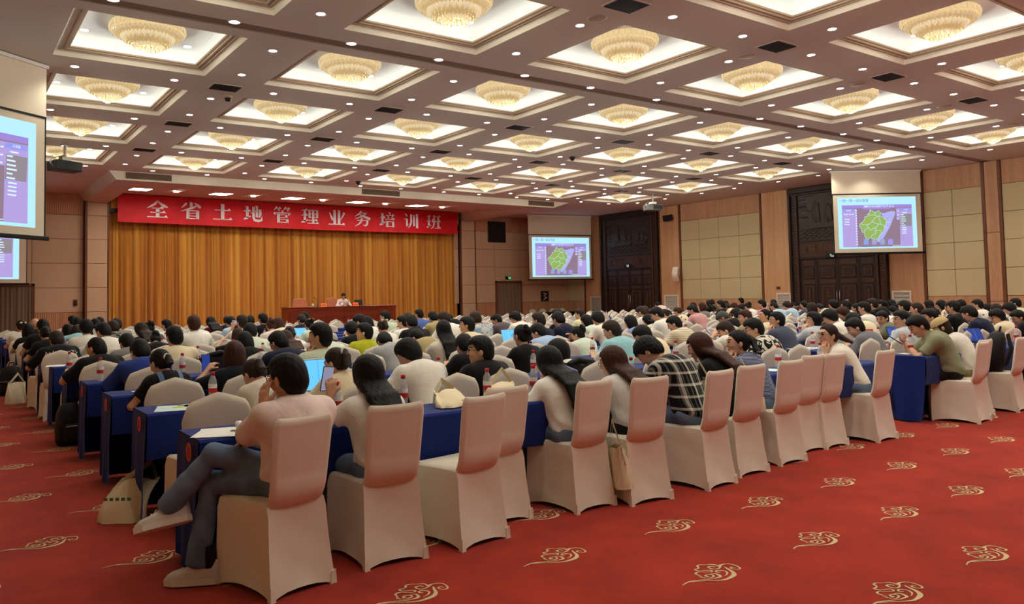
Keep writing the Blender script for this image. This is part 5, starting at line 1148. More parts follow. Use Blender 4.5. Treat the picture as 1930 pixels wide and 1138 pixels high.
def ik(S, W, l1, l2, pole):
    d = W-S; L = np.linalg.norm(d); L = min(L, (l1+l2)*.995); u = d/np.linalg.norm(d); W = S+u*L
    a = (l1*l1-l2*l2+L*L)/(2*L); h = math.sqrt(max(l1*l1-a*a, 0)); p = pole-u*(pole@u); p /= np.linalg.norm(p)+1e-9
    return S+u*a+p*h, W
def person_meshes(P, res, name, hero=False):
    """P: pose dict -> dict of meshes and the head matrix; origin on the floor under the pelvis, facing +y"""
    fem = P.get('fem', False); l, c = math.radians(P['lean']), math.radians(P.get('curve', 8)); hp, hy, hr = math.radians(P['hp']), math.radians(P.get('hy', 0)), math.radians(P.get('hr', 0))
    tw = math.radians(P.get('twist', 0)); w_ = P.get('bulk', 1.0)*(.87 if fem else 1)
    dr = lambda a: V3(0, math.sin(a), math.cos(a)); pel = V3(0, 0, .56)
    sp = P.get('sp', 1); p1 = pel+.17*sp*dr(l-c); ch = p1+.17*sp*dr(l); nb = ch+.15*sp*dr(l+c); nk = nb+.06*dr((l+c)*.5+hp*.5)
    Rh0 = rz(hy)@rx(-hp)@ry(hr); Rh = Rh0*P.get('hsc', 1.06);  hc = nk+Rh0@V3(0, .022, .10); Rt = rz(tw)@rx(-(l+c*.3)); sw = (.155 if fem else .178)*w_**.5
    shz = ch+.085*dr(l+c); S = {s: shz+rz(tw)@V3(s*sw, -.005, 0) for s in (-1, 1)}
    l1, l2 = (.265, .235) if fem else (.285, .25); arms = {}
    for s, key in ((-1, 'L'), (1, 'R')):
        W = np.array(P.get('w'+key, (s*.17, .40, .79)), float)
        if P.get('chin') == key: W = hc+Rh0@V3(s*.055, .095, -.19); P = dict(P, **{'h'+key: Rh0@V3(-s*.25, .12, 1), 'n'+key: Rh0@V3(-s*.6, -1, 0), 'curl'+key: 1.3, 'p'+key: (s*.8, .1, -1)})
        if P.get('temple') == key: W = hc+Rh0@V3(s*.14, .07, -.13); P = dict(P, **{'h'+key: Rh0@V3(-s*.25, -.05, 1), 'n'+key: Rh0@V3(-s*1, -.1, 0), 'curl'+key: .35, 'p'+key: (s*.22, .35, -1)})
        pole = np.array(P.get('p'+key, (s*.7, -.3, -.6)), float); E_, W = ik(S[s], W, l1, l2, pole); arms[s] = (S[s], E_, W)
    out = {'head': (hc, Rh)}
    # ---- body
    B_ = [EL(pel, (.155*w_, .115, .12)), EL(p1, (.135*w_, .10, .13), Rt), EL(ch, (.15*w_, .105, .16), Rt), RC(nb-.03*dr(l), nk+Rh@V3(0, -.006, .05), .056*(.88 if fem else 1), .052*(.88 if fem else 1))]
    fr = .0098 if hero else .0125
    for s in (-1, 1):
        Sx, E_, W = arms[s]; a_ = .9 if fem else 1.0
        B_ += [RC(nb-.035*dr(l), Sx, .05, .05*a_), RC(Sx, E_, .046*a_, .037*a_), RC(E_, E_+(W-E_)*.35, .038*a_, .037*a_), RC(E_+(W-E_)*.35, W, .037*a_, .024*a_)]
        fd = (W-E_)/np.linalg.norm(W-E_); hd = np.array(P.get('h'+('L' if s < 0 else 'R'), fd), float); hd = hd/np.linalg.norm(hd)
        nrm = np.array(P.get('n'+('L' if s < 0 else 'R'), (0, 0, -1)), float); nrm -= hd*(nrm@hd); nrm /= np.linalg.norm(nrm)+1e-9; sd = np.cross(hd, nrm)*s; curl = P.get('curl'+('L' if s < 0 else 'R'), .6)
        # sd points to the thumb side
        for q in (-.026, -.009, .009, .026): B_.append(RC(W+hd*.008+sd*q*.55, W+hd*.078+sd*q, .016, .0125, .012))
        for q, fl in ((-.031, .052), (-.0105, .07), (.0105, .074), (.031, .066)):
            k0 = W+hd*.08+sd*q; d1 = hd*math.cos(curl*.6)+nrm*math.sin(curl*.6); d2 = hd*math.cos(curl*1.5)+nrm*math.sin(curl*1.5); k1 = k0+d1*fl*.55
            B_ += [RC(k0, k1, fr, fr*.95, .004), RC(k1, k1+d2*fl*.55, fr*.95, fr*.82, .004)]
        t0 = W+hd*.022+sd*.022; t1 = t0+(hd*.6+sd*.62+nrm*.4)*.046; B_ += [RC(t0, t1, .0145, .0125, .008), RC(t1, t1+(hd*.8+sd*.1+nrm*.5)*.036, .0125, .0105, .004)]
    H = lambda x, y, z: hc+Rh@V3(x, y, z)
    hs = .96 if fem else 1.0
    B_ += [EL(H(0, -.01, .02), (.074*hs, .093*hs, .096*hs), Rh), EL(H(0, .024, -.048), (.056*hs, .062, .066), Rh, .03), EL(H(0, .062, -.096), (.02, .018, .018), Rh, .025), EL(H(0, .06, .015), (.052, .035, .04), Rh, .03)]
    B_ += [RC(H(0, .086, .014), H(0, .104, -.018), .008, .0125, .012), EL(H(0, .084, -.052), (.022, .012, .011), Rh, .01), EL(H(.034, .066, -.02), (.022, .02, .02), Rh, .02), EL(H(-.034, .066, -.02), (.022, .02, .02), Rh, .02), EL(H(0, .079, .04), (.045, .012, .008), Rh, .015)]
    for s in (-1, 1): B_.append(EL(H(s*.077*hs, -.006, -.008), (.012, .021, .031), Rh@rz(s*.35), .006))
    if P.get('legs', True) is not None:
        hipk = P.get('legs'); D = {s: [V3(s*.085, .02, .555), V3(s*.13, .43, .535), V3(s*.14, .40, .09)] for s in (-1, 1)}
        if hipk: D = {s: [np.array(q, float) for q in hipk[0 if s < 0 else 1]] for s in (-1, 1)}
        legs = []
        for s in (-1, 1): h_, k_, a_ = D[s]; legs += [RC(h_, k_, .088*w_**.5, .062, .03), RC(k_, k_+(a_-k_)*.35, .058, .055, .02), RC(k_+(a_-k_)*.35, a_, .055, .04, .02)]
        B_ += [RC(D[s][0], D[s][1], .06, .045) for s in (-1, 1)]+[RC(D[s][1], D[s][2]-V3(0, 0, .03), .042, .03) for s in (-1, 1)]
        T = legs+[EL(pel+V3(0, -.01, .0), (.17*w_, .13, .12), None, .04)]
        flare = [RC(D[s][1]+(D[s][2]-D[s][1])*.5, D[s][2]+(D[s][2]-D[s][1])*.05, .06, P.get('cuff', .055), .02, (D[s][2], (D[s][2]-D[s][1])/np.linalg.norm(D[s][2]-D[s][1]))) for s in (-1, 1)]
        wr = lambda X, Y, Z: .004*np.sin(38*X+21*Z)*np.sin(31*Y-17*Z+9*X)
        v, f = sdf_mesh(T+flare, max(res, .011), None, wr); out['trousers'] = np_mesh(name+'_trousers', v, f, [M_trouser]); out['ankles'] = {s: (D[s][1], D[s][2]) for s in (-1, 1)}
    v, f = sdf_mesh(B_, res); cen = (v[f].mean(1)-hc)@Rh/P.get('hsc', 1.06)**2; mi = np.zeros(len(f), int)
    eyes = (np.abs(np.abs(cen[:, 0])-.031)/.014)**2+((cen[:, 2]-.018)/.0075)**2 < 1; brow = (np.abs(np.abs(cen[:, 0])-.033)/.021)**2+((cen[:, 2]-.042)/.0055)**2 < 1; lip = (cen[:, 0]/.022)**2+((cen[:, 2]+.053)/.009)**2 < 1
    mi[(eyes | brow) & (cen[:, 1] > .05)] = 1; mi[lip & (cen[:, 1] > .076)] = 2; out['body'] = np_mesh(name+'_body', v, f, [M_skin, M_eye, M_lip], mi)
    # ---- shirt
    lng = P.get('sleeve', .55); T = [EL(pel+V3(0, 0, .02), (.172*w_, .14*w_, .12), None, .06), EL(p1, (.165*w_, .134*w_, .17), Rt, .08), EL(ch, (.175*w_, .13*w_, .18), Rt, .08), RC(shz+rz(tw)@V3(-sw*.62, -.015, -.03), shz+rz(tw)@V3(sw*.62, -.015, -.03), .078*w_, .078*w_, .08), EL(ch+V3(0, -.02, .03), (.16*w_, .105*w_, .14), Rt, .08)]
    for s in (-1, 1):
        Sx, E_, W = arms[s]; g = 1.0 if not fem else .92
        T += [RC(nb-.045*dr(l)+V3(s*.03, -.01, 0), Sx, .062, .068*g, .05)]
        if lng <= 1: e = Sx+(E_-Sx)*lng; T.append(RC(Sx, Sx+(E_-Sx)*min(1, lng+.15), .07*g, .068*g, .05, (e, (E_-Sx)/np.linalg.norm(E_-Sx))))
        else: e = E_+(W-E_)*(lng-1); T += [RC(Sx, E_, .064*g, .055*g, .03), RC(E_, E_+(W-E_)*min(1, lng-1+.1), .054*g, .042*g, .02, (e, (W-E_)/np.linalg.norm(W-E_)))]
    if P.get('collar'): T.append(RC(nb+.0*dr(l), nb+.045*dr(l+c), .075, .07, .01, (nb+.04*dr(l+c), dr(l+c*2))))
    if P.get('hood'): T += [EL(nb+V3(0, -.06, -.0), (.12, .06, .06), Rt, .03), EL(nb+V3(0, -.09, -.05), (.09, .04, .06), Rt, .03)]
    T.append(RC(nb-.03*dr(l), nb+.012*dr(l+c), .085, .066, .02, (nb+.012*dr(l+c), dr(l+c*1.5))))
    hem = P.get('hem', .475); ph = P.get('ph', 0)
    fold_ = lambda X, Y, Z: (.006*np.sin(23*Z+21*X+ph+6*np.sin(6*X+7*Y+ph)+3*np.sin(11*Z))*np.sin(8*X-9*Z+13*Y+1.3*ph)*np.clip((1.1-Z)/.45, .12, 1))*P.get('fold', 1.0)
    v, f = sdf_mesh(T, max(res, .010), (lambda X, Y, Z: hem-Z+.0*X+.012*np.sin(9*X+ph)), fold_); out['shirt'] = np_mesh(name+'_shirt', v, f, [SH['white']])
    # ---- hair
    nd = lambda a: V3(0, -math.cos(a), math.sin(a)); back_path = [nb+.17*nd(l+c)+V3(0, 0, -.01), ch+.225*nd(l)*(.5+.5*w_)+V3(0, 0, .02), p1+.225*nd(l-c)*(.5+.5*w_)+V3(0, 0, .02), pel+.225*nd(0)*(.5+.5*w_)+V3(0, 0, .06)]
    ht = P['hair']; A = []; g = lambda x, y, z: H(x, y, z)
    def local(X, Y, Z): dx, dy, dz = X-hc[0], Y-hc[1], Z-hc[2]; return [(Rh[0, j]*dx+Rh[1, j]*dy+Rh[2, j]*dz)/P.get('hsc', 1.06)**2 for j in range(3)]
    if ht in ('s', 't', 'c', 'S', 'd'):
        th = dict(s=(.089, .111, .116), t=(.081, .101, .104), c=(.095, .117, .121), S=(.096, .119, .119), d=(.0772, .0965, .09))[ht]
        A = [EL(g(0, -.012, .022), th, Rh, .03), EL(g(0, -.046, -.03), (.076, .068, .075), Rh, .03)]
        if ht in 'sS': A.append(EL(g(0, .03, .085), (.065, .06, .04), Rh, .03))
        fz = {'s': .066, 't': .07, 'c': .06, 'S': .048, 'd': .2}[ht]
        def carve(X, Y, Z):
            x, y, z = local(X, Y, Z); face = np.minimum(y-.056+.62*np.maximum(0, .062-z), fz-z+.006*np.sin(110*x)); low = np.where(y > -.015, -.03, np.maximum(-.1, -.03+(y+.015)*1.5))-z+.006*np.sin(140*x)
            if ht == 'S': low = np.where(y > -.0, -.045, -.1)-z+.008*np.sin(100*x)
            ear = .02-np.sqrt((np.abs(x)-.085)**2+((y+.004)/1.0)**2+((z+.012)/1.4)**2)*.9
            rr = np.maximum(np.maximum(face, low), ear if ht != 'S' else -1)
            if ht == 'd': rr = np.maximum(rr, np.minimum(z-.02, y+.2))
            return rr
    else:
        tight = ht in ('p', 'n', 'k'); th = (.082, .104, .104) if tight else (.094, .116, .116)
        A = [EL(g(0, -.012, .024), th, Rh, .03)]
        if tight: A.append(EL(g(0, -.05, -.03), (.068, .052, .055), Rh, .03))
        def carve(X, Y, Z):
            x, y, z = local(X, Y, Z); face = np.minimum((y-.056+.6*np.maximum(0, .065-z)) if tight else (y-.056+.12*np.maximum(0, .06-z)), (.072 if tight else .062)-z+.35*np.abs(x))
            if tight: return np.maximum(face, np.where(y > -.03, -.04, -.085)-z)
            return np.maximum(face, zmin-z) if zmin is not None else face
        zmin = None
        if ht == 'o': A += [EL(g(0, -.03, -.05), (.092, .085, .11), Rh, .04), EL(g(.07, .0, -.06), (.03, .045, .08), Rh, .03), EL(g(-.07, .0, -.06), (.03, .045, .08), Rh, .03)]; zmin = -.15
        if ht == 'L':
            Lh = P.get('hl', .42); bk = back_path
            A += [EL(g(0, -.04, -.05), (.088, .075, .09), Rh, .04)]
            for q in range(7):
                xq = (-.09+.03*q); p0 = g(xq*.85, -.03-.05*(1-(xq/.1)**2), -.04); path = [p0]+[b_+V3(xq*(1.05-.07*i), .02*abs(xq)/.09, 0) for i, b_ in enumerate(bk)]; used_ = 0
                if P.get('side') and q > 3: path = [p0, nb+V3(.1+.012*q, -.0+.02*(q-3), .0), ch+V3(.13+.008*q, .05, -.02), p1+V3(.13+.01*q, .10, .02)]
                for a, b_ in zip(path, path[1:]):
                    sg = np.linalg.norm(b_-a); lim = Lh+.03*math.sin(q*2.1)
                    if used_ >= lim: break
                    t = min(1, (lim-used_)/sg); e = a+(b_-a)*t; A.append(RC(a, e, .03-.012*used_/Lh, .03-.016*min(1, (used_+sg)/Lh), .02)); used_ += sg
        if ht == 'p':
            kn = g(0, -.112, P.get('tailz', .03)); A.append(EL(kn, (.026, .026, .026), Rh, .01)); tl = P.get('hl', .26); mid = kn+V3(0, -.045, -.03)
            for dx_, rr_, lf_ in ((0, .034, 1), (.026, .022, .86), (-.026, .022, .92)):
                path = [kn, mid+V3(dx_*.6, 0, 0)]+[b_+V3(dx_, 0, 0) for b_ in back_path if b_[2] < mid[2]-.03]; used_ = 0; lim = tl*lf_+.07
                for a, b_ in zip(path, path[1:]):
                    sg = np.linalg.norm(b_-a)+1e-6
                    if used_ >= lim: break
                    e = a+(b_-a)*min(1, (lim-used_)/sg); A.append(RC(a, e, rr_*(1-.6*used_/lim), rr_*(1-.65*min(1, (used_+sg)/lim)), .015)); used_ += sg
        if ht == 'n': A += [EL(g(0, -.115, .045), (.05, .045, .045), Rh, .012), EL(g(.03, -.11, .02), (.03, .03, .035), Rh, .01), EL(g(-.02, -.12, .085), (.028, .026, .03), Rh, .01)]
        if ht == 'k': A += [EL(g(0, -.03, -.07), (.08, .07, .08), Rh, .03)]
        if tight and ht == 'k': carve = lambda X, Y, Z: np.minimum(local(X, Y, Z)[1]-.03, .07-local(X, Y, Z)[2])
    hdisp = lambda X, Y, Z: .0022*np.sin(150*X+40*Z)*np.sin(130*Y+37*X) if ht != 'd' else 0*X
    if ht == 'c': hdisp = lambda X, Y, Z: .006*np.sin(120*X)*np.sin(115*Y+1)*np.sin(118*Z)
    v, f = sdf_mesh(A, min(res, .0095), carve, hdisp); out['hair'] = np_mesh(name+'_hair', v, f, [M_hair])
    out['ends'] = arms; return out
# --- small shared accessories in head coordinates
def glasses_mesh():
    mb = MB()
    for s in (-1, 1):
        mb.tube([(s*.033+.024*math.cos(a), .098-.004*abs(math.cos(a)), .016+.018*math.sin(a)) for a in np.linspace(0, 2*PI, 15)], .0022, 5, cap=False); mb.tube([(s*.057, .094, .02), (s*.078, .03, .018), (s*.082, -.015, .008)], .0022, 5)
    mb.tube([(-.009, .1, .02), (0, .104, .022), (.009, .1, .02)], .0022, 5); return mb.mesh('glasses', [M_glass], smooth=True)
me_gl = glasses_mesh()
def cap_mesh(m, brim):
    mb = MB(); n = 24; P = []
    for i in range(n):
        a = 2*PI*i/n; P.append([(.091*math.cos(a)*math.cos(t), -.012+.112*math.sin(a)*math.cos(t), .045+.085*math.sin(t)) for t in np.linspace(0, 1.5, 7)])
    mb.grid(P, closed_u=True, flip=False)
    if brim == 'cap': mb.grid([[(.085*math.sin(u), .075+.03*math.cos(u)+q*.075*math.cos(u*.9), .046-.012*q-.02*(u/1.2)**2) for q in (0, .5, 1)] for u in np.linspace(-1.15, 1.15, 9)])
    else: mb.grid([[((.09+.045*q)*math.cos(a), -.012+(.112+.045*q)*math.sin(a), .045-.03*q) for q in (0, .5, 1)] for a in np.linspace(0, 2*PI, 25)])
    return mb.mesh('hat', [m], smooth=True)
me_cap_b = cap_mesh(mat('beige_cap_cotton', (192, 166, 118), .85), 'cap'); me_hat_w = cap_mesh(mat('white_hat_cotton', (226, 214, 184), .85), 'bucket')
def shoe_mesh():
    P = []
    out_ = [(-.042, -.10), (-.045, -.02), (-.05, .06), (-.046, .12), (-.02, .165), (.02, .165), (.046, .12), (.05, .06), (.045, -.02), (.042, -.10), (.02, -.125), (-.02, -.125)]
    sole = MB(); sole.prism([(x*1.04, y*1.03) for x, y in out_], 0, .032, 'z'); up_ = MB()
    rings = []
    for k, (sc, z, sh) in enumerate(((1, .03, 0), (.98, .06, -.004), (.85, .085, -.02), (.62, .105, -.045), (.5, .125, -.06))): rings.append([(x*sc, (y+.06)*(sc if y > -.06 else 1)-.06, z*(1-.25*max(0, y)/.165) if k < 3 else z*(1-.3*max(0, y)/.165)) for x, y in out_])
    up_.grid([[rings[k][i] for k in range(5)] for i in range(len(out_))], closed_u=True, flip=True); up_.add(rings[-1], [tuple(range(len(out_)))])
    return sole.mesh('sole', [M_sole]), up_.mesh('upper', [M_shoe], smooth=True)
me_sole, me_upper = shoe_mesh()
me_sock = MB().lathe([(.040, .085), (.043, .12), (.036, .20)], 12, (0, -.065, 0)).mesh('sock', [mat('black_sock', (18, 18, 20), .9)], smooth=True)
me_lace = MB().tube([(-.022, .045, .098), (.022, .055, .094)], .004, 5).tube([(-.024, .02, .112), (.024, .03, .108)], .004, 5).tube([(-.02, .07, .082), (.02, .08, .078)], .004, 5).mesh('laces', [M_sole])
TM = lambda hc, R: Matrix([[*R[i], hc[i]] for i in range(3)]+[[0, 0, 0, 1]])
def child(name, me, par, m=None, mw=None):
    o = obj(name, me, par, mw=mw)
    if m: o.material_slots[0].link = 'OBJECT'; o.material_slots[0].material = m
    return o
def place_person(G, x, y, rz_, sc, label, shirt, hair=None, trousers=None, extras=(), shoes=None, z=0, lowshoe=True):
    t = thing('person', label, 'person', (x, y, z), rz_); t.scale = (sc, sc, sc)
    child('body', G['body'], t); child('shirt', G['shirt'], t, SH[shirt]); child('hair', G['hair'], t, hair or M_hair)
    if 'trousers' in G: child('trousers', G['trousers'], t, trousers or M_trouser)
    mw = TM(*G['head'])
    if 'glasses' in extras: child('glasses', me_gl, t, mw=mw)
    if 'cap' in extras: child('cap', me_cap_b, t, mw=mw)
    if 'hat' in extras: child('hat', me_hat_w, t, mw=mw)
    if shoes:
        for s in (-1, 1):
            k_, a_ = G['ankles'][s]; d = np.array(shoes.get(s, (0, 1, 0)), float); d /= np.linalg.norm(d); up_ = np.array(shoes.get('up%d' % s, (0, 0, 1)), float); r_ = np.cross(d, up_); r_ /= np.linalg.norm(r_); up_ = np.cross(r_, d)
            o_ = a_-up_*(.09); sh = obj('shoe', None, t, mw=Matrix([[r_[i], d[i], up_[i], o_[i]] for i in range(3)]+[[0, 0, 0, 1]])); child('upper', me_upper, sh, shoes.get('m')); child('sole', me_sole, sh, shoes.get('ms')); child('sock', me_sock, sh); child('laces', me_lace, sh)
    return t
# ---------------------------------------------------------------- crowd prototypes
TBL = {'u': dict(lean=6, curve=5, hp=10), 'l': dict(lean=22, curve=11, hp=30), 'b': dict(lean=34, curve=13, hp=58)}
PROTO = {}
def proto(hair, pose, var):
    hk = hair[0]; key = (hk, pose, var)
    if key not in PROTO:
        fem = hk in 'oLpnk'; d = dict(TBL[pose]); d.update(hair=hk, fem=fem, hy=(14, -8, 30)[var], sleeve=.6 if var < 2 else .75, ph=len(PROTO)*1.7, collar=(hk == 's' and var == 1), bulk=1.0 if var < 2 else 1.1)
        if pose == 'l': d.update(wL=(-.15, .42, .79), wR=(.12, .44, .79))
        if pose == 'b': d.update(wL=(-.2, .46, .79), wR=(.16, .48, .79), pL=(-1, -.2, -.2), pR=(1, -.2, -.2))
        if hk == 'L': d['hl'] = (.34, .26, .42)[var]
        PROTO[key] = person_meshes(d, .0135, f'seated_{len(PROTO)}')
    return PROTO[key]
HCOL = {'2': M_hair3, 'g': M_hairg}
GLS = ('glasses',)
def chain(P):                                       # head top height and head offset of a pose (same chain as the body)
    l, c, hp = math.radians(P['lean']), math.radians(P.get('curve', 8)), math.radians(P['hp']); sp = P.get('sp', 1)
    d = lambda a: np.array([math.sin(a), math.cos(a)]); q = np.array([0, .56])+.17*sp*d(l-c)+.17*sp*d(l)+.15*sp*d(l+c)+.06*d((l+c)*.5+hp*.5)
    q = q+np.array([.022*math.cos(hp)+.10*math.sin(hp), .10*math.cos(hp)-.022*math.sin(hp)]); k = P.get('hsc', 1.06)
    return q[0]+k*.115*math.sin(hp)*.6, q[1]+k*(.135*abs(math.cos(hp))+.11*abs(math.sin(hp))*.35)
def fit_pose(P, z, fix=False):                      # slump the spine until the head top has height z (in pose units)
    lo, hi = max(-4, P['lean']-12), P['lean']+7
    for _ in range(0 if fix else 24):
        m = (lo+hi)/2; P['lean'] = m
        if chain(P)[1] > z: lo = m
        else: hi = m
    e = chain(P)[1]-z
    if abs(e) > .01: P['sp'] = P.get('sp', 1)*max(.74, min(1.12, 1-e/.45))
    return P
OV = {                                              # what single people do, by a piece of their label
 'very long black hair in white tee': dict(lean=4, hp=8, hy=12, wL=(-.20, .27, 1.0), pL=(-.8, -.2, -1), hL=(.1, .2, 1), nL=(.6, .8, 0), curlL=.9, hl=.44, sleeve=.5, at=(2.19, 4.22, .05), tr='jean'),
 'with longest straight': dict(lean=16, hp=14, hy=0, hl=.56, sleeve=1.85, fold=1.5, at=(3.82, 4.36, .05), tr='jean'),
 'wavy brown hair': dict(lean=12, hp=14, hy=22, wL=(-.24, .40, .98), pL=(-.5, .2, -1), hL=(-.1, 1, .15), nL=(0, 0, 1), curlL=.5, hl=.34, sleeve=.8, at=(4.36, 4.26, .05), bulk=1.12),
 'checked shirt': dict(lean=30, hp=55, hy=20, sleeve=1.85, at=(5.03, 4.26, .15), bulk=1.1),
 'leaning to her left': dict(lean=14, hp=20, hy=15, hl=.40, sleeve=.6, at=(5.60, 4.36, .3)),
 'fist at her mouth': dict(lean=18, hp=4, hy=38, chin='L', hl=.42, sleeve=.7, at=(6.2, 4.42, .3), tailz=.04),
 'hand over her mouth': dict(lean=24, hp=2, hy=34, chin='L', hl=.42, sleeve=.7, at=(7.86, 4.47, .6), tailz=.0),
 'man in sage green polo': dict(lean=20, hp=34, hy=16, wL=(-.05, .45, .90), wR=(.07, .46, .90), nL=(.6, .2, .8), nR=(-.6, .2, .8), pL=(-.8, -.3, -.8), pR=(.8, -.3, -.8), sleeve=.75, collar=True, at=(9.72, 4.42, .62), bulk=1.12, legs=[[(-.085, .02, .555), (-.10, .44, .50), (-.02, .14, .12)], [(.085, .02, .555), (.14, .42, .50), (.10, .20, .10)]], shoe=True),
 'woman in beige cap': dict(lean=18, hp=30, hy=22, sleeve=.7, at=(10.2, 4.42, .2), tr='khaki'),
 'stout man': dict(lean=5, hp=2, hy=48, sleeve=.8, collar=True, bulk=1.2, at=(3.93, 5.5, .15)),
 'bowl cut': dict(lean=24, hp=34, hy=22, bulk=1.05, sleeve=.8),
 'silver hair tie': dict(lean=20, hp=28, hy=18, sleeve=.6, hl=.2, tailz=.0),
 'buzz cut': dict(lean=8, hp=14, hy=22, bulk=1.22, sleeve=.85, at=(1.52, 9.4, .3), shoe=True),
 'large brown bob': dict(lean=4, hp=14, hy=-4, bulk=1.15, sleeve=.9, wL=(-.2, .34, .98)),
 'cream blouse folded': dict(lean=32, hp=48, hy=20, sleeve=1.6, hl=.16, tailz=.02),
 'navy shirt left of': dict(lean=20, hp=30, hy=18, bulk=1.2),
 'royal blue tee': dict(lean=18, hp=34, hy=12, bulk=1.12, sleeve=.9),
 'light scrunchie': dict(lean=14, hp=22, hy=32, sleeve=.8, hl=.22, tailz=.05),
 'fade haircut': dict(lean=8, hp=0, hy=50, chin='L'),
 'glasses in lime': dict(lean=4, hp=-4, hy=50, bulk=1.08), 'wrist watch': dict(lean=16, hp=20, hy=30, temple='L'),
 'swept back hair': dict(lean=16, hp=32, hy=42, wL=(-.1, .42, .92), wR=(.08, .44, .92), at2=.3), 'leaf patterned': dict(lean=20, hp=18, hy=45),
 'chin on his hand': dict(lean=18, hp=-4, hy=48, chin='L', bulk=1.1), 'heavy man': dict(lean=8, hp=-14, hy=42, chin='L', bulk=1.2),
 'lace top': dict(lean=4, hp=-2, hy=62), 'cropped brown hair in beige': dict(lean=10, hp=6, hy=45), 'turned sideways': dict(lean=12, hp=14, hy=78, twist=25),
 'white grey tee at a tablet': dict(lean=8, hp=2, hy=52), 'grey hoodie bent': dict(lean=26, hp=30, hy=40, hood=True, sleeve=1.9), 'round glasses in cream': dict(lean=10, hp=18, hy=46, sleeve=.8), 'black glasses in black tee at the right': dict(lean=16, hp=26, hy=42),
 'dark grey tee behind the sage': dict(lean=8, hp=8, hy=50), 'cream hooded tee': dict(lean=6, hp=0, hy=46, hood=True), 'hands clasped': dict(lean=20, hp=26, hy=30, wL=(-.05, .42, .98), wR=(.02, .42, .98)), 'face mask': dict(lean=26, hp=34, hy=34), 'directly behind the longest': dict(lean=12, hp=12, hy=50),
 'arched lettering': dict(lean=16, hp=24, hy=4, bulk=1.2, sleeve=.9, fold=.5), 'light cyan tee': dict(lean=16, hp=20, hy=26, bulk=1.2), 'in mauve': dict(lean=26, hp=34, hy=36, bulk=1.1), 'hoodie beside the last': dict(hood=True),
 'periwinkle': dict(lean=22, hp=26, hy=20), 'damp hair': dict(lean=24, hp=34, hy=16, hood=True, hl=.24), 'cream striped': dict(lean=20, hp=26, hy=30, bulk=1.1), 'blue striped': dict(lean=24, hp=34, hy=30, bulk=1.1), 'half hidden': dict(hy=5),
 'man in white holding a phone': dict(lean=2, hp=2, wL=(-.10, .30, 1.10), wR=(.06, .30, 1.10), hL=(.1, .2, 1), hR=(-.1, .2, 1), nL=(.7, .7, 0), nR=(-.7, .7, 0), pL=(-.6, -.1, -1), pR=(.6, -.1, -1), curlL=.9, curlR=.9), 'man in navy holding a phone': dict(lean=2, hp=2, wL=(-.10, .30, 1.2), wR=(.06, .30, 1.2), hL=(.1, .2, 1), hR=(-.1, .2, 1), nL=(.7, .7, 0), nR=(-.7, .7, 0), pL=(-.6, -.1, -1), pR=(.6, -.1, -1), curlL=.9, curlR=.9), 'man raising a phone': dict(lean=2, hp=2, wL=(-.10, .30, 1.06), wR=(.06, .30, 1.06), hL=(.1, .2, 1), hR=(-.1, .2, 1), nL=(.7, .7, 0), nR=(-.7, .7, 0), pL=(-.6, -.1, -1), pR=(.6, -.1, -1), curlL=.9, curlR=.9),
}
M_trs = {'jean': M_jean, 'khaki': cloth('khaki_shorts', (150, 134, 96))}
PEOPLE_OBJ = {}
from mathutils.bvhtree import BVHTree
for i, P_ in enumerate(PEOPLE):
    h = P_['hair']; lab = P_['label']; hk = 'k' if h[0] == 'k' else h[0]; fem = hk in 'oLpnk' and 'person in white bucket' not in lab
    key = next((q for q in OV if q in lab), None); dist = math.hypot(P_['x'], YS(P_['k'])); ov = dict(OV[key]) if key else {}
    at = ov.pop('at', None); tr_ = ov.pop('tr', None); shoe = ov.pop('shoe', None); ov.pop('at2', None)
    hcol = (HCOL.get(h[1:2], M_hair) if len(h) > 1 and h != 'k2' else (M_hair if i % 5 else M_hair2))
    if h == 'd': hcol = M_skin
    ex = [q for q in ('glasses',) if 'glasses' in lab]+(['hat'] if 'bucket' in lab else [])+(['cap'] if 'beige cap and' in lab else [])
    if key or P_['k'] <= 3 or dist < 12:
        rv = random.Random(i); d = dict(TBL[P_['pose']]); d.update(hair=hk, fem=fem, hy=rv.uniform(-12, 30), sleeve=rv.choice([.55, .6, .7]), ph=i*1.7, bulk=rv.uniform(.97, 1.15), collar=(hk == 's' and rv.random() < .3), wL=(-rv.uniform(.12, .22), rv.uniform(.38, .46), .79), wR=(rv.uniform(.1, .2), rv.uniform(.38, .46), .79))
        if hk == 'L': d['hl'] = rv.uniform(.26, .42)
        d.update(ov); sc = .925 if fem else .97; z = P_['z']/sc; fit_pose(d, z); res = .0095 if dist < 9 else .0115 if dist < 14 else .0135
        G = person_meshes(d, res, f'person_{i}', hero=dist < 9)
    else: var = (i*7+3) % 3 if dist < 20 else (i % 2); G = proto(hk, P_['pose'], var); sc = P_['s']
    hx, hy_ = G['head'][0][0], G['head'][0][1]
    if at: X, Y, rr = at
    else:
        rr = random.Random(i+99).uniform(-.08, .16); yh = YS(P_['k'])+{'u': .13, 'l': .27, 'b': .37}[P_['pose']]*sc
        c_, s_ = math.cos(rr), math.sin(rr); X = P_['x']-sc*(hx*c_-hy_*s_); Y = max(YS(P_['k'])-.12, min(YS(P_['k'])+.06, yh-sc*(hx*s_+hy_*c_)))
    if dist < 14: trm = M_trs.get(tr_) or (M_jean if i % 3 == 0 else M_trouser)
    else: trm = M_trouser
    t = place_person(G, X, Y, rr, sc, lab, P_['shirt'], hcol, trm, ex, {'m': M_shoed, -1: (-.5, 1, 0), 1: (-.2, 1, 0)} if (shoe or (P_['k'] < 6 and P_['x'] < 1.9)) else None)
    PEOPLE_OBJ[key or i] = (t, G, sc)
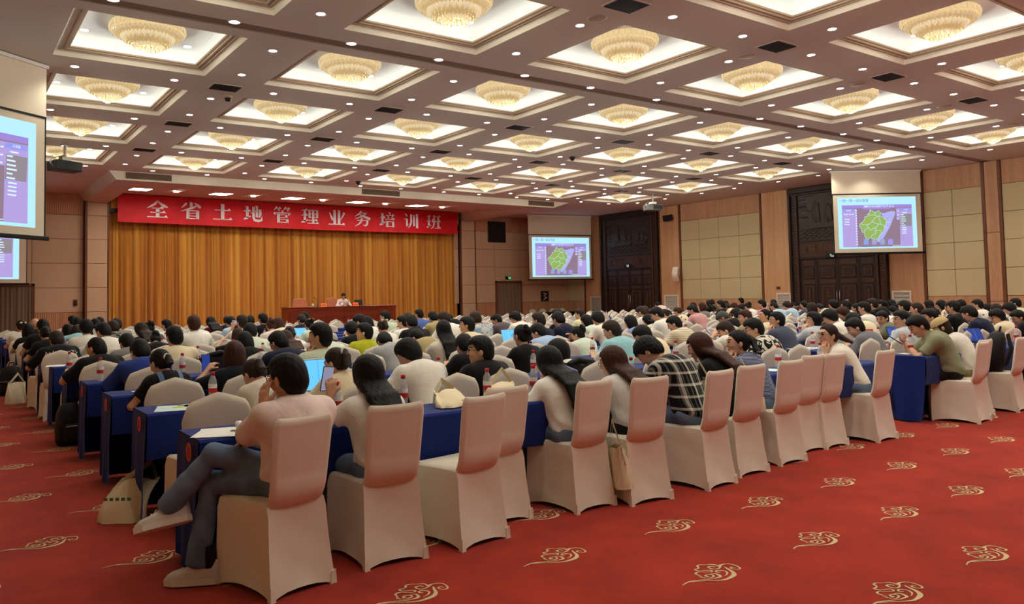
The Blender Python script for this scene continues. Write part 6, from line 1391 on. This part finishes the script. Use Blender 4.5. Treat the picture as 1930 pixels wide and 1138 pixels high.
def on_shirt(t, G, me, name, m, off=.004, frm=-1.0):        # lay a thin flat mesh (x, z) onto the back of a shirt
    sm = G['shirt']; bv = BVHTree.FromPolygons([v.co[:] for v in sm.vertices], [p.vertices[:] for p in sm.polygons])
    for v in me.vertices:
        hit = bv.ray_cast(Vector((v.co.x, frm, v.co.z)), Vector((0, 1 if frm < 0 else -1, 0)))
        if hit[0]: v.co.y = hit[0].y+(-off if frm < 0 else off)-v.co.y*0
    return child(name, me, t)
def fine(me, cuts=2):
    import bmesh
    bm = bmesh.new(); bm.from_mesh(me); bmesh.ops.triangulate(bm, faces=bm.faces); bmesh.ops.subdivide_edges(bm, edges=bm.edges, cuts=cuts, use_grid_fill=True); bm.to_mesh(me); bm.free(); return me
t, G, sc = PEOPLE_OBJ['arched lettering']
M_print = mat('grey_shirt_lettering', (186, 186, 184), .7)
sm_ = G['shirt']; bv_ = BVHTree.FromPolygons([v.co[:] for v in sm_.vertices], [p.vertices[:] for p in sm_.polygons]); hc_ = G['head'][0]
for k_, chx in enumerate('ANMAXSTY'):
    me = fine(text_mesh(chx, .10, M_print, extrude=0), 1); xo = (k_-3.5)*.056
    for v in me.vertices:
        a_ = 2.62-(v.co.y*1.05)/.17-.9*xo*xo*9; C_ = Vector((v.co.x*.85+xo, hc_[1]-.13, hc_[2]-.32)); dv = Vector((0, math.cos(a_), math.sin(a_))); hit = bv_.ray_cast(C_+dv, -dv)
        v.co = (hit[0]+dv*.005) if hit[0] else C_+dv*.1
    child('shirt_print', me, t)
t, G, sc = PEOPLE_OBJ['silver hair tie']
M_strap = mat('denim_strap', (92, 116, 150), .85)
sm_ = G['shirt']; bv_ = BVHTree.FromPolygons([v.co[:] for v in sm_.vertices], [p.vertices[:] for p in sm_.polygons]); hc_ = G['head'][0]
for s in (-1, 1):
    rows = []
    for u in (-1, 0, 1):
        row = []
        for a_ in np.linspace(3.75, 1.0, 14):
            C_ = Vector((s*(.078+.012*math.sin(a_))+u*.02, hc_[1]-.13, hc_[2]-.30)); dv = Vector((0, math.cos(a_), math.sin(a_))); hit = bv_.ray_cast(C_+dv, -dv)
            row.append((hit[0]+dv*.006) if hit[0] else C_+dv*.15)
        rows.append(row)
    child('overall_strap', MB().grid(rows).mesh('overall_strap', [M_strap], smooth=True), t)
def head_child(key, name, mb, m):
    t, G, sc = PEOPLE_OBJ[key]; return child(name, mb.mesh(name, [m], smooth=True), t, mw=TM(*G['head']))
M_silver = mat('silver_clip', (226, 226, 230), .25, metal=.6); M_pearl = mat('pale_scrunchie', (196, 186, 172), .7); M_bow = mat('cream_bow', (230, 218, 180), .8); M_tort = mat('tortoise_clip', (150, 110, 60), .3)
def torus(mb, c, R_, r_, ax='y'):
    pts = [(c[0]+R_*math.cos(a), c[1], c[2]+R_*math.sin(a)) for a in np.linspace(0, 2*PI, 13)]; return mb.tube(pts, r_, 6, cap=False)
head_child('silver hair tie', 'hair_tie', torus(MB(), (0, -.112, .0), .03, .012), M_silver)
head_child('light scrunchie', 'hair_tie', torus(MB(), (0, -.112, .05), .03, .014), M_pearl)
for nm, m in (('cream bow on her bun', M_bow), ('tortoise hair claw', M_tort), ('hair clip left', M_silver), ('white clip ponytail', M_silver), ('pearly clip', M_pearl)):
    for i, P_ in enumerate(PEOPLE):
        if nm in P_['label']:
            mb = MB()
            for s in (-1, 1): mb.lathe([(.004, -.02), (.022, -.012), (.03, .0), (.022, .012), (.004, .02)], 8, (s*.035, -.135, .05))
            head_child(next((q for q in OV if q in P_['label']), i), 'hair_ornament', mb, m)
# --- the man nearest the camera, legs crossed
d = dict(lean=-3, curve=9, hp=12, hy=10, hair='s', fem=False, bulk=1.06, sleeve=.85, temple='L', wR=(-.10, .24, .74), hR=(-.9, .3, -.1), nR=(0, -.3, -1), ph=2, legs=[[(-.085, .02, .555), (-.28, .37, .53), (-.37, .36, .10)], [(.085, .02, .555), (-.307, .29, .70), (-.50, .46, .41)]], cuff=.065)
fit_pose(d, 1.235/.985, True); G = person_meshes(d, .0085, 'front_man', hero=True)
t = place_person(G, 1.60, 4.10, .22, .985, 'man in pinkish white tee and jeans nearest the camera, crossed legs, hand at temple', 'palepink', M_hair, M_jean, ['glasses'], {-1: (-.75, .65, 0), 1: (-.85, .35, -.12), 'up1': (.2, .1, .4)})
mb = MB()
for k_, wd in enumerate((.03, .05, .055)): mb.grid([[(.08+u*wd, 0, G['head'][0][2]-.20-.018*k_+v) for v in (0, .006)] for u in (0, .5, 1)])
on_shirt(t, G, mb.mesh('back_print', [M_dark]), 'back_print', M_dark)
# --- speaker on the stage
d = dict(lean=14, curve=8, hp=24, hy=-10, hair='s', fem=False, bulk=1.05, sleeve=1.9, collar=True, ph=3, legs=False)
G = person_meshes(d, .014, 'stage_speaker'); place_person(G, 13.96, 30.0, PI-.1, .98, 'man in pale pink shirt seated behind the stage table, reading', 'palepink', M_hair, M_trouser, z=.55)
# ================================================================= THINGS ON TABLES, SEATS AND FLOOR
M_paper = mat('white_paper', (240, 240, 234), .8); M_paperb = mat('pale_blue_paper', (206, 228, 226), .8); M_note = mat('lime_sticky_note', (204, 222, 90), .8); M_canvas = mat('cream_canvas', (226, 212, 176), .9, bump=.15, bscale=150)
M_scrb = mat('laptop_screen_glow', (60, 120, 180), .4, emit=(96, 184, 246), estr=.95); M_scrd = mat('tablet_screen_glow', (30, 40, 90), .3, emit=(40, 66, 150), estr=.6); M_silver2 = mat('laptop_aluminium', (170, 172, 176), .35, metal=.6)
M_bag = mat('black_nylon', (18, 18, 20), .6, bump=.3, bscale=40); M_folder = mat('red_folder', (206, 62, 40), .6); M_leather = mat('brown_leather', (92, 52, 36), .5)
def sheets(x, y, rz_, label, n=1, w_=.21, h_=.297, m=None, z=.752):
    t = thing('paper', label, 'paper', (x, y, z), rz_)
    for k in range(n): MB().box(-w_/2, w_/2, -h_/2, h_/2, 0, .0012).build('sheet', m or M_paper, t, loc=(.012*k, .008*k*(-1)**k, .0013*k)).rotation_euler = (0, 0, .12*k)
    return t
t = sheets(1.36, 4.62, -.5, 'white stack of papers with a pen on the nearest table end', 3, .25, .3)
pn = thing('pen', 'grey ballpoint pen lying on the white papers of the nearest table', 'pen', (1.47, 4.53, .763), -.6); MB().tube([(-.07, 0, 0), (.05, 0, 0), (.07, 0, 0)], [.005, .005, .001], 8).build('barrel', M_steel, pn); MB().box(-.06, -.02, -.002, .002, .004, .007).build('clip', M_silver2, pn)
t = thing('power_strip', 'white power strip lying on the nearest navy table', 'power strip', (1.66, 4.74, .752), .0); MB().cbox(-.16, .16, -.03, .03, 0, .035, .008).build('body', M_white, t)
for k in range(4): MB().lathe([(.018, 0), (.017, .002)], 12, (-.11+.065*k, 0, .035)).build('outlet', M_dark, t)
t = thing('phone', 'black phone face down beside the white power strip', 'phone', (1.62, 4.53, .752), .2); MB().cbox(-.036, .036, -.075, .075, 0, .009, .003).build('body', M_black, t); MB().cbox(-.03, -.005, .03, .068, .009, .011, .002).build('camera_bump', M_dark, t)
t = sheets(1.42, 5.92, -.3, 'pale blue paper sheets with a lime sticky note on the second table', 2, .24, .32, M_paperb); MB().box(-.04, .04, -.04, .04, 0, .001).build('sticky_note', M_note, t, loc=(.03, .05, .004))
sheets(1.62, 6.0, .2, 'open white notebook beside the pale blue sheets', 2, .28, .21)
sheets(1.52, 7.2, .1, 'pale sheet under the overall straps womans hand on the third table', 1, m=M_paperb); sheets(1.5, 8.5, .3, 'white sheet on the fourth table beside a bottle', 1)
for k, (x, y, lab) in enumerate(((1.25, 11.2, 'white folded papers on the sixth table end'), (1.3, 13.7, 'white papers at the far left table end'), (4.25, 4.72, 'white handout on the table left of the longest straight hair'), (8.9+.55, 6.15, 'white handouts on the table right of the aisle'), (9.75, 6.2, 'white handout sheets before the pale blue grey tee'), (6.7, 4.75, 'pale sheet on the table behind the pushed-in chairs'), (9.5, 4.72, 'white sheet under the sage polo mans hands'), (7.7, 6.1, 'open booklet before the ponytailed woman'), (3.1, 4.72, 'white sheet on the table right of the tote bag'))): sheets(x, y, .2*(k % 3)-.2, lab, 1+(k % 2), m=M_paperb if 'pale sheet' in lab else None)
def laptop(x, y, rz_, label, m=M_scrb, sc=1.0, z=.752, body=None, tilt=-14):
    t = thing('laptop', label, 'laptop', (x, y, z), rz_); t.scale = (sc, sc, sc); body = body or M_silver2
    MB().cbox(-.17, .17, -.23, 0, 0, .016, .004).build('base', body, t); MB().box(-.14, .14, -.12, -.02, .016, .018).build('keyboard', M_black, t)
    ld_ = MB().cbox(-.17, .17, 0, .008, 0, .235, .004).build('lid', body, t, loc=(0, .0, .014)); ld_.rotation_euler = (math.radians(tilt), 0, 0)
    sr = MB().box(-.16, .16, -.002, 0, .012, .225).build('display', m, ld_); mb = MB()
    for k in range(7): mb.box(-.14, -.14+.05+.02*(k % 3), -.003, -.002, .03+.025*k, .034+.025*k)
    mb.box(.02, .024, -.003, -.002, .02, .22); mb.build('screen_lines', mat('screen_line_blue', (60, 120, 190), .5, emit=(70, 140, 214), estr=.8), sr)['kind'] = 'stuff'
    return t
laptop(2.58, 6.04, .02, 'open laptop with bright blue screen in front of the scrunchie ponytail', sc=1.15)
laptop(5.9, 14.6, .1, 'open laptop with pale blue page, left of the fade haircut'); laptop(7.65, 10.1, .12, 'open laptop with plain blue screen at centre right'); laptop(20.6, 22.7, .1, 'dark blue laptop before a dark head near the right wall', M_scrd)
laptop(12.15, 5.15, -.35, 'tablet with dark blue screen before the round glasses', M_scrd, .85, body=M_black, tilt=-24); laptop(12.5, 6.45, -.4, 'tablet with dark screen before the black glasses in white grey tee', M_scrd, .8, body=M_black, tilt=-24); laptop(13.6, 6.6, -.3, 'black tablet showing its back behind the beige cap', mat('tablet_grey', (54, 54, 58), .5), .95, body=M_black, tilt=-20)
def phone(loc, rot, label, lit=True):
    t = thing('phone', label, 'phone', loc); t.rotation_euler = rot; MB().cbox(-.037, .037, -.004, .005, -.078, .078, .003).build('body', M_black, t)
    MB().box(-.034, .034, -.0055, -.004, -.073, .073).build('display', mat('phone_screen_glow', (120, 120, 150), .3, emit=(150, 150, 176), estr=.6) if lit else M_scrd, t); return t
def hand_pt(key, s, off):
    t, G, sc = PEOPLE_OBJ[key]; W = G['ends'][s][2]; q = Vector(W)*sc+Vector(off); a = t.rotation_euler.z; return Vector((t.location.x+q.x*math.cos(a)-q.y*math.sin(a), t.location.y+q.x*math.sin(a)+q.y*math.cos(a), q.z))
phone(hand_pt('very long black hair in white tee', -1, (.0, .05, .10)), (.15, .1, .1), 'phone held up by the woman with very long black hair, screen lit')
phone(hand_pt('wavy brown hair', -1, (0, .08, .035)), (-1.2, 0, .5), 'phone with violet screen flat in the hand of the woman in linen shirt', False)
phone(hand_pt('man in sage green polo', -1, (.05, .11, .04)), (-.95, 0, .6), 'dark phone in both hands of the man in sage polo', False)
phone(hand_pt('large brown bob', -1, (0, .06, .06)), (-.2, 0, 0), 'dark phone in the raised hand of the large brown bob', False)
phone(hand_pt('swept back hair', -1, (.04, .1, .06)), (-.7, 0, .4), 'phone read by the man with swept back hair')
for lab in ('man in white holding a phone', 'man in navy holding a phone', 'man raising a phone'):
    P_ = next(p for p in PEOPLE if lab in p['label']); phone((hand_pt(lab, -1, (0, .035, .10))+hand_pt(lab, 1, (0, .035, .10)))/2, (0, PI/2, 0), 'raised phone of the '+P_['label'].split(',')[0].replace('holding ', 'with ').replace('raising ', 'with '))
def tote(loc, rz_, label, w_=.34, h_=.36, slump=.4, flat=False, mark=False, m=None):
    """soft canvas bag: sagging sack with two loop handles"""
    t = thing('tote_bag', label, 'bag', loc, rz_); P = []; n = 24
    for i in range(n):
        a = 2*PI*i/n; ca, sa = math.cos(a), math.sin(a); col = []
        for k in range(9):
            v = k/8; rx_ = w_/2*(abs(ca)**.6*math.copysign(1, ca))*(1-.12*v+.03*math.sin(5*v+2*a)); ry_ = .07*(abs(sa)**.7*math.copysign(1, sa))*(1.0-.75*v)*(1+.15*math.sin(3*a+4*v))
            col.append((rx_+slump*.16*v*v, ry_+slump*.24*v*v+.012*math.sin(7*a+6*v), h_*v*(1-.28*slump*v)+.015*math.sin(3*a)*v+.003))
        P.append(col)
    mb = MB().grid(P, closed_u=True); mb.add([P[i][0] for i in range(n)], [tuple(range(n))[::-1]]); mb.build('sack', m or M_canvas, t, smooth=True)
    top = [P[i][8] for i in range(n)]
    for s_ in (3, 15):
        a, b_ = Vector(top[s_]), Vector(top[(s_+6) % n]); mid = (a+b_)/2+Vector((slump*.1, slump*.14, .16*(1-slump)+.03)); pts = [a+(mid-a)*q for q in (0, .5, .85)]+[mid]+[b_+(mid-b_)*q for q in (.85, .5, 0)]
        mbh = MB()
        for p0, p1 in zip(pts, pts[1:]): mbh.add([p0+Vector((0, 0, .012)), p0-Vector((0, 0, .012)), p1-Vector((0, 0, .012)), p1+Vector((0, 0, .012))], [(0, 1, 2, 3)])
        mbh.build('handle', m or M_canvas, t)
    if mark:
        q = MB()
        for k in range(5): q.box(-.09+.04*k, -.065+.04*k, -.078, -.076, .16, .18)
        q.build('green_print', mat('green_print', (60, 120, 90), .7), t)['kind'] = 'stuff'
    return t
tote((1.08, 5.95, 0), -.6, 'cream canvas tote slumped on the carpet beside the second table', .32, .30, .5, mark=True)
tote((1.03, 14.2, 0), .3, 'pale canvas tote standing on the carpet at the far left aisle', .30, .34, .3)
tote((2.98, 4.62, .755), .25, 'cream tote lying on the table with its straps hanging over the edge', .28, .10, .8)
mb = MB()
for dx in (0, .05): mb.tube([(3.02+dx, 4.56, .80), (3.05+dx, 4.42, .77), (3.06+dx, 4.41, .62), (3.04+dx*.5, 4.41, .55), (3.0+dx*.3, 4.41, .6), (2.98, 4.45, .78)], .008, 6)
tag(mb.build('tote_straps', M_canvas, None, smooth=True), 'hanging cream straps over the edge of the navy table', 'strap')
tote((3.42, 4.66, .755), -.1, 'cream canvas pouch on the table behind the pushed-in high-backed chair', .26, .12, .6)
tote((5.37, 4.34, .47), 1.5, 'cream bag leaning on the seat beside the checked shirt', .22, .34, .2); tote((5.97, 4.36, .47), 1.5, 'cream tote on the seat edge beside the striped shirt', .22, .30, .2); tote((4.1, 4.14, .12), 1.4, 'cream tote hanging between two high-backed chairs', .2, .3, .1)
tote((6.6, 6.05, .755), .6, 'cream canvas bag lying on the second table before the long-haired woman', .3, .12, .7)
def backpack(loc, rz_, label, s=1.0, lean=.2):
    t = thing('backpack', label, 'bag', loc, rz_); t.scale = (s, s, s); P = []
    for i in range(20):
        a = 2*PI*i/20; ca, sa = math.cos(a), math.sin(a); P.append([(.15*math.copysign(abs(ca)**.6, ca)*pr, .10*math.copysign(abs(sa)**.6, sa)*pr+lean*z*z, z+.004) for z, pr in ((0, .85), (.03, 1), (.2, 1.05), (.34, .95), (.42, .7), (.45, .3), (.455, .02))])
    MB().grid(P, closed_u=True).build('body', M_bag, t, smooth=True); MB().cbox(-.11, .11, -.15, -.09, .05, .24, .02).build('front_pocket', M_bag, t)
    MB().tube([(-.04, .02+lean*.19, .45), (-.03, .03+lean*.2, .5), (.03, .03+lean*.2, .5), (.04, .02+lean*.19, .45)], .01, 6).build('grab_handle', M_bag, t)
    for sx in (-1, 1): MB().tube([(sx*.08, .10+lean*.17, .42), (sx*.1, .16+lean*.05, .25), (sx*.1, .11, .06)], .014, 6).build('shoulder_strap', M_bag, t)
    MB().tube([(-.1, -.155, .22), (.1, -.155, .22)], .004, 5).build('zip', M_silver2, t); return t
backpack((10.95, 4.46, .475), .3+PI, 'bulging black backpack on the seat of the rightmost high-backed chair', 1.1, .25); backpack((9.35, 4.72, 0), .4, 'black backpack on the carpet under the sage polo mans table'); backpack((1.05, 15.6, 0), -.3, 'black backpack on the carpet at the left edge', 1.1); backpack((5.78, 4.55, 0), .3, 'black handbag on the carpet between high-backed chairs', .75); backpack((1.22, 9.55, 0), .2, 'black rucksack leaning at the buzz-cut mans feet', 1.0, .1)
def jacket(x, y, rz_, label):
    t = thing('jacket', label, 'jacket', (x, y, 0), rz_); P = [[(.25*math.sin(u)*(1+.05*math.sin(9*v)), -.30-.05*math.cos(u)+.1*(1-v)*0-.02*v+(.12 if u > 2 or u < -2 else 0), .90-.05*u*u*.8*.5-.45*v+.02*math.sin(7*u+5*v)) for v in (0, .25, .5, .75, 1)] for u in np.linspace(-1.5, 1.5, 13)]
    MB().grid(P).grid([[(p[0], p[1]+.13-.05*k_, p[2]+.012) for k_, p in enumerate(row)] for row in P], flip=True).build('body', M_bag, t, smooth=True); MB().tube([(-.16, -.3, .90), (0, -.25, .935), (.16, -.3, .90)], .03, 8).build('collar', M_bag, t, smooth=True); return t
jacket(2.72, YS(4)-.02, 0, 'black jacket hung over an empty crown chair in the left block'); jacket(4.75, YS(1)+.02, .1, 'black jacket hung over the crown chair left of the longest straight hair')
t = thing('folder', 'red folder standing open in front of the grey hoodie man', 'folder', (10.55, 6.0, .755), -.5); MB().prism([(0, 0), (.32, .0), (.30, .23), (.02, .23)], -.004, .004).build('cover', M_folder, t).rotation_euler = (-.4, 0, 0); MB().prism([(.01, 0.005), (.31, .005), (.29, .22), (.03, .22)], .005, .008).build('pages', M_paper, t).rotation_euler = (-.4, 0, 0)
t = thing('thermos', 'lime green bottle at the left edge beside the bow-haired woman', 'bottle', (1.28, YS(8)+.45, .755)); MB().lathe([(.035, 0), (.038, .01), (.038, .16), (.03, .18)], 16).build('body', mat('lime_plastic', (140, 196, 50), .4), t, smooth=True); MB().lathe([(.03, .18), (.03, .205), (.026, .21)], 16).build('lid', M_dark, t, smooth=True)
t = thing('handbag', 'small brown handbag hung on a crown chair left of the large brown bob', 'bag', (2.86, YS(3)-.26, .62)); MB().cbox(-.08, .08, -.03, .03, 0, .13, .02).build('body', M_leather, t); MB().tube([(-.06, 0, .12), (-.05, 0, .22), (.05, 0, .22), (.06, 0, .12)], .007, 6).build('handle', M_leather, t, smooth=True)
# dark table with chairs against the front wall
t = thing('side_table', 'long black-clothed table under the far corner screen', 'table', (24.9, 30.35, 0)); MB().cbox(0, 2.75, 0, .5, .02, .75, .01).build('cloth', M_black, t); MB().box(-.01, 2.76, -.01, .51, .74, .755).build('tabletop', M_black, t)
for k in range(4): dup(cr, (25.25+.68*k, 31.2, 0), PI, f'white covered chair behind the black side table, {ORD[k]} from the left', 'chairs behind the side table', skip=('foot_pocket',))
